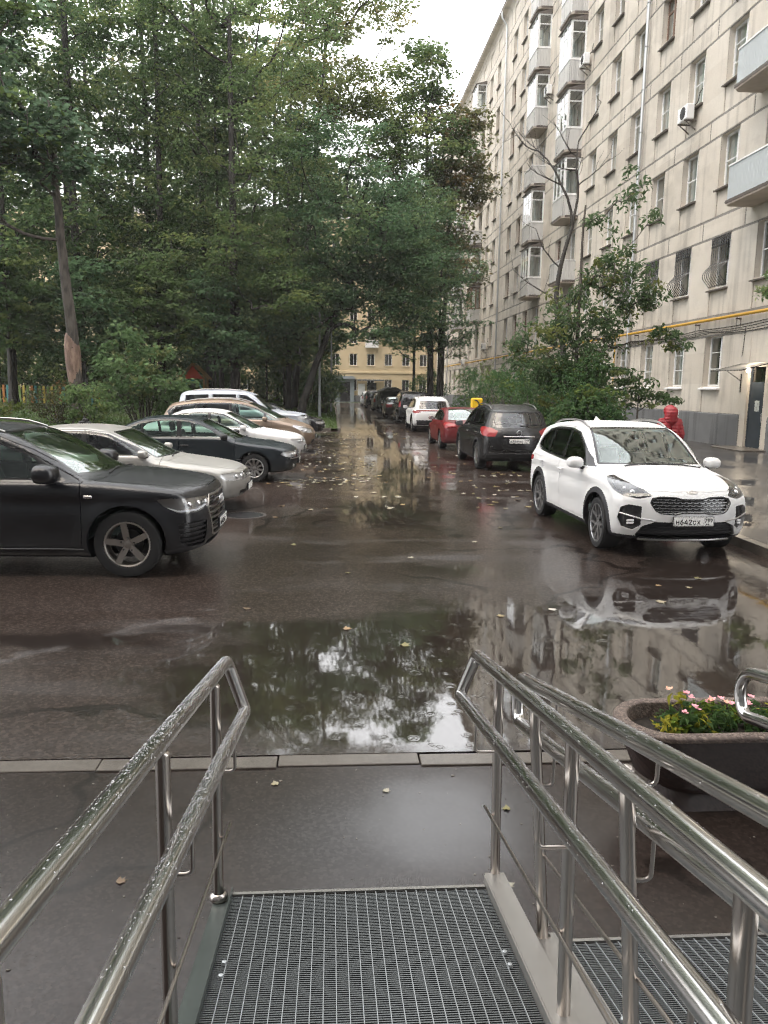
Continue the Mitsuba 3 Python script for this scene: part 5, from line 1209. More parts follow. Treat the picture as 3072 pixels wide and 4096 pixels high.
# entrance: steel door with transom, notice, clear canopy, lit lamp
dy0, dy1 = DOORY
put(AB+'__door_surround', cat(box(FX-0.02, FX+0.34, dy1+0.0, dy1+0.36, 0.1, 4.2), box(FX-0.02, FX+0.34, dy0-0.36, dy0, 0.1, 4.2), box(FX-0.0, FX+0.34, dy0, dy1, 2.98, 4.2)), 'plaster', uniq=False)
put(AB+'__door', cat(box(FX+0.10, FX+0.15, dy0, dy1, 0.19, 2.40), box(FX+0.09, FX+0.16, dy0, dy1, 2.40, 2.46)), 'door_steel', uniq=False)
put(AB+'__door__frame', cat(box(FX+0.08, FX+0.17, dy0, dy0+0.06, 0.19, 2.98), box(FX+0.08, FX+0.17, dy1-0.06, dy1, 0.19, 2.98)), 'door_steel', uniq=False)
put(AB+'__door__transom_pane', box(FX+0.12, FX+0.13, dy0+0.06, dy1-0.06, 2.46, 2.98), 'black_glass', uniq=False)
put(AB+'__door__notice', box(FX+0.090, FX+0.098, dy0+0.42, dy0+0.70, 1.45, 1.82), 'paper', uniq=False)
tx = []
for i in range(7): tx.append(box(FX+0.0875, FX+0.0896, dy0+0.45, dy0+0.45+0.20*(0.6+0.4*((i*7) % 5)/4), 1.50+0.038*i, 1.508+0.038*i))
put(AB+'__door__notice_lines', cat(tx), 'plinth_grey', uniq=False)
put(AB+'__door__handle', tube(bend([(FX+0.1, dy0+0.14, 1.1), (FX+0.03, dy0+0.14, 1.1), (FX+0.03, dy0+0.14, 1.4), (FX+0.1, dy0+0.14, 1.4)], 0.03), 0.012, 6), 'galvanised', smooth=True, uniq=False)
put(AB+'__step', bbox(FX-0.9, FX+0.1, dy0-0.5, dy1+0.5, 0.0, 0.19, 0.02), 'kerb_stone_wet', uniq=False)
cs = [(FX-0.02, dy0-0.5, 3.10), (FX-1.15, dy0-0.5, 2.82), (FX-1.15, dy1+0.45, 2.82), (FX-0.02, dy1+0.45, 3.10)]
put(AB+'__entrance_canopy', tri(cs, [[0, 1, 2], [0, 2, 3]]), 'canopy_sheet', uniq=False)
put(AB+'__entrance_canopy__frame', cat([tube([cs[0], cs[1], cs[2], cs[3]], 0.018, 5), tube([(FX-0.02, dy1+0.45, 2.1), (FX-0.02, dy1+0.45, 2.75)], 0.02, 5), tube([(FX-0.02, dy1+0.45, 2.5), (FX-0.7, dy1+0.45, 2.93)], 0.015, 5)]), 'iron_black', uniq=False)
lampm = lathe([(0.0, 2.72), (0.05, 2.73), (0.07, 2.78), (0.05, 2.83), (0, 2.84)], 'z', 12); lampm.vertices += [FX-0.28, dy0+0.62, 0.06]
scene[AB+'__entrance_lamp'] = {**mikit.ply(lampm, 'bulb_glow'), 'emitter': {'type': 'area', 'radiance': rgb(20, 17, 13)}}
put(AB+'__plinth_vent', box(FX-0.075, FX-0.05, 33.2, 33.6, 0.45, 0.75), 'room_dark', uniq=False)
# air conditioners hang on the wall: things of their own
def aircon(y, k, dz, label):
    key = num('air_conditioner'); z = sill(k)+dz
    put(key+'__casing', bbox(FX-0.48, FX-0.14, y, y+0.82, z, z+0.58, 0.03), 'sill_white')
    a = np.linspace(0, 2*PI, 29)[:-1]
    put(key+'__fan_grille', lathe([(0, -0.004), (0.23, 0.0), (0.25, 0.02)], 'x', 24).apply_translation([FX-0.49, y+0.34, z+0.29]) , 'iron_black', smooth=30)
    put(key+'__bracket', cat([box(FX-0.5, FX+0.0, yy, yy+0.04, z-0.06, z-0.002) for yy in (y+0.1, y+0.68)]+[prism([(FX-0.45, z-0.06), (FX-0.01, z-0.40), (FX-0.01, z-0.34), (FX-0.40, z-0.06)], yy, yy+0.03, 'y') for yy in (y+0.105, y+0.685)]), 'sill_metal')
    put(key+'__hose', tube(bend([(FX-0.14, y+0.1, z+0.5), (FX-0.05, y-0.05, z+0.62), (FX-0.02, y-0.1, z+1.0), (FX+0.1, y-0.06, z+1.1)], 0.1), 0.022, 6), 'cable_black', smooth=True)
    lab(key, label, 'air conditioner')
aircon(32.0, 3, -0.55, 'white air conditioner under a fourth floor window beside the right hand drainpipe')
aircon(28.7, 4, -0.75, 'white air conditioner at the top edge of the photo under a fifth floor window')
aircon(45.9, 5, -0.6, 'white air conditioner right of the second column of glazed balconies high up')
aircon(53.6, 5, 0.5, 'white air conditioner beside the top left glazed balcony column')
aircon(75.6, 3, -0.5, 'small white air conditioner beside the dark boarded balcony')
aircon(72.8, 1, -0.3, 'white air conditioner low on the wall left of the far drainpipe')
aircon(84.0, 1, -1.4, 'white air conditioner with dark bracket low on the far wall')
# ------------------------------------------------------------------ the yellow building across the end of the drive
principled('ochre', proc(lambda p, n, uv: mix((0.48, 0.385, 0.245), (0.55, 0.45, 0.30), fbm(p.x*0.7, p.z*0.7, 0.0, 3))), 0.85, True)
principled('ochre_pale', (0.54, 0.44, 0.28), 0.85, True)
principled('shop_grey', (0.22, 0.25, 0.27), 0.5, True)
YB_ = 'yellow_building'; fy = 109.0
lab(YB_, 'ochre yellow building with pale sills closing the far end of the drive', 'building')
cx = [5.5+2.45*i for i in range(-32, 4)]
ms, st = [], []
wf, wp, ws = [], [], []
edges2 = sorted([v for x in cx for v in (x-0.52, x+0.52)])
seg = list(zip([-75.0]+edges2[1::2], edges2[0::2]+[16.5]))
for a, b in seg: ms.append(box(a, b, fy, fy+0.5, 0.9, 24.0))
for x in cx:
    prev = 0.9
    for k in range(7):
        s0 = 2.0+3.0*k if k else 1.5; s1 = s0+1.6
        ms.append(box(x-0.52, x+0.52, fy, fy+0.5, prev, s0)); prev = s1
        sl = bbox(x-0.62, x+0.62, fy-0.10, fy+0.1, s0-0.10, s0-0.005, 0.02); n = 0.06
        fr = cat(box(x-0.515, x-0.45, fy+0.18, fy+0.25, s0, s1), box(x+0.45, x+0.515, fy+0.18, fy+0.25, s0, s1), box(x-0.449, x+0.449, fy+0.18, fy+0.25, s0, s0+n), box(x-0.449, x+0.449, fy+0.18, fy+0.25, s1-n, s1), box(x-0.03, x+0.03, fy+0.17, fy+0.24, s0+n, s1-n))
        pn = box(x-0.46, x+0.46, fy+0.21, fy+0.215, s0+0.03, s1-0.03)
        if 2.5 < x < 13 and k < 4:
            w = num(YB_+'__window'); put(w, fr, 'frame_white', uniq=False); put(w+'__pane', pn, 'window_glass'); put(w+'__sill', sl, 'ochre_pale')
        else: wf.append(fr); wp.append(pn); ws.append(sl)
    ms.append(box(x-0.52, x+0.52, fy, fy+0.5, prev, 24.0))
put(YB_+'__wall', cat(ms), 'ochre', uniq=False)
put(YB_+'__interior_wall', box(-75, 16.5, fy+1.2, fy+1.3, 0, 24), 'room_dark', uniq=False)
for nm, m_, mt in (('far_window_frames', wf, 'frame_white'), ('far_panes', wp, 'window_glass'), ('far_sills', ws, 'ochre_pale')):
    put(YB_+'__'+nm, cat(m_), mt, uniq=False); labels[YB_+'__'+nm] = {'kind': 'stuff'}
put(YB_+'__plinth', box(-75, 16.5, fy-0.08, fy+0.5, -0.2, 0.895), 'plinth_grey', uniq=False)
put(YB_+'__string_course', bbox(-75, 16.5, fy-0.16, fy, 3.9, 4.25, 0.04), 'ochre_pale', uniq=False)
put(YB_+'__cornice', bbox(-75, 16.5, fy-0.5, fy+0.3, 23.7, 24.3, 0.1), 'ochre_pale', uniq=False)
put(YB_+'__roof', prism([(fy-0.6, 24.3), (fy+6, 27), (fy+12, 24.3)], -75, 16.5, 'x'), 'roof_tin', uniq=False)
put(YB_+'__balcony', bbox(4.7, 6.5, fy-0.9, fy-0.003, 7.4, 8.4, 0.03), 'sill_white', uniq=False)
put(YB_+'__balcony__glazing', cat([box(x, x+0.07, fy-0.9, fy-0.83, 8.401, 10.0) for x in (4.7, 5.25, 5.85, 6.43)]+[box(4.7, 6.5, fy-0.895, fy-0.835, 10.001, 10.09)]), 'sill_white', uniq=False)
put(YB_+'__balcony__pane', box(4.75, 6.45, fy-0.87, fy-0.865, 8.42, 9.98), 'window_glass', uniq=False)
put(YB_+'__entrance_canopy', bbox(3.6, 7.3, fy-1.2, fy-0.17, 2.9, 3.1, 0.03), 'plinth_grey', uniq=False)
put(YB_+'__door', box(5.0, 6.3, fy-0.11, fy-0.085, 0.0, 2.6), 'gloss_black', uniq=False)
put(YB_+'__notice_board', box(3.7, 4.7, fy-0.12, fy-0.085, 0.9, 2.5), 'sill_white', uniq=False)
put(YB_+'__shop_front', cat(box(-1.5, 3.2, fy-0.25, fy-0.09, -0.1, 3.5), box(-1.6, 3.3, fy-0.9, fy-0.26, 3.1, 3.35)), 'shop_grey', uniq=False)
put(YB_+'__shop_front__door', box(1.2, 2.6, fy-0.28, fy-0.255, 0, 2.7), 'gloss_black', uniq=False)
put(YB_+'__rear_block', box(-74.9, 16.4, fy+1.31, fy+12, 0, 24.2), 'room_dark', uniq=False)
# ------------------------------------------------------------------ the wing behind the camera, whose entrance the ramps serve: it shades the near end of the drive
RW = 'rear_wing'; ry = -5.0; lab(RW, 'grey wing of the apartment building behind the viewer, from whose entrance the ramps lead down', 'building')
wx = [-38+3.16*i for i in range(17)]; ms, fr, pn = [], [], []
ed = [-41.0]+[v for x in wx for v in (x, x+1.38)]+[14.55]
for a, b in zip(ed[0::2], ed[1::2]): ms.append(box(a, b, ry-0.6, ry, 0, 26.5))
for x in wx:
    for k in range(-1, 7):
        ms.append(box(x, x+1.38, ry-0.6, ry-0.01, sill(k)+WH if k >= 0 else 0.0, sill(k+1) if k < 6 else 26.5))
    for k in range(7):
        z0, z1 = sill(k), sill(k)+WH; y = ry-0.28
        fr += [box(x, x+1.38, y-.07, y, z0, z0+.07), box(x, x+1.38, y-.07, y, z1-.07, z1), box(x, x+.07, y-.07, y, z0+.07, z1-.07), box(x+1.31, x+1.38, y-.07, y, z0+.07, z1-.07), box(x+.5, x+.58, y-.07, y, z0+.07, z1-.07)]
        pn.append(box(x+.05, x+1.33, y-.04, y-.035, z0+.05, z1-.05))
put(RW+'__wall', cat(ms), 'plinth_grey', uniq=False); put(RW+'__interior_wall', box(-41, 14.5, ry-2.0, ry-1.9, 0, 26.5), 'room_dark', uniq=False)
for nm, m_, mt in (('window_frames', fr, 'frame_white'), ('window_panes', pn, 'window_glass')): put(RW+'__'+nm, cat(m_), mt, uniq=False); labels[RW+'__'+nm] = {'kind': 'stuff'}
put(RW+'__plinth', box(-41, 14.5, ry+0.001, ry+0.06, -0.1, 1.3), 'plinth_grey', uniq=False); put(RW+'__roof', box(-41.4, 14.5, ry-13, ry+0.5, 26.51, 26.9), 'roof_tin', uniq=False)
put(RW+'__porch_platform', bbox(-0.55, 1.95, -4.9, -0.42, -0.1, 0.64, 0.02), 'apron_wet', uniq=False)
put(RW+'__rear_block', box(-40.9, 14.4, ry-13, ry-2.1, 0, 26.5), 'room_dark', uniq=False)
# ------------------------------------------------------------------ trees, shrubs, bushes
scene['leaf'] = {'type': 'principledthin', 'base_color': {'type': 'mesh_attribute', 'name': 'vertex_color'}, 'roughness': 0.32, 'diff_trans': 1.35, 'eta': 1.6}
def bark_c(a, b):
    def f(p, n, uv):
        g = fbm(p.x*9, p.y*9, p.z*2.2, 4)
        return mix(a, b, smoothstep(0.3, 0.7, g))
    return f
bark_h = lambda p, n, uv: 0.02*fbm(p.x*16, p.y*16, p.z*3.5, 3)
bumped('bark_dark', {'type': 'principled', 'base_color': proc(bark_c((0.016, 0.014, 0.012), (0.040, 0.035, 0.030))), 'roughness': 0.7}, bark_h, 1.0, 3e-3)
bumped('bark_grey', {'type': 'principled', 'base_color': proc(bark_c((0.045, 0.038, 0.032), (0.10, 0.085, 0.072))), 'roughness': 0.75}, bark_h, 1.0, 3e-3)
bumped('bark_pale', {'type': 'principled', 'base_color': proc(bark_c((0.20, 0.19, 0.18), (0.38, 0.37, 0.35))), 'roughness': 0.75}, bark_h, 0.4, 3e-3)
bumped('bare_wood', {'type': 'principled', 'base_color': proc(bark_c((0.16, 0.10, 0.075), (0.30, 0.20, 0.15))), 'roughness': 0.65}, lambda p, n, uv: 0.012*fbm(p.x*25, p.y*25, p.z*2, 3), 1.0, 3e-3)
LOBE = np.array([(0, -.5), (-.30, -.30), (-.52, -.12), (-.26, .04), (-.36, .34), (-.10, .20), (0, .55), (.10, .20), (.36, .34), (.26, .04), (.52, -.12), (.30, -.30)])
LF = np.array([[0, 1, 3], [1, 2, 3], [3, 4, 5], [0, 3, 5], [5, 6, 7], [0, 5, 7], [7, 8, 9], [0, 7, 9], [9, 10, 11], [0, 9, 11]])
def leaves(r, cen, rad, n, size, tone, flat=0.5, lobed=False, up=0.65, narrow=1.0):
    """n leaves about each clump centre: vertices, faces, colours"""
    k = len(cen); m = k*n
    c = np.repeat(cen, n, 0); R = np.repeat(rad, n, 0)[:, None]
    q = r.normal(size=(m, 3)); q /= np.linalg.norm(q, axis=1, keepdims=True); q *= r.uniform(0, 1, (m, 1))**0.45
    p = c+q*R*np.array([1, 1, flat])
    nr = np.array([0, 0, up])+r.normal(size=(m, 3))*0.34+q*0.28; nr /= np.linalg.norm(nr, axis=1, keepdims=True)
    t = r.normal(size=(m, 3))+q*1.2-np.array([0, 0, 0.35]); t -= nr*(t*nr).sum(1, keepdims=True); t /= np.linalg.norm(t, axis=1, keepdims=True)+1e-9
    b = np.cross(nr, t); s = size*r.uniform(0.65, 1.3, (m, 1))
    if lobed:
        L = LOBE; cup = 0.18*np.abs(L[:, 0])
        v = p[:, None]+s[:, None]*(L[None, :, 1, None]*t[:, None]+narrow*L[None, :, 0, None]*b[:, None]+cup[None, :, None]*nr[:, None]); f = LF; nv = 12
    else:
        a0, a1, a2, a3 = p-t*s*0.55, p-b*s*0.40*narrow+nr*s*0.12, p+t*s*0.6-nr*s*0.10, p+b*s*0.40*narrow+nr*s*0.12
        v = np.stack([a0, a1, a2, a3], 1); f = np.array([[0, 2, 1], [0, 3, 2]]); nv = 4
    F = (f[None]+np.arange(m)[:, None, None]*nv).reshape(-1, 3)
    tone = np.asarray(tone, float); w = np.repeat(r.uniform(0, 1, k), n)*0.6+r.uniform(0, 1, m)*0.4
    col = tone[0]*(1-w[:, None])+tone[1]*w[:, None]
    if len(tone) > 2:
        od = np.repeat(r.uniform(0, 1, k) < 0.16, n) | (r.uniform(0, 1, m) < 0.03); col[od] = tone[2]
    col = col*r.uniform(0.75, 1.25, (m, 1))
    return v.reshape(-1, 3), F, np.repeat(col, nv, 0)
G_DARK = [(0.063, 0.104, 0.048), (0.133, 0.199, 0.092), (0.207, 0.256, 0.101)]
G_BLUE = [(0.082, 0.144, 0.078), (0.174, 0.272, 0.146), (0.187, 0.255, 0.119)]
G_MID = [(0.091, 0.147, 0.062), (0.194, 0.269, 0.117), (0.254, 0.305, 0.119)]
G_OLIVE = [(0.133, 0.172, 0.067), (0.259, 0.303, 0.129), (0.347, 0.321, 0.146)]
G_BROWN = [(0.105, 0.120, 0.050), (0.190, 0.180, 0.085), (0.27, 0.19, 0.08)]
G_BRIGHT = [(0.099, 0.164, 0.073), (0.177, 0.261, 0.120), (0.192, 0.223, 0.097)]
def grow_tree(key, seed, stem, r0, lobes, leaf, tone, n_leaf, rad, flat=0.36, lobed=False, bark='bark_dark', rmin=0.012, crown=True, narrow=1.0, stemr1=0.35, up=0.9):
    """stem: polyline; lobes: (centre, radii, clumps). Every clump hangs on a branch that leads back to the stem."""
    r = np.random.default_rng(seed)
    st = bend(stem, 2.0, 5)
    d = np.r_[0, np.cumsum(np.linalg.norm(np.diff(st, axis=0), axis=1))]; u = np.linspace(0, d[-1], max(8, int(d[-1]/0.5)))
    st = np.stack([np.interp(u, d, st[:, i]) for i in range(3)], 1); st[1:-1, :2] += np.cumsum(r.normal(size=(len(st)-2, 2))*0.02, 0)*0.6
    tt = u/d[-1]; tr = r0*(1-(1-stemr1)*tt)+r0*0.45*np.exp(-u/0.35)
    put(key+'__trunk', tube(st, tr, 12), bark, smooth=True, uniq=False)
    cen = []
    for c, R, k in lobes:
        q = r.normal(size=(k, 3)); q /= np.linalg.norm(q, axis=1, keepdims=True); q *= r.uniform(0.12, 1, (k, 1))**0.5
        cen.append(np.array(c)+q*np.array(R))
    cen = np.vstack(cen)
    nodes = [p for p in st[len(st)//4:]]; par = [-1]*len(nodes); isst = [True]*len(nodes)
    sd = np.array([np.min(np.linalg.norm(st-c, axis=1)) for c in cen]); paths = []
    for i in np.argsort(sd):
        c = cen[i]; N = np.array(nodes); dv = c-N; L = np.linalg.norm(dv, axis=1)
        cost = L-0.55*dv[:, 2]*(dv[:, 2] > 0)*0.5+np.where(dv[:, 2] < -0.3, -dv[:, 2]*0.9, 0)+0.0
        j = int(np.argmin(cost)); n = max(2, int(L[j]/0.7)+1); pr = j; path = [j]
        off = r.normal(size=3)*0.12*L[j]
        for s in np.linspace(0, 1, n+1)[1:]:
            p = N[j]+dv[j]*s+off*math.sin(PI*s)+np.array([0, 0, 0.10*L[j]*math.sin(PI*s)])
            nodes.append(p); par.append(pr); isst.append(False); pr = len(nodes)-1; path.append(pr)
        paths.append(path)
    w = np.zeros(len(nodes))
    for p in paths: w[p[-1]] += 1
    for i in range(len(nodes)-1, -1, -1):
        if par[i] >= 0: w[par[i]] += w[i]
    N = np.array(nodes); rr = np.minimum(rmin*np.maximum(w, 0.6)**0.52, r0*0.6)
    br = []
    for p in paths:
        rad_ = rr[p].copy(); rad_[0] = rad_[1]
        br.append(tube(N[p], rad_, 5 if rad_.max() < 0.05 else 7, False))
    if br: put(key+'__branches', cat(br), bark, smooth=True, uniq=False); labels[key+'__branches'] = {'kind': 'stuff'}
    if crown:
        R = rad*r.uniform(0.6, 1.25, len(cen))
        v, f, c = leaves(r, cen, R, n_leaf, leaf, tone, flat, lobed, up, narrow)
        put(key+'__crown', tri(v, f), 'leaf', color=c, uniq=False); labels[key+'__crown'] = {'kind': 'stuff'}
def lz(x, y): return float(lawn_z(np.array([x]), np.array([y]))[0])
TG = 'trees on the left lawn'
def stand(name, label, seed, x, y, H, r0, lobes, leaf=0.18, tone=G_DARK, n_leaf=46, rad=1.0, lean=(0, 0), bark='bark_dark', cat_='tree', group=TG, mid=None, **kw):
    key = num(name); z = lz(x, y) if x < 1 else float(bed_z(x, y))
    stem = [(x, y, z-0.15), (x+lean[0]*0.3+(mid or (0, 0))[0], y+lean[1]*0.3, z+H*0.30), (x+lean[0]*0.7, y+lean[1]*0.7, z+H*0.6), (x+lean[0], y+lean[1], z+H*0.85)]
    grow_tree(key, seed, stem, r0, [((x+c[0], y+c[1], z+c[2]), R, k) for c, R, k in lobes], leaf, tone, n_leaf, rad, bark=bark, **kw)
    lab(key, label, cat_, group); return key
# the big ones that frame the drive
stand('maple_tree', 'tall dark maple with forking upper branches left of the lamp post', 21, -5.5, 45.5, 25, 0.30,
      [((0.5, 0, 9), (4.6, 4.0, 3.0), 90), ((0.5, 0, 14.5), (4.6, 4.2, 3.6), 70), ((1.8, 0, 21), (4.6, 4, 3.6), 80), ((-2.8, 0, 20), (3.0, 3, 4), 52), ((3.0, -1, 6.6), (3.2, 3, 1.6), 44), ((0, 0, 28), (5.5, 4.5, 4.5), 100)], tone=G_MID, n_leaf=66, rad=1.1)
stand('maple_tree', 'maple leaning to the right over the drive beside the lamp post', 22, -1.9, 46.5, 13, 0.24,
      [((2.2, 0, 7.7), (3.4, 3.0, 1.9), 84), ((3.6, -1, 11.0), (4.4, 3.2, 2.9), 126), ((6.0, -1, 8.2), (2.8, 2.4, 1.9), 50), ((-0.8, -1, 5.8), (2.6, 2.0, 1.4), 36), ((2.0, -1, 14.5), (3.6, 3, 2.2), 60), ((4.4, -1, 6.5), (2.4, 2, 1.0), 36), ((6.9, -1, 6.2), (1.7, 1.6, 0.8), 20), ((4.5, -1, 9.0), (3.6, 2.6, 1.6), 60), ((6.8, 3, 12.5), (3.2, 2.6, 2.6), 60), ((4.6, -1, 5.0), (2.4, 2, 0.7), 26)], lean=(4.2, -0.5), tone=G_BLUE, n_leaf=58)
stand('maple_tree', 'tall tree with thin yellowish top rising behind the leaning maple', 23, -2.8, 58, 31, 0.26,
      [((3.2, 0, 28), (5.4, 4, 3.4), 120), ((1.0, 0, 22), (4.8, 4, 3.0), 70), ((4.8, 0, 16), (4.2, 3, 2.8), 70), ((5.0, 0, 21.5), (3.6, 3, 2.2), 60), ((7.0, 0, 14.0), (3.2, 3, 3.0), 60), ((0.5, 0, 34), (4.5, 4, 3), 50)], tone=G_OLIVE, n_leaf=52, leaf=0.25, rad=1.25, lean=(2.5, 0))
stand('maple_tree', 'slim dark tree standing just left of the tall forking maple', 24, -6.8, 49, 22, 0.17,
      [((-0.5, 0, 9), (3.2, 3, 4.4), 90), ((-0.8, 0, 17.5), (3.6, 3, 4.8), 120)], tone=G_DARK, leaf=0.2, n_leaf=56)
stand('maple_tree', 'upright tree behind the lamp post with a dark trunk', 25, -2.9, 53, 18, 0.22,
      [((0.5, 0, 8), (3.4, 3, 3.0), 70), ((0.5, 0, 13), (3.4, 3, 3.2), 60)], tone=G_DARK)
# the near tree with the torn bark
x_, y_ = -10.75, 34.0
key = stand('scarred_tree', 'leaning grey tree with a torn bare patch low on its trunk', 26, x_, y_, 15, 0.29,
      [((-3.0, -1.5, 11.4), (3.0, 2.4, 2.0), 62), ((-0.8, -1.2, 10.6), (2.5, 2.0, 1.7), 48), ((-3.2, -1.5, 15.5), (3.4, 2.6, 2.4), 66), ((-3.6, -1.6, 8.6), (1.8, 1.6, 1.0), 22)], lean=(-0.6, -0.3), tone=[(0.070, 0.115, 0.070), (0.135, 0.200, 0.120), (0.12, 0.17, 0.06)], leaf=0.26, n_leaf=44, lobed=True, rad=0.85, bark='bark_grey', mid=(0.0, 0), group=None)
zb_ = lz(x_, y_)
scar = lathe([(0.22, 1.75), (0.275, 2.1), (0.305, 2.6), (0.325, 3.1), (0.315, 3.5), (0.27, 3.85), (0.20, 4.05)], 'z', 26)
scar.update_faces(scar.triangles_center[:, 1] < 0.07); scar.vertices[:, 0] += 0.0-0.045*scar.vertices[:, 2]; scar.vertices += np.array([x_-0.01, y_-0.05, zb_-0.4])
put(key+'__bare_patch', scar, 'bare_wood', smooth=40, uniq=False)
hole = lathe([(0.0, 0.0), (0.10, 0.01), (0.14, 0.05), (0.10, 0.09), (0, 0.1)], 'y', 14); hole.vertices = hole.vertices*np.array([1, 1, 0.9])+np.array([x_-0.16, y_-0.36, zb_+3.05]); put(key+'__knot_hole', hole, 'bark_dark', smooth=True, uniq=False)
# left edge: pale leaved sprays hanging into the picture
stand('pale_tree', 'tree at the left edge with pale drooping sprays of leaves', 27, -16.5, 31, 17, 0.22,
      [((1.4, -0.5, 6.0), (1.6, 1.5, 2.6), 46), ((1.2, -0.5, 12.5), (2.2, 2, 3.5), 46)], tone=[(0.10, 0.115, 0.085), (0.17, 0.19, 0.14), (0.06, 0.09, 0.04)], leaf=0.22, n_leaf=44, flat=0.30, bark='bark_grey', group=None)
# the wood behind: every trunk a tree
WOOD = [(-14.0, 45, 23, 0.28, G_DARK), (-16.6, 42, 20, 0.24, G_DARK), (-10.0, 47, 24, 0.22, G_DARK), (-8.4, 55, 26, 0.24, G_MID), (-12.5, 56, 28, 0.26, G_DARK), (-17.5, 54, 25, 0.25, G_DARK),
        (-22, 50, 25, 0.25, G_MID), (-24, 60, 28, 0.3, G_DARK), (-19, 66, 28, 0.28, G_OLIVE), (-14, 68, 30, 0.28, G_MID), (-9.5, 70, 28, 0.3, G_OLIVE), (-5, 72, 26, 0.26, G_DARK), (-29, 68, 28, 0.3, G_DARK), (-34, 60, 26, 0.3, G_MID), (-3.0, 66, 22, 0.2, G_DARK), (-7, 80, 26, 0.3, G_DARK), (-1.5, 82, 20, 0.24, G_DARK), (-13, 84, 27, 0.3, G_MID), (-39, 72, 28, 0.3, G_DARK)]
WL = ['dark trunked tree in the second row of the wood', 'dark tree near the left edge in front of the wood', 'straight dark tree right of the torn trunk', 'leafy tree behind the slim dark tree', 'tall dense tree in the middle of the wood', 'dark tree deep in the left of the wood',
      'tree at the far left of the wood', 'broad dark tree at the back left', 'yellowish tree deep in the wood', 'green tree at the back of the wood', 'olive tree behind the tall forking maple', 'dark tree close behind the leaning maple', 'back row tree at the left edge', 'side tree beyond the left edge of the wood', 'small dark tree behind the lamp post', 'back row tree left of the drive', 'low tree near the far end of the drive', 'mid green back row tree', 'farthest tree at the left']
for i, ((x, y, H, r0, tone), l) in enumerate(zip(WOOD, WL)):
    rr = random.Random(i); w = 3.4+0.05*H*rr.random(); s_ = y/45; H *= 1.38
    stand('wood_tree', l, 100+i, x, y, H, r0, [((rr.uniform(-1, 1), 0, H*0.21), (w*1.05, 3, H*0.08), 44), ((rr.uniform(-1, 1), 0, H*0.36), (w*1.15, 3, H*0.12), 66), ((rr.uniform(-1, 1), 0, H*0.58), (w*1.15, 3.2, H*0.14), 62), ((rr.uniform(-1, 1), 0, H*0.82), (w*1.0, 3.2, H*0.14), 38)],
          leaf=0.25*max(1, s_*0.9), tone=tone, n_leaf=46, rad=1.25, lean=(rr.uniform(-.8, .8), 0))
k_ = stand('birch_tree', 'pale slender trunk showing against the sky in the wood', 150, -14.5, 60, 27, 0.17, [((0, 0, 14), (2.2, 2, 4), 40), ((0.5, 0, 24), (2.6, 2, 3), 24)], tone=G_OLIVE, leaf=0.18, n_leaf=30, bark='bark_pale', group=None)
UN = [(-12.4, 40.5, 7.0, G_BLUE, 'leafy young tree with low sprays left of the tall dark trunks'), (-9.2, 42.5, 8.0, G_MID, 'young tree with layered sprays behind the bright young maple'), (-15.5, 39.0, 7.5, G_DARK, 'dark young tree at the left behind the torn tree'), (-18.5, 45, 8.0, G_MID, 'young tree in front of the fence at the left'), (-6.4, 43.5, 7.0, G_BLUE, 'young tree with blue green sprays above the parked cars'), (-11.5, 52, 9.0, G_DARK, 'shaded young tree inside the wood'), (-4.2, 51, 7.5, G_MID, 'young tree left of the leaning maple'), (-16.0, 58, 9.0, G_MID, 'young tree deep in the left of the wood'), (-8.0, 62, 9.0, G_DARK, 'young tree deep behind the forking maple'), (-21.5, 56, 9.0, G_DARK, 'young tree at the far left of the wood'), (-3.6, 60, 8.0, G_MID, 'young tree behind the lamp post'), (-26, 62, 9.5, G_DARK, 'young tree at the back left of the wood'), (-13.0, 74, 10, G_MID, 'young tree at the back of the wood')]
for i, (x, y, H, tone, l) in enumerate(UN):
    stand('young_tree', l, 200+i, x, y, H, 0.07, [((0.3, 0, H*0.50), (2.4, 2.2, H*0.16), 44), ((-0.3, 0, H*0.72), (2.6, 2.2, H*0.16), 46), ((0, 0, H*0.94), (1.6, 1.6, H*0.13), 22)], leaf=0.22*max(1, y/48), tone=tone, n_leaf=42, rad=0.85, flat=0.35, group='young trees below the wood')
# right side of the drive, in front of the facade
RG = 'trees along the right of the drive'
stand('roadside_tree', 'dark tree with a leaning trunk right of the drive beyond the parked cars', 31, 7.3, 57, 25, 0.26, [((-1.6, 0, 8.6), (3.6, 3, 2.4), 80), ((-1.9, 0, 13.2), (4.2, 3, 2.9), 120), ((-1.2, 0, 18.5), (3.8, 3, 2.8), 96), ((-1.2, 0, 23.2), (2.3, 2, 2.4), 44)], tone=G_MID, leaf=0.26, n_leaf=54, rad=1.25, lean=(-0.8, 0), group=RG)
stand('roadside_tree', 'tree with rusty brown upper leaves close to the pale facade', 32, 8.3, 59, 22, 0.22, [((0.8, 0, 11), (2.6, 3, 3.0), 64), ((0.8, 0, 16.5), (3.2, 3, 2.6), 84), ((0.4, 0, 20.4), (2.8, 2.6, 1.9), 54)], tone=G_BROWN, leaf=0.25, n_leaf=50, rad=1.2, lean=(0.4, 0), group=RG)
stand('roadside_tree', 'lower bluish tree between the drive and the facade', 33, 6.9, 50, 12, 0.13, [((-1.0, 0, 5.2), (1.7, 2, 1.2), 26), ((0.6, 0, 5.6), (2.4, 2.4, 1.8), 50), ((0.4, 0, 9.0), (2.2, 2.4, 2.4), 56)], tone=G_BLUE, leaf=0.17, n_leaf=46, group=RG)
stand('roadside_tree', 'distant tree near the end of the drive', 34, 8.0, 76, 15, 0.16, [((-0.8, 0, 7), (3.0, 3, 2.6), 46), ((0, 0, 12), (2.6, 2.6, 2.4), 36)], tone=G_MID, leaf=0.24, n_leaf=40, group=RG)
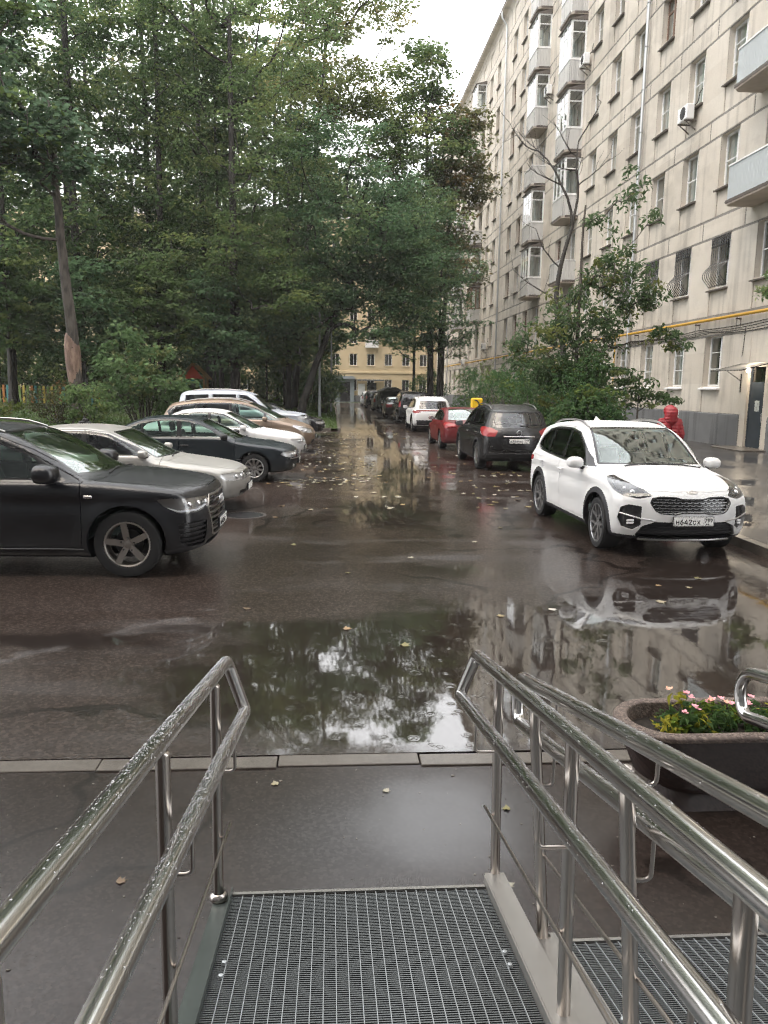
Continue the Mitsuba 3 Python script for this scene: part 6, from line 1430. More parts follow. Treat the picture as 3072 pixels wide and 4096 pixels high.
# the dead forked tree and the ash leaved maple beside it
x, y = 9.0, 30.0; z = float(bed_z(x, y))
key = 'dead_tree'
put(key+'__trunk', tube(bend([(x+0.25, y, z-0.1), (x+0.10, y, z+3.0), (x-0.42, y, z+5.0), (x-0.30, y, z+6.4), (x+0.10, y, z+7.9)], 1.0, 5), np.interp(np.linspace(0, 1, 17), [0, 1], [0.12, 0.07]), 10), 'bark_dark', smooth=True, uniq=False)
rd = np.random.default_rng(77); ms = []
def twig(p, d, L, r, lvl):
    pts = [np.array(p, float)]; d = np.array(d, float)
    for i in range(6):
        d = d+rd.normal(size=3)*0.13+np.array([0, 0, 0.05]); d /= np.linalg.norm(d); pts.append(pts[-1]+d*L/6)
    ms.append(tube(pts, np.linspace(r, r*0.35, 7), 6, False))
    if lvl:
        for i in range(2, 7):
            if rd.random() < 0.75:
                e = d+rd.normal(size=3)*0.75; e /= np.linalg.norm(e); twig(pts[i], e, L*0.5, r*0.45, lvl-1)
top = (x+0.10, y, z+7.9)
twig(top, (-0.24, 0, 0.97), 3.2, 0.06, 2); twig(top, (0.06, 0, 1.0), 3.2, 0.06, 2); twig((x-0.30, y, z+6.4), (-0.8, 0, 0.5), 1.8, 0.03, 1); twig((x-0.3, y, z+5.2), (0.8, 0, 0.5), 2.4, 0.03, 1); twig((x-.3, y, z+5.0), (-0.8, 0.1, 0.5), 2.2, 0.03, 1)
put(key+'__branches', cat(ms), 'bark_dark', smooth=True, uniq=False)
lab(key, 'bare dead tree forking in front of the pale facade', 'tree')
stand('ash_leaved_maple', 'bushy maple with a tall sparse leader hiding part of the facade', 41, 8.15, 25.5, 9.0, 0.09,
      [((-0.6, 0, 3.0), (1.9, 1.5, 1.15), 58), ((0.4, 0, 4.3), (1.5, 1.3, 1.0), 40), ((0.0, 0, 2.0), (2.0, 1.6, 1.0), 46), ((1.3, 0, 5.2), (1.3, 1.0, 0.8), 20), ((0.8, 0, 6.0), (0.75, 0.7, 1.1), 13), ((1.45, 0, 8.1), (0.32, 0.3, 0.7), 5), ((2.2, 0, 7.3), (0.3, 0.3, 0.25), 2), ((0.3, 0, 7.2), (0.35, 0.3, 0.3), 3), ((2.9, -0.2, 3.4), (0.9, 0.7, 0.4), 9), ((2.2, 0, 4.6), (0.8, 0.7, 0.5), 8)], tone=[(0.075, 0.125, 0.060), (0.150, 0.210, 0.105), (0.18, 0.20, 0.07)], leaf=0.17, n_leaf=34, rad=0.48, flat=0.6, narrow=0.62, bark='bark_grey', rmin=0.008, group=None, up=0.4)
stand('ash_leaved_maple', 'low drooping branch of leaves between the tall bush and the drainpipe', 42, 9.9, 24.5, 2.6, 0.04,
      [((0.4, 0, 1.6), (1.1, 0.6, 0.35), 14), ((-0.3, 0, 2.3), (0.8, 0.6, 0.4), 10)], tone=G_DARK, leaf=0.16, n_leaf=34, rad=0.4, narrow=0.6, bark='bark_grey', rmin=0.006, group=None, up=0.4)
stand('ash_leaved_maple', 'leafy branch tips reaching in from the right edge of the photo', 43, 13.4, 21.5, 6.0, 0.07,
      [((-0.9, 0, 4.9), (0.75, 0.6, 0.45), 11), ((0.5, 0, 5.5), (0.8, 0.8, 0.6), 12)], tone=G_MID, leaf=0.16, n_leaf=36, rad=0.4, narrow=0.6, bark='bark_grey', rmin=0.006, group=None, up=0.4)
# bushes
def bush(name, label, seed, x, y, R, H, tone, leaf=0.15, k=70, n_leaf=50, rad=0.5, lobed=False, group=None, cat_='bush', **kw):
    key = num(name); z = lz(x, y) if x < 1 else float(bed_z(x, y)); r = np.random.default_rng(seed)
    cen = []; 
    while len(cen) < k:
        q = r.uniform(-1, 1, 3)
        if q@q < 1 and (q@q)**0.5 > 0.35 and q[2] > -0.75: cen.append((x+q[0]*R[0], y+q[1]*R[1], z+H*0.52+q[2]*H*0.5))
    cen = np.array(cen)
    st = []
    for c in cen[::2]:
        b = np.array([x+(c[0]-x)*0.15+r.normal()*0.1, y+(c[1]-y)*0.15, z-0.05]); m = 0.5*(b+c)+np.array([0, 0, 0.15*H])*0.5
        st.append(tube(bend([b, m, c], 0.5, 4), np.linspace(0.022, 0.008, 6), 4, False))
    put(key+'__stems', cat(st), 'bark_grey', smooth=True, uniq=False); labels[key+'__stems'] = {'kind': 'stuff'}
    v, f, c = leaves(r, cen, rad*r.uniform(0.7, 1.2, len(cen)), n_leaf, leaf, tone, 0.7, lobed, 0.5, kw.get('narrow', 1.0))
    put(key+'__foliage', tri(v, f), 'leaf', color=c, uniq=False); labels[key+'__foliage'] = {'kind': 'stuff'}
    lab(key, label, cat_, group)
bush('young_maple', 'bright green young maple bush behind the parked cars', 51, -7.7, 32.6, (1.85, 1.6), 4.3, G_BRIGHT, 0.20, 64, 40, 0.55, True)
bush('shrub', 'thin brownish shrub at the foot of the torn tree', 52, -10.2, 30.5, (1.4, 1.0), 1.7, [(0.05, 0.06, 0.03), (0.10, 0.10, 0.05), (0.14, 0.10, 0.05)], 0.10, 40, 30, 0.35)
bush('shrub', 'low yellow green weeds behind the black car', 53, -12.2, 27.5, (1.6, 1.0), 1.1, [(0.06, 0.085, 0.025), (0.12, 0.15, 0.04), (0.17, 0.16, 0.06)], 0.10, 40, 30, 0.35)
bush('shrub', 'small shrub between the bright young maple and the torn tree', 54, -8.8, 29.0, (0.9, 0.8), 1.9, G_MID, 0.12, 34, 40, 0.35)
bush('shrub', 'dark rounded shrub at the end of the lawn beside the drive', 55, -0.7, 55.0, (1.5, 2.5), 3.2, G_DARK, 0.16, 60, 46, 0.6)
bush('shrub', 'dark shrub beside the far end of the lawn', 56, -0.8, 66.0, (1.6, 2.5), 4.0, G_DARK, 0.18, 50, 44, 0.7)
bush('shrub', 'undergrowth below the slim dark tree', 57, -6.6, 56.0, (3.0, 1.5), 2.2, G_DARK, 0.18, 44, 40, 0.7)
for i, (x, y, R, H, l) in enumerate(((8.1, 24.8, (1.3, 1.6), 2.9, 'dense green shrub behind the black crossover'), (7.9, 29.5, (1.4, 2.2), 2.7, 'dense shrub behind the red saloon'), (8.0, 36, (1.5, 2.6), 2.8, 'dense shrub right of the white off-roader'), (8.3, 44, (1.7, 3.0), 3.0, 'shrub below the lower bluish tree'), (8.4, 66, (1.8, 5.0), 3.4, 'far shrub at the foot of the facade'), (8.0, 23.4, (1.0, 0.9), 2.0, 'dark shrub at the near end of the planted strip'), (8.9, 28.0, (1.4, 1.8), 2.8, 'shrub close to the drainpipe'), (9.9, 34.0, (1.6, 3.0), 2.6, 'shrub against the grey plinth'))):
    bush('shrub', l, 60+i, x, y, R, H, [(0.060, 0.118, 0.052), (0.130, 0.210, 0.090), (0.15, 0.20, 0.06)], 0.15, 52, 44, 0.52, narrow=0.7, group=None)
for i, (x, y, R, H, l) in enumerate(((-5.5, 78, (3.4, 2), 5.2, 'dark thicket at the back of the wood left of the drive'), (-12, 80, (4, 2), 5.4, 'dark thicket in the middle of the back of the wood'), (-19, 78, (4.2, 2), 5.2, 'dark thicket at the back left of the wood'), (-27, 76, (4.4, 2), 5.4, 'dark thicket far left behind the fence'), (-35, 74, (4.6, 2), 5.6, 'dark thicket at the left edge behind the pale tree'), (-42, 72, (4.6, 2), 5.6, 'dark thicket beyond the left edge'), (-10.5, 62, (2.6, 1.6), 3.6, 'shrub among the trunks right of the torn tree'), (-16.5, 64, (3, 1.6), 3.8, 'shrub among the trunks left of the torn tree'), (-3.2, 70, (2.2, 1.6), 4.0, 'shrub behind the leaning maple'), (-21, 53, (3, 1.6), 3.6, 'thicket behind the coloured fence at the left'), (-16, 51, (2.6, 1.6), 3.2, 'thicket behind the coloured fence near the torn tree'), (-26, 56, (3.4, 1.8), 4.2, 'thicket at the left edge behind the fence'))):
    bush('thicket', l, 80+i, x, y, R, H, G_DARK, 0.26, 70, 42, 0.95, group='thickets at the back of the wood')
# ------------------------------------------------------------------ steel ramps and handrails in front
def brushed(p, n, uv):
    g = fbm(p.x*3, p.y*3, p.z*3, 3); return 0.11+0.12*g
principled('stainless', rgb(0.66, 0.65, 0.635), 0.12, True, metallic=1.0)
scene['stainless']['bsdf']['roughness'] = proc(brushed)
principled('raindrop', rgb(0.62, 0.62, 0.63), 0.4, True)
principled('stainless_post', rgb(0.52, 0.48, 0.445), 0.24, True, metallic=1.0)
principled('grating', rgb(0.24, 0.255, 0.26), 0.38, True, metallic=0.7)
principled('grating_rod', rgb(0.42, 0.44, 0.45), 0.4, True, metallic=0.6)
principled('cheek_steel', proc(lambda p, n, uv: mix((0.34, 0.33, 0.31), (0.50, 0.48, 0.45), fbm(p.x*6, p.y*2, p.z*6, 4))), 0.35, True, metallic=0.75)
principled('cheek_green', proc(lambda p, n, uv: mix((0.075, 0.088, 0.083), (0.13, 0.148, 0.14), fbm(p.x*6, p.y*3, p.z*6, 4))), 0.3, True, metallic=0.5)
def ramp(key, label, xa, xb, yend, slope, ytop):
    zd = lambda y: 0.035+slope*(yend-y)
    n = int((yend-0.02-ytop)/0.0115); bars = []
    t = np.array([0, 1, -slope])/math.hypot(1, slope)
    def slab(y0, y1, x0, x1, d0, d1):
        v = [(x, y, zd(y)+d) for d in (d0, d1) for x, y in ((x0, y0), (x1, y0), (x1, y1), (x0, y1))]
        return tri([v[0], v[1], v[2], v[3], v[4], v[5], v[6], v[7]], _BF)
    for i in range(n):
        y = ytop+i*0.0115; bars.append(slab(y, y+0.0042, xa, xb, -0.028, -0.002))
    m = bars
    put(key+'__grating_bars', cat(m), 'grating', uniq=False); labels[key+'__grating_bars'] = {'kind': 'stuff'}
    k = int((xb-xa)/0.0415)
    for i in range(1, k):
        x = xa+(xb-xa)*i/k
        put(key+'__grating_rod', slab(ytop, yend-0.02, x-0.0014, x+0.0014, -0.008, 0.0015), 'grating_rod')
    put(key+'__end_strip', slab(yend-0.016, yend+0.006, xa, xb, -0.04, 0.004), 'cheek_steel', uniq=False)
    put(key+'__tray', slab(ytop, yend-0.02, xa, xb, -0.10, -0.075), 'black_plastic', uniq=False)
    for x in ([xa+0.035, xb-0.035]):
        for dy in (0.52, 0.60):
            b = lathe([(0.0, 0.010), (0.008, 0.008), (0.011, 0.0), (0.011, -0.004)], 'z', 12); b.vertices += [x, yend-dy, zd(yend-dy)+0.003]; put(key+'__bolt_head', b, 'grating_rod', smooth=40)
    lab(key, label, 'ramp')
    return zd, slab
zd1, slab1 = ramp('access_ramp', 'steel grating ramp straight ahead leading down to the paving', -0.40, 0.655, 2.93, 0.195, -0.2)
put('access_ramp__cheek_plate', cat(slab1(-0.2, 2.935, -0.405, -0.401, -0.12, 0.03), slab1(-0.2, 2.93, -0.475, -0.406, -0.10, -0.012)), 'cheek_green')
put('access_ramp__cheek_plate', cat(slab1(-0.2, 2.96, 0.657, 0.663, -0.12, 0.035), slab1(-0.2, 2.98, 0.664, 0.748, -0.11, 0.035)), 'cheek_steel')
labels['access_ramp__cheek_plate'] = {'label': 'greenish wet steel cheek plate on the left'}
zd2, slab2 = ramp('side_ramp', 'second steel grating ramp to the right, beside the first', 0.885, 1.78, 2.59, 0.245, -0.1)
put('side_ramp__cheek_plate', cat(slab2(-0.1, 2.62, 0.768, 0.88, -0.20, 0.02), slab2(-0.1, 2.6, 0.8801, 0.8845, -0.2, 0.03)), 'cheek_steel')
put('side_ramp__cheek_plate', slab2(-0.1, 2.6, 1.782, 1.90, -0.2, 0.02), 'cheek_steel')
R_ = 0.0265
def post(key, foot, top, r=0.0205):
    foot, top = np.array(foot, float), np.array(top, float)
    put(key+'__post', tube([foot, top], r, 20), 'stainless_post', smooth=40)
    a = lathe([(r, 0.0), (r+0.014, 0.004), (r+0.018, 0.014), (r+0.014, 0.026), (r+0.002, 0.034)], 'z', 20); a.vertices += foot; put(key+'__post_collar', a, 'stainless_post', smooth=True)
    ball = trimesh.creation.icosphere(2, r*1.0); ball.vertices = ball.vertices*[1, 1, 0.7]+top; put(key+'__post_cap', ball, 'stainless_post', smooth=True)
DROP = tm(m3.Manifold.sphere(1.0, 6).trim_by_plane([0, 0, 1], 0.0))
rdp = np.random.default_rng(41)
def raindrops(path, r):
    """beads of water standing on the upper side of a rail, thick towards its lower end"""
    p = np.asarray(path); vs, fs, o = [], [], 0
    for a, b in zip(p[:-1], p[1:]):
        L = np.linalg.norm(b-a); t = (b-a)/L
        if L < 0.3: continue
        s = np.cross(t, [0, 0, 1.0]); s /= np.linalg.norm(s); u = np.cross(s, t)
        n = int(L*1300)
        for _ in range(n):
            q = a+t*L*rdp.random()
            if rdp.random() > (sstep(1.0, 2.3, q[1])*0.8+0.04)*(1.0 if q[0] < 0.3 else 0.4): continue
            th = rdp.normal()*0.62; nr = u*math.cos(th)+s*math.sin(th); e = np.cross(nr, t)
            k = 0.0010+0.0015*rdp.random()**2.0
            V = DROP.vertices*np.array([k*1.1, k, k*0.75]); vs.append(q+nr*(r-0.0003)+V[:, :1]*t+V[:, 1:2]*e+V[:, 2:]*nr); fs.append(DROP.faces+o); o += len(V)
    return tri(np.vstack(vs), np.vstack(fs))
def rail_loop(key, label, pts, posts, rods, hooks, saddles):
    put(key+'__handrail', tube(bend(pts[0], pts[1], 7), R_, 24), 'stainless', smooth=True)
    put(key+'__raindrops', raindrops(bend(pts[0], pts[1], 7), R_), 'raindrop', smooth=True); labels[key+'__raindrops'] = {'kind': 'stuff'}
    for f, t in posts: post(key, f, t)
    for a, b in rods: put(key+'__lower_rod', tube([a, b], 0.0068, 8), 'stainless_post', smooth=True)
    for h in hooks: put(key+'__bracket', tube(bend(h, 0.022, 5), 0.0062, 8), 'stainless_post', smooth=True)
    for a, b in saddles: put(key+'__saddle', tube([a, b], 0.012, 8), 'stainless_post', smooth=True)
    lab(key, label, 'handrail', 'stainless handrails of the ramps')
zl = lambda y: 0.933+0.195*(3.235-y); zll = lambda y: 0.68+0.195*(3.29-y)
ys = (2.90, 1.98, 0.93, 0.1)
rail_loop('left_handrail'.replace('left_', ''), 'wet stainless handrail along the left side of the first ramp',
    ([(-0.45, -0.4, zl(-0.4)), (-0.45, 3.235, zl(3.235)), (-0.38, 3.29, 0.68), (-0.38, -0.4, zll(-0.4))], 0.035),
    [((-0.455, y, zd1(y)-0.01), (-0.452, y, zl(y)-0.048)) for y in ys], [((-0.425, 3.07, 0.27), (-0.425, -0.4, 0.27+0.2*3.47))],
    [[(-0.452, y, zll(y)-0.16), (-0.38, y, zll(y)-0.16), (-0.38, y, zll(y)-0.02)] for y in ys]+[[(-0.452, y, zd1(y)+0.25), (-0.43, y, zd1(y)+0.235)] for y in ys], [((-0.452, y, zl(y)-0.05), (-0.45, y, zl(y)-0.02)) for y in ys])
zr = lambda y: 0.910+0.19*(3.342-y); zrl = lambda y: 0.705+0.19*(3.36-y)
ys = (2.98, 2.02, 1.10, 0.18)
rail_loop('handrail_001', 'wet stainless handrail between the two ramps, nearer one',
    ([(0.67, -0.4, zr(-0.4)), (0.67, 3.342, zr(3.342)), (0.605, 3.38, 0.70), (0.605, -0.4, zrl(-0.4))], 0.035),
    [((0.71, y, zd1(y)-0.01), (0.70, y+0.03, zr(y)-0.045)) for y in ys], [((0.68, 3.10, 0.30), (0.68, -0.4, 0.30+0.2*3.5))],
    [[(0.70, y, zrl(y)-0.16), (0.605, y, zrl(y)-0.16), (0.605, y, zrl(y)-0.02)] for y in ys], [((0.70, y+0.03, zr(y)-0.05), (0.672, y+0.03, zr(y)-0.02)) for y in ys])
zc = lambda y: 0.897+0.246*(3.09-y); zcl = lambda y: 0.692+0.246*(3.09-y)
ys = (2.59, 1.74, 0.9)
rail_loop('handrail_002', 'wet stainless handrail along the left side of the second ramp, ending in a rounded loop',
    ([(0.82, -0.3, zc(-0.3)), (0.82, 3.12, zc(3.12)), (0.82, 3.16, zc(3.16)-0.10), (0.82, 3.12, zcl(3.12)), (0.82, -0.3, zcl(-0.3))], 0.09),
    [((0.815, y, zd2(y)-0.01), (0.742, y+0.015, zc(y)-0.05)) for y in ys], [((0.80, 2.62, 0.385), (0.80, -0.3, 0.385+0.247*2.92))],
    [[(0.76, y, zcl(y)-0.14), (0.82, y, zcl(y)-0.14), (0.82, y, zcl(y)-0.02)] for y in ys]+[[(0.745, y+0.01, zc(y)-0.09), (0.82, y+0.01, zc(y)-0.09), (0.82, y+0.01, zc(y)-0.02)] for y in ys], [])
rail_loop('handrail_003', 'wet stainless loop of handrail at the right edge in front of the flower trough',
    ([(1.87, -0.3, zc(-0.3)-0.04), (1.87, 3.18, zc(3.18)-0.0), (1.87, 3.235, zc(3.2)-0.10), (1.87, 3.18, zcl(3.18)+0.0), (1.87, -0.3, zcl(-0.3)-0.04)], 0.09),
    [((1.95, y, zd2(y)-0.01), (1.95, y, zc(y)-0.10)) for y in ys], [], [[(1.95, y, zc(y)-0.14), (1.87, y, zc(y)-0.14), (1.87, y, zc(y)-0.06)] for y in ys], [])
# ------------------------------------------------------------------ flower trough
def agg_c(p, n, uv):
    v = voronoi(p.x*110+p.z*90, p.y*110-p.z*90)
    return mix((0.075, 0.050, 0.040), (0.25, 0.19, 0.155), v[2])*(0.6+0.5*smoothstep(0.5, 0.1, v[0]))
bumped('aggregate', {'type': 'principled', 'base_color': proc(agg_c), 'roughness': 0.45}, lambda p, n, uv: 0.004*(1-voronoi(p.x*110+p.z*90, p.y*110-p.z*90)[0]), 1.0, 8e-4)
def agg_d(p, n, uv):
    v = voronoi(p.x*120+p.z*100, p.y*120-p.z*100)
    return mix((0.014, 0.008, 0.007), (0.046, 0.027, 0.022), v[2])
bumped('aggregate_wet', {'type': 'principled', 'base_color': proc(agg_d), 'roughness': 0.35}, lambda p, n, uv: 0.004*(1-voronoi(p.x*120+p.z*100, p.y*120-p.z*100)[0]), 1.0, 8e-4)
cxp, cyp = 2.315, 3.70
def stad(hl, r): return np.array(sg.LineString([(cxp-hl, cyp), (cxp+hl, cyp)]).buffer(r, quad_segs=10).exterior.coords)[:-1]
def ringm(specs):
    """loft of stadium outlines (half length, radius, z)"""
    L = [np.column_stack([stad(h, r), np.full(len(stad(h, r)), z)]) for h, r, z in specs]; n = len(L[0]); v = np.vstack(L); f = []
    for i in range(len(L)-1):
        j = np.arange(n); k = (j+1) % n; f += [np.stack([i*n+j, (i+1)*n+k, i*n+k], 1), np.stack([i*n+j, (i+1)*n+j, (i+1)*n+k], 1)]
    return tri(v, np.vstack(f))
TR = 'flower_trough'
put(TR+'__rim', ringm([(0.57, 0.232, 0.395), (0.575, 0.248, 0.400), (0.575, 0.252, 0.418), (0.57, 0.244, 0.430), (0.565, 0.200, 0.432), (0.56, 0.190, 0.422), (0.555, 0.186, 0.30)]), 'aggregate', smooth=50, uniq=False)
put(TR+'__basin', ringm([(0.57, 0.236, 0.398), (0.55, 0.225, 0.30), (0.50, 0.205, 0.14), (0.44, 0.175, 0.09), (0.40, 0.15, 0.085)]), 'aggregate_wet', smooth=50, uniq=False)
put(TR+'__pedestal', ringm([(0.44, 0.13, 0.10), (0.46, 0.16, 0.03), (0.47, 0.17, -0.03)]), 'aggregate_wet', smooth=50, uniq=False)
put(TR+'__soil', tm(prism(stad(0.56, 0.19), 0.28, 0.345)), 'soil_dark', uniq=False)
principled('soil_dark', proc(lambda p, n, uv: mix((0.012, 0.009, 0.007), (0.035, 0.026, 0.020), noise(p.x*80, p.y*80, p.z*80))), 0.9, True)
lab(TR, 'oval trough of dark exposed aggregate with a pale rim holding flowers', 'planter')
rf = np.random.default_rng(12)
principled('petal_pink', (0.72, 0.34, 0.37), 0.5, True); principled('petal_peach', (0.75, 0.42, 0.30), 0.5, True)
spots = [(1.74, 3.62, 0), (1.83, 3.72, 0), (1.90, 3.66, 1), (1.99, 3.76, 1), (1.97, 3.62, 0), (2.08, 3.69, 1), (2.16, 3.78, 0), (2.16, 3.62, 1), (2.26, 3.70, 0), (2.34, 3.64, 1), (2.40, 3.76, 0), (2.5, 3.68, 1), (2.62, 3.72, 0), (2.72, 3.66, 1), (1.86, 3.77, 1)]
for i, (x, y, fl) in enumerate(spots):
    key = num('flowering_plant'); h = rf.uniform(0.06, 0.11)+0.04*fl
    k = 5; cen = np.column_stack([x+rf.normal(size=k)*0.035, y+rf.normal(size=k)*0.03, 0.36+h*np.linspace(0.15, 0.9, k)])
    tone = [(0.05, 0.10, 0.04), (0.12, 0.19, 0.07), (0.35, 0.33, 0.05)] if i % 3 else [(0.10, 0.16, 0.03), (0.20, 0.27, 0.05), (0.40, 0.36, 0.06)]
    v, f, c = leaves(rf, cen, np.full(k, 0.055), 16, 0.042, tone, 0.8, False, 0.5, 0.75)
    put(key+'__foliage', tri(v, f), 'leaf', color=c, uniq=False); labels[key+'__foliage'] = {'kind': 'stuff'}
    st = [tube([(x, y, 0.33), (x+rf.normal()*0.02, y+rf.normal()*0.02, 0.36+h*(0.95+0.1*q*fl))], 0.0025, 4, False) for q in range(3)]
    put(key+'__stems', cat(st), 'stem_green', smooth=True, uniq=False)
    if fl:
        for q in range(3):
            o = np.array([x+rf.normal()*0.03, y+rf.normal()*0.025, 0.365+h*1.02+rf.uniform(0, 0.045)]); pv = []
            for a in np.linspace(0, 2*PI, 7)[:-1]:
                d = np.array([math.cos(a), math.sin(a), rf.uniform(0.2, 0.9)]); b = np.cross(d, [0, 0, 1]); b /= np.linalg.norm(b); s = 0.020
                pv.append(tri([o, o+d*s*0.6+b*s*0.5, o+d*s, o+d*s*0.6-b*s*0.5], [[0, 1, 2], [0, 2, 3]]))
            put(key+'__bloom', cat(pv), 'petal_peach' if (i+q) % 5 == 0 else 'petal_pink')
    od = ['leftmost', 'second', 'third', 'fourth', 'fifth', 'sixth', 'seventh', 'eighth'][sorted(q[0] for q in spots if q[2] == fl).index(x)]
    lab(key, '%s of the %s in the flower trough%s' % (od, 'pink blossoming plants' if fl else 'green plants without blossom', '' if od == 'leftmost' else ', counted from the left'), 'plant', 'flowering plants with blossoms' if fl else 'leafy plants in the trough')
principled('stem_green', (0.06, 0.10, 0.03), 0.6, True)
# ------------------------------------------------------------------ fallen leaves
def fallen(r, x, y, z, s, tone):
    a = r.uniform(0, 2*PI); L = LOBE*s; cu = 0.25*s*(np.abs(LOBE[:, 0])**1.5)+r.normal(size=12)*0.05*s
    v = np.column_stack([x+L[:, 0]*math.cos(a)-L[:, 1]*math.sin(a), y+L[:, 0]*math.sin(a)+L[:, 1]*math.cos(a), z+0.004+np.maximum(cu, 0)])
    return v, LF
rl = np.random.default_rng(99)
principled('leaf_fallen', {'type': 'mesh_attribute', 'name': 'vertex_color'}, 0.4, True)
FT = [(0.28, 0.22, 0.10), (0.25, 0.22, 0.14), (0.34, 0.32, 0.24), (0.13, 0.085, 0.045), (0.25, 0.16, 0.075), (0.40, 0.38, 0.33), (0.17, 0.15, 0.06)]
near_l = [(0.77, 2.97, 0.055, 0.0), (1.76, 3.16, 0.05, -0.012), (-0.66, 2.26, 0.11, -0.012), (0.15, 6.55, .09, 0), (0.62, 6.1, .10, 0), (2.15, 7.1, .1, 0), (1.6, 6.9, .08, 0), (3.35, 7.35, .12, 0), (3.9, 7.9, .08, 0), (4.2, 8.3, .1, 0), (3.6, 8.0, .07, 0), (-1.1, 3.6, .05, -.012), (-0.9, 3.1, .05, -.012), (-0.3, 3.9, .05, -.012), (0.3, 3.8, .045, -.012), (-1.35, 2.8, .05, -.012), (-1.0, 2.3, .05, -.012), (0.9, 3.6, .05, -.012), (-0.8, 7.2, .08, 0), (0.2, 8.6, .08, 0), (1.0, 9.4, .08, 0), (-0.5, 10.2, .09, 0), (2.0, 10.4, .09, 0), (2.6, 11.5, .09, 0), (-0.9, 12.4, .1, 0)]
def leafthing(x, y, z, s, label, group=None):
    k = num('fallen_leaf'); v, f = fallen(rl, x, y, z, s, None); t = np.array(FT[rl.integers(len(FT))])*rl.uniform(0.8, 1.2)
    if 'green' in label: t = np.array([0.27, 0.30, 0.19])
    put(k, tri(v, f), 'leaf_fallen', color=np.tile(t, (12, 1)), uniq=False); lab(k, label, 'leaf', group)
for i, (x, y, s, z) in enumerate(near_l):
    lb = {0: 'small orange leaf at the foot of the rail post between the ramps', 1: 'pale leaf on the paving below the flower trough', 2: 'large pale green leaf at the bottom edge left of the ramp', 7: 'pale leaf on the wet drive in front of the white crossover'}.get(i)
    leafthing(x, y, z, s, lb or 'small pale leaf lying alone on the wet ground in the foreground', None if lb else 'leaves scattered in the foreground')
n = 0; rest = []
def place(x, y): 
    global n
    s = rl.uniform(0.07, 0.15)
    if n < 190: leafthing(x, y, 0.0, s, 'fallen autumn leaf lying among many on the wet drive between the parked cars', 'fallen leaves on the drive')
    else:
        v, f = fallen(rl, x, y, 0.0, s, None); rest.append((v, f, np.tile(np.array(FT[rl.integers(len(FT))])*rl.uniform(0.8, 1.2), (12, 1))))
    n += 1
pts = []
for _ in range(150): pts.append((rl.uniform(-0.9, 1.3), rl.uniform(13, 36)))
for cx_, cy_, k, s in ((0.35, 17.6, 34, 0.35), (-0.9, 16.9, 26, 0.3), (-0.2, 20.5, 22, 0.6), (0.3, 24.5, 20, 0.6)):
    for _ in range(k): pts.append((cx_+rl.normal()*s, cy_+rl.normal()*s*1.4))
for _ in range(70): pts.append((rl.uniform(2.6, 5.2), rl.uniform(13.2, 19.5)))
for _ in range(60): pts.append((rl.uniform(2.2, 4.0), rl.uniform(18, 44)))
for x, y in sorted(pts, key=lambda q: q[1]): place(x, y)
if rest:
    V, F, C, o = [], [], [], 0
    for v, f, c in rest: V.append(v); F.append(f+o); C.append(c); o += len(v)
    put('leaf_litter', tri(np.vstack(V), np.vstack(F)), 'leaf_fallen', color=np.vstack(C), uniq=False); lab('leaf_litter', 'distant yellow leaves strewn over the wet drive', 'leaves', kind='stuff')
# grit and plant crumbs washed onto the paving
rg = np.random.default_rng(7); vs, fs, o = [], [], 0
PEB = tm(m3.Manifold.sphere(1.0, 6))
for _ in range(420):
    x, y = rg.uniform(-2.4, 2.2), rg.uniform(1.4, 4.05)
    if 0.66 > x > -0.5 and y < 2.98: continue
    k = 0.0018+0.006*rg.random()**4; v = PEB.vertices*[k*rg.uniform(.7, 1.6), k*rg.uniform(.7, 1.4), k*0.6]; vs.append(v+[x, y, -0.012+k*0.3]); fs.append(PEB.faces+o); o += len(v)
put('grit', tri(np.vstack(vs), np.vstack(fs)), 'grit_stone', smooth=True, uniq=False); lab('grit', 'grit and crumbs strewn over the wet paving', 'grit', kind='stuff')
principled('grit_stone', proc(lambda p, n, uv: mix((0.03, 0.025, 0.02), (0.22, 0.20, 0.17), cell_rand(dr.floor(p.x*60), dr.floor(p.y*60), 2))), 0.5, True)
# ------------------------------------------------------------------ street lamp, play area, person and the rest
principled('lamp_post_grey', (0.30, 0.32, 0.325), 0.5, True, metallic=0.3)
LP = 'street_lamp'; lx, ly = -0.70, 47.0; lz_ = lz(lx, ly)
put(LP+'__pole', tube([(lx, ly, lz_-0.1), (lx, ly, lz_+1.2), (lx, ly, lz_+1.21), (lx, ly, 7.2)], [0.095, 0.095, 0.075, 0.055], 14), 'lamp_post_grey', smooth=40, uniq=False)
put(LP+'__base_flange', lathe([(0.19, lz_-0.05), (0.19, lz_+0.02), (0.10, lz_+0.05)], 'z', 16).apply_translation([lx, ly, 0]), 'lamp_post_grey', smooth=40, uniq=False)
put(LP+'__head', m3.Manifold.batch_hull([bbox(lx-0.16, lx+0.16, ly-0.85, ly+0.05, 7.2, 7.27, 0.02), bbox(lx-0.08, lx+0.08, ly-0.6, ly+0.05, 7.28, 7.34, 0.02)]), 'lamp_post_grey', uniq=False)
put(LP+'__lens', bbox(lx-0.12, lx+0.12, ly-0.8, ly-0.25, 7.185, 7.199, 0.004), 'lamp_clear', uniq=False)
lab(LP, 'slim grey street lamp with a flat head on the left lawn', 'street lamp')
LP = 'street_lamp_001'; lx, ly = 0.0, 60.0; lz_ = lz(lx, ly)
put(LP+'__pole', tube([(lx, ly, lz_-0.1), (lx, ly, 6.4)], [0.09, 0.05], 12), 'lamp_post_grey', smooth=40, uniq=False)
put(LP+'__head', bbox(lx-0.15, lx+0.15, ly-0.8, ly+0.05, 6.4, 6.5, 0.02), 'lamp_post_grey', uniq=False)
lab(LP, 'second street lamp farther along the lawn, half hidden by shrubs', 'street lamp')
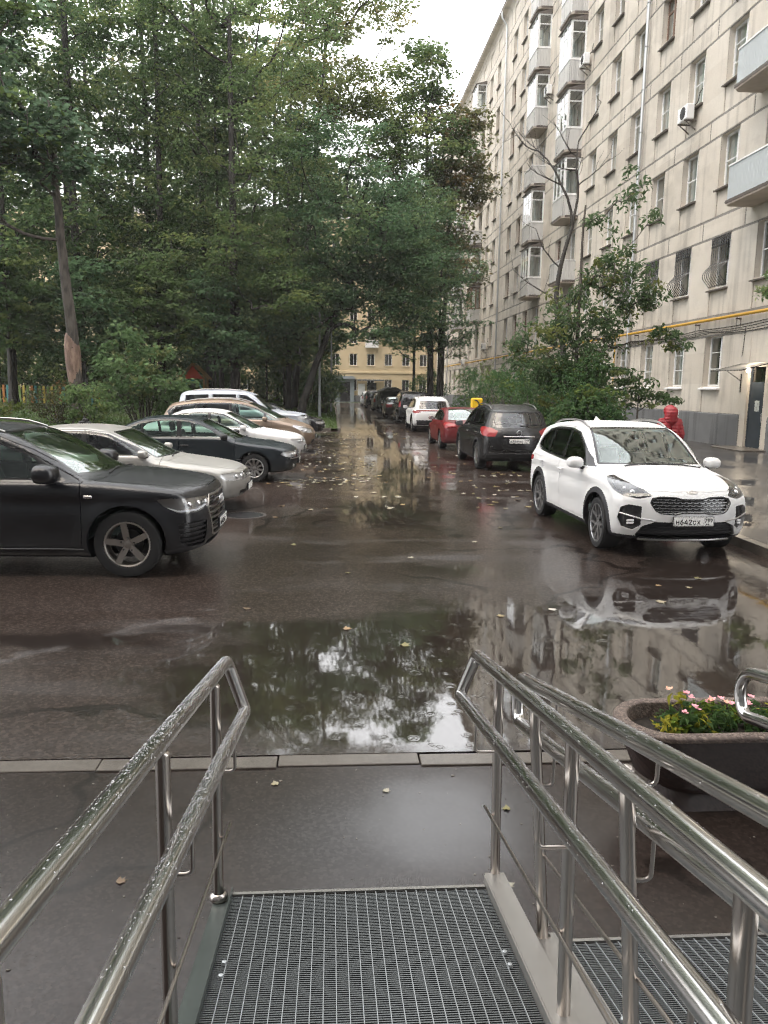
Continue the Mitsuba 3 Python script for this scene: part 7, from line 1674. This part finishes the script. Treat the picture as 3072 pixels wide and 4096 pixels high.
# play house
principled('play_red', (0.50, 0.07, 0.035), 0.5, True); principled('play_wood', (0.28, 0.17, 0.07), 0.6, True); principled('play_teal', (0.06, 0.22, 0.22), 0.5, True); principled('play_yellow', (0.50, 0.40, 0.08), 0.5, True); principled('play_green', (0.16, 0.24, 0.07), 0.6, True); principled('play_orange', (0.42, 0.16, 0.04), 0.5, True)
PH = 'play_house'; hx, hy = -8.0, 46.0; hz = lz(hx, hy)
for dx in (-0.62, 0.62):
    for dy in (0, 1.2): put(PH+'__post', bbox(hx+dx-0.06, hx+dx+0.06, hy+dy-0.06, hy+dy+0.06, hz-0.1, hz+2.0, 0.01), 'play_wood')
put(PH+'__gable_board', prism([(hx-0.6, hz+1.75), (hx+0.6, hz+1.75), (hx, hz+2.5)], hy-0.10, hy-0.065, 'y'), 'play_red')
for sg_ in (1, -1): put(PH+'__roof_board', prism([(hx+sg_*0.85, hz+1.72), (hx+sg_*0.85, hz+1.80), (hx, hz+2.66), (hx, hz+2.58)], hy-0.25, hy+1.4, 'y'), 'play_wood')
a = np.linspace(0, PI, 13); put(PH+'__arch', tube(np.stack([hx+0.5*np.cos(a), 0*a+hy-0.08, hz+1.0+0.62*np.sin(a)], 1), 0.06, 8), 'play_teal', smooth=True)
put(PH+'__deck', bbox(hx-0.7, hx+0.7, hy-0.05, hy+1.25, hz+0.75, hz+0.85, 0.01), 'play_wood', uniq=False)
lab(PH, 'wooden play house with a red gable between the trees', 'play house')
# picket fence of the play area
PF = 'picket_fence'; lab(PF, 'weathered picket fence in faded colours behind the torn tree', 'fence')
for i in range(34):
    x = -19.2+i*0.21; y = 43.0; z = lz(x, y); m = ['play_green', 'play_green', 'play_yellow', 'play_teal', 'play_green', 'play_orange', 'play_yellow'][(i*5) % 7]
    put(PF+'__picket', bbox(x-0.06, x+0.06, y-0.012, y+0.012, z+0.05, z+0.98, 0.004), m)
for dz in (0.25, 0.8): put(PF+'__rail', tube([(-19.4, 43.03, lz(-19.4, 43)+dz), (-15.8, 43.03, lz(-15.8, 43)+dz), (-12.1, 43.03, lz(-12.1, 43)+dz)], 0.03, 4), 'play_wood')
# yellow box on a post behind the red saloon
principled('signal_yellow', (0.72, 0.46, 0.02), 0.4, True)
YX = 'yellow_box'; yx, yy = 5.95, 31.5
put(YX+'__post', tube([(yx, yy, 0.1), (yx, yy, 1.25)], 0.03, 8), 'lamp_post_grey', smooth=40, uniq=False)
put(YX+'__casing', bbox(yx-0.24, yx+0.24, yy-0.10, yy+0.10, 1.22, 1.72, 0.05), 'signal_yellow', uniq=False)
a = np.linspace(-1.2, 1.5, 14); put(YX+'__curved_mark', tube(np.stack([yx-0.12+0.20*np.cos(a), 0*a+yy-0.105, 1.46+0.17*np.sin(a)], 1), 0.028, 6), 'iron_black', smooth=True, uniq=False)
lab(YX, 'bright yellow box with a black curved mark above the red saloon', 'box')
# grey bundle on the pavement behind the white crossover
gb = m3.Manifold.batch_hull([m3.Manifold.sphere(r, 14).translate(list(p)) for p, r in (((8.35, 19.6, 0.30), .17), ((8.62, 19.65, 0.28), .15), ((8.48, 19.6, 0.50), .13), ((8.4, 19.8, 0.27), .14))])
put('refuse_sack__sack', gb, 'sack_grey', smooth=True, uniq=False); put('refuse_sack__tied_top', m3.Manifold.batch_hull([m3.Manifold.sphere(.07, 10).translate([8.45, 19.6, 0.63]), m3.Manifold.sphere(.10, 10).translate([8.55, 19.62, 0.60])]), 'play_green', smooth=True, uniq=False)
principled('sack_grey', (0.24, 0.25, 0.25), 0.5, True); lab('refuse_sack', 'grey bundle with a dull green top on the pavement behind the white crossover', 'sack')
# manhole covers in the drive
for x, y, l in ((-1.42, 12.6, 'round manhole cover in the drive beside the silver saloon'),):
    k = num('manhole_cover'); put(k+'__rim', lathe([(0.36, 0.0), (0.36, 0.008), (0.31, 0.008), (0.31, 0.004)], 'z', 30).apply_translation([x, y, 0]), 'brake_iron', uniq=False); put(k+'__lid', lathe([(0, 0.007), (0.305, 0.007), (0.305, 0.0)], 'z', 30).apply_translation([x, y, 0]), 'alloy_dark', uniq=False); lab(k, l, 'manhole cover')
# ------------------------------------------------------------------ the person in the red jacket, walking away along the pavement
px, py, pz = 7.42, 16.5, 0.13
def J(x, y, z): return np.array([px+x, py+y, pz+z])
def limbs(bones, rl_=0.03, it=8):
    m = None
    for a, ra, b, rb in bones:
        h = m3.Manifold.batch_hull([m3.Manifold.sphere(ra, 18).translate([float(v) for v in a]), m3.Manifold.sphere(rb, 18).translate([float(v) for v in b])]); m = h if m is None else m+h
    q = tm(m.refine_to_length(rl_)); trimesh.smoothing.filter_taubin(q, iterations=it); return q
hipL, hipR, kneL, kneR, ankL, ankR = J(-.09, 0, .86), J(.09, 0, .86), J(-.09, .14, .47), J(.10, .02, .46), J(-.09, .10, .08), J(.10, -.20, .12)
legs = limbs([(hipL, .095, kneL, .065), (kneL, .062, ankL, .042), (hipR, .095, kneR, .065), (kneR, .062, ankR, .042), (hipL, .10, hipR, .10)])
PR = 'person'
put(PR+'__trousers', legs, 'trouser_dark', smooth=True, uniq=False); principled('trouser_dark', (0.02, 0.02, 0.026), 0.8, True)
put(PR+'__shoes', limbs([(J(-.09, .08, .05), .05, J(-.09, .24, .04), .038), (J(.10, -.22, .09), .05, J(.10, -.08, .05), .038)], .02, 4), 'black_plastic', smooth=True, uniq=False)
def puff(p, n, uv): return 0.012*dr.abs(dr.sin((p.z+0.02*fbm(p.x*6, p.y*6, p.z*3, 2))*46))
bumped('jacket_red', {'type': 'principled', 'base_color': proc(lambda p, n, uv: mix((0.22, 0.012, 0.018), (0.30, 0.020, 0.028), fbm(p.x*9, p.y*9, p.z*9, 3))), 'roughness': 0.4, 'sheen': 0.3}, puff, 1.0, 3e-3)
chest, belly = J(0, .02, 1.28), J(0, 0, .92)
jac = limbs([(J(-.10, 0, .86), .135, J(-.11, .02, 1.22), .135), (J(.10, 0, .86), .135, J(.11, .02, 1.22), .135), (J(-.15, .02, 1.30), .095, J(.15, .02, 1.30), .095), (J(0, .02, 1.30), .12, J(0, .03, 1.42), .085),
    (J(-.19, .02, 1.31), .085, J(-.25, .02, 1.05), .07), (J(-.25, .02, 1.05), .07, J(-.22, .20, .90), .055), (J(.19, .02, 1.31), .085, J(.26, -.03, 1.04), .07), (J(.26, -.03, 1.04), .07, J(.24, .06, .82), .055)])
nj = jac.vertex_normals; jac.vertices = jac.vertices+nj*(0.010*np.abs(np.sin(jac.vertices[:, 2:]*38+2.0*meshkit.noise(jac.vertices*7)[:, None]))-0.006+0.02*(meshkit.fbm(jac.vertices*9, 3)[:, None]-0.5))
put(PR+'__jacket', jac, 'jacket_red', smooth=True, uniq=False)
hood = limbs([(J(0, -.03, 1.52), .142, J(0, .05, 1.555), .135), (J(0, -.01, 1.38), .15, J(0, -.03, 1.52), .14)], .025, 6)
nh = hood.vertex_normals; hood.vertices = hood.vertices+nh*(0.022*(meshkit.fbm(hood.vertices*8, 3)[:, None]-0.5))
put(PR+'__hood', hood, 'jacket_red', smooth=True, uniq=False)
skin = limbs([(J(0, .07, 1.52), .085, J(0, .10, 1.50), .075), (J(0, .175, 1.515), .012, J(0, .185, 1.495), .014), (J(0, .1, 1.45), .06, J(0, .13, 1.445), .05), (J(0, .03, 1.36), .055, J(0, .05, 1.46), .055)], .015, 4)
put(PR+'__head', skin, 'skin', smooth=True, uniq=False); principled('skin', (0.55, 0.36, 0.28), 0.5, True)
for sx in (-1, 1): put(PR+'__eye', trimesh.creation.icosphere(2, .012).apply_translation(J(.033*sx, .168, 1.53)), 'plate_white', smooth=True)
put(PR+'__mouth', bbox(*(px-.022, px+.022), py+.168, py+.178, pz+1.452, pz+1.46, .002), 'play_red', uniq=False)
hd = []
for sx, w in ((-1, J(-.22, .20, .90)), (1, J(.24, .06, .82))):
    palm = w+np.array([0, .03, -.07]); b = [(w, .028, palm, .034)]
    for i in range(4):
        o = palm+np.array([(-.024+.016*i)*sx, .005, -.03]); L = (.062, .072, .068, .052)[i]; m_ = o+np.array([0, .012, -L*.55]); b += [(o, .0095, m_, .009), (m_, .009, m_+np.array([0, .022, -L*.42]), .0078)]
    o = palm+np.array([-.028*sx, .01, .0]); b += [(o, .012, o+np.array([-.012*sx, .03, -.03]), .010), (o+np.array([-.012*sx, .03, -.03]), .010, o+np.array([-.008*sx, .045, -.055]), .008)]
    hd.append(limbs(b, .008, 3))
put(PR+'__hands', cat(hd), 'skin', smooth=True, uniq=False)
mk = []
for i, ch in enumerate('LLL'):
    t = text_on(ch, 0.055, 0.004); t.vertices = t.vertices@np.array([[0, 0, 1.0], [-1.0, 0, 0], [0, -1.0, 0]]).T if False else t.vertices
    M = np.eye(4); ang = 0.62; zz = 1.575-0.062*i; M[:3, 0] = [math.cos(ang), math.sin(ang), 0]; M[:3, 1] = [0, 0, 1]; M[:3, 2] = [math.sin(ang), -math.cos(ang), 0]
    M[:3, 3] = J(0.098, -.165+0.008*i, zz); mk.append(xf(t, M))
put(PR+'__hood_lettering', cat(mk), 'plate_white', uniq=False)
lab(PR, 'person in a red hooded puffer jacket walking on the pavement behind the white crossover', 'person')
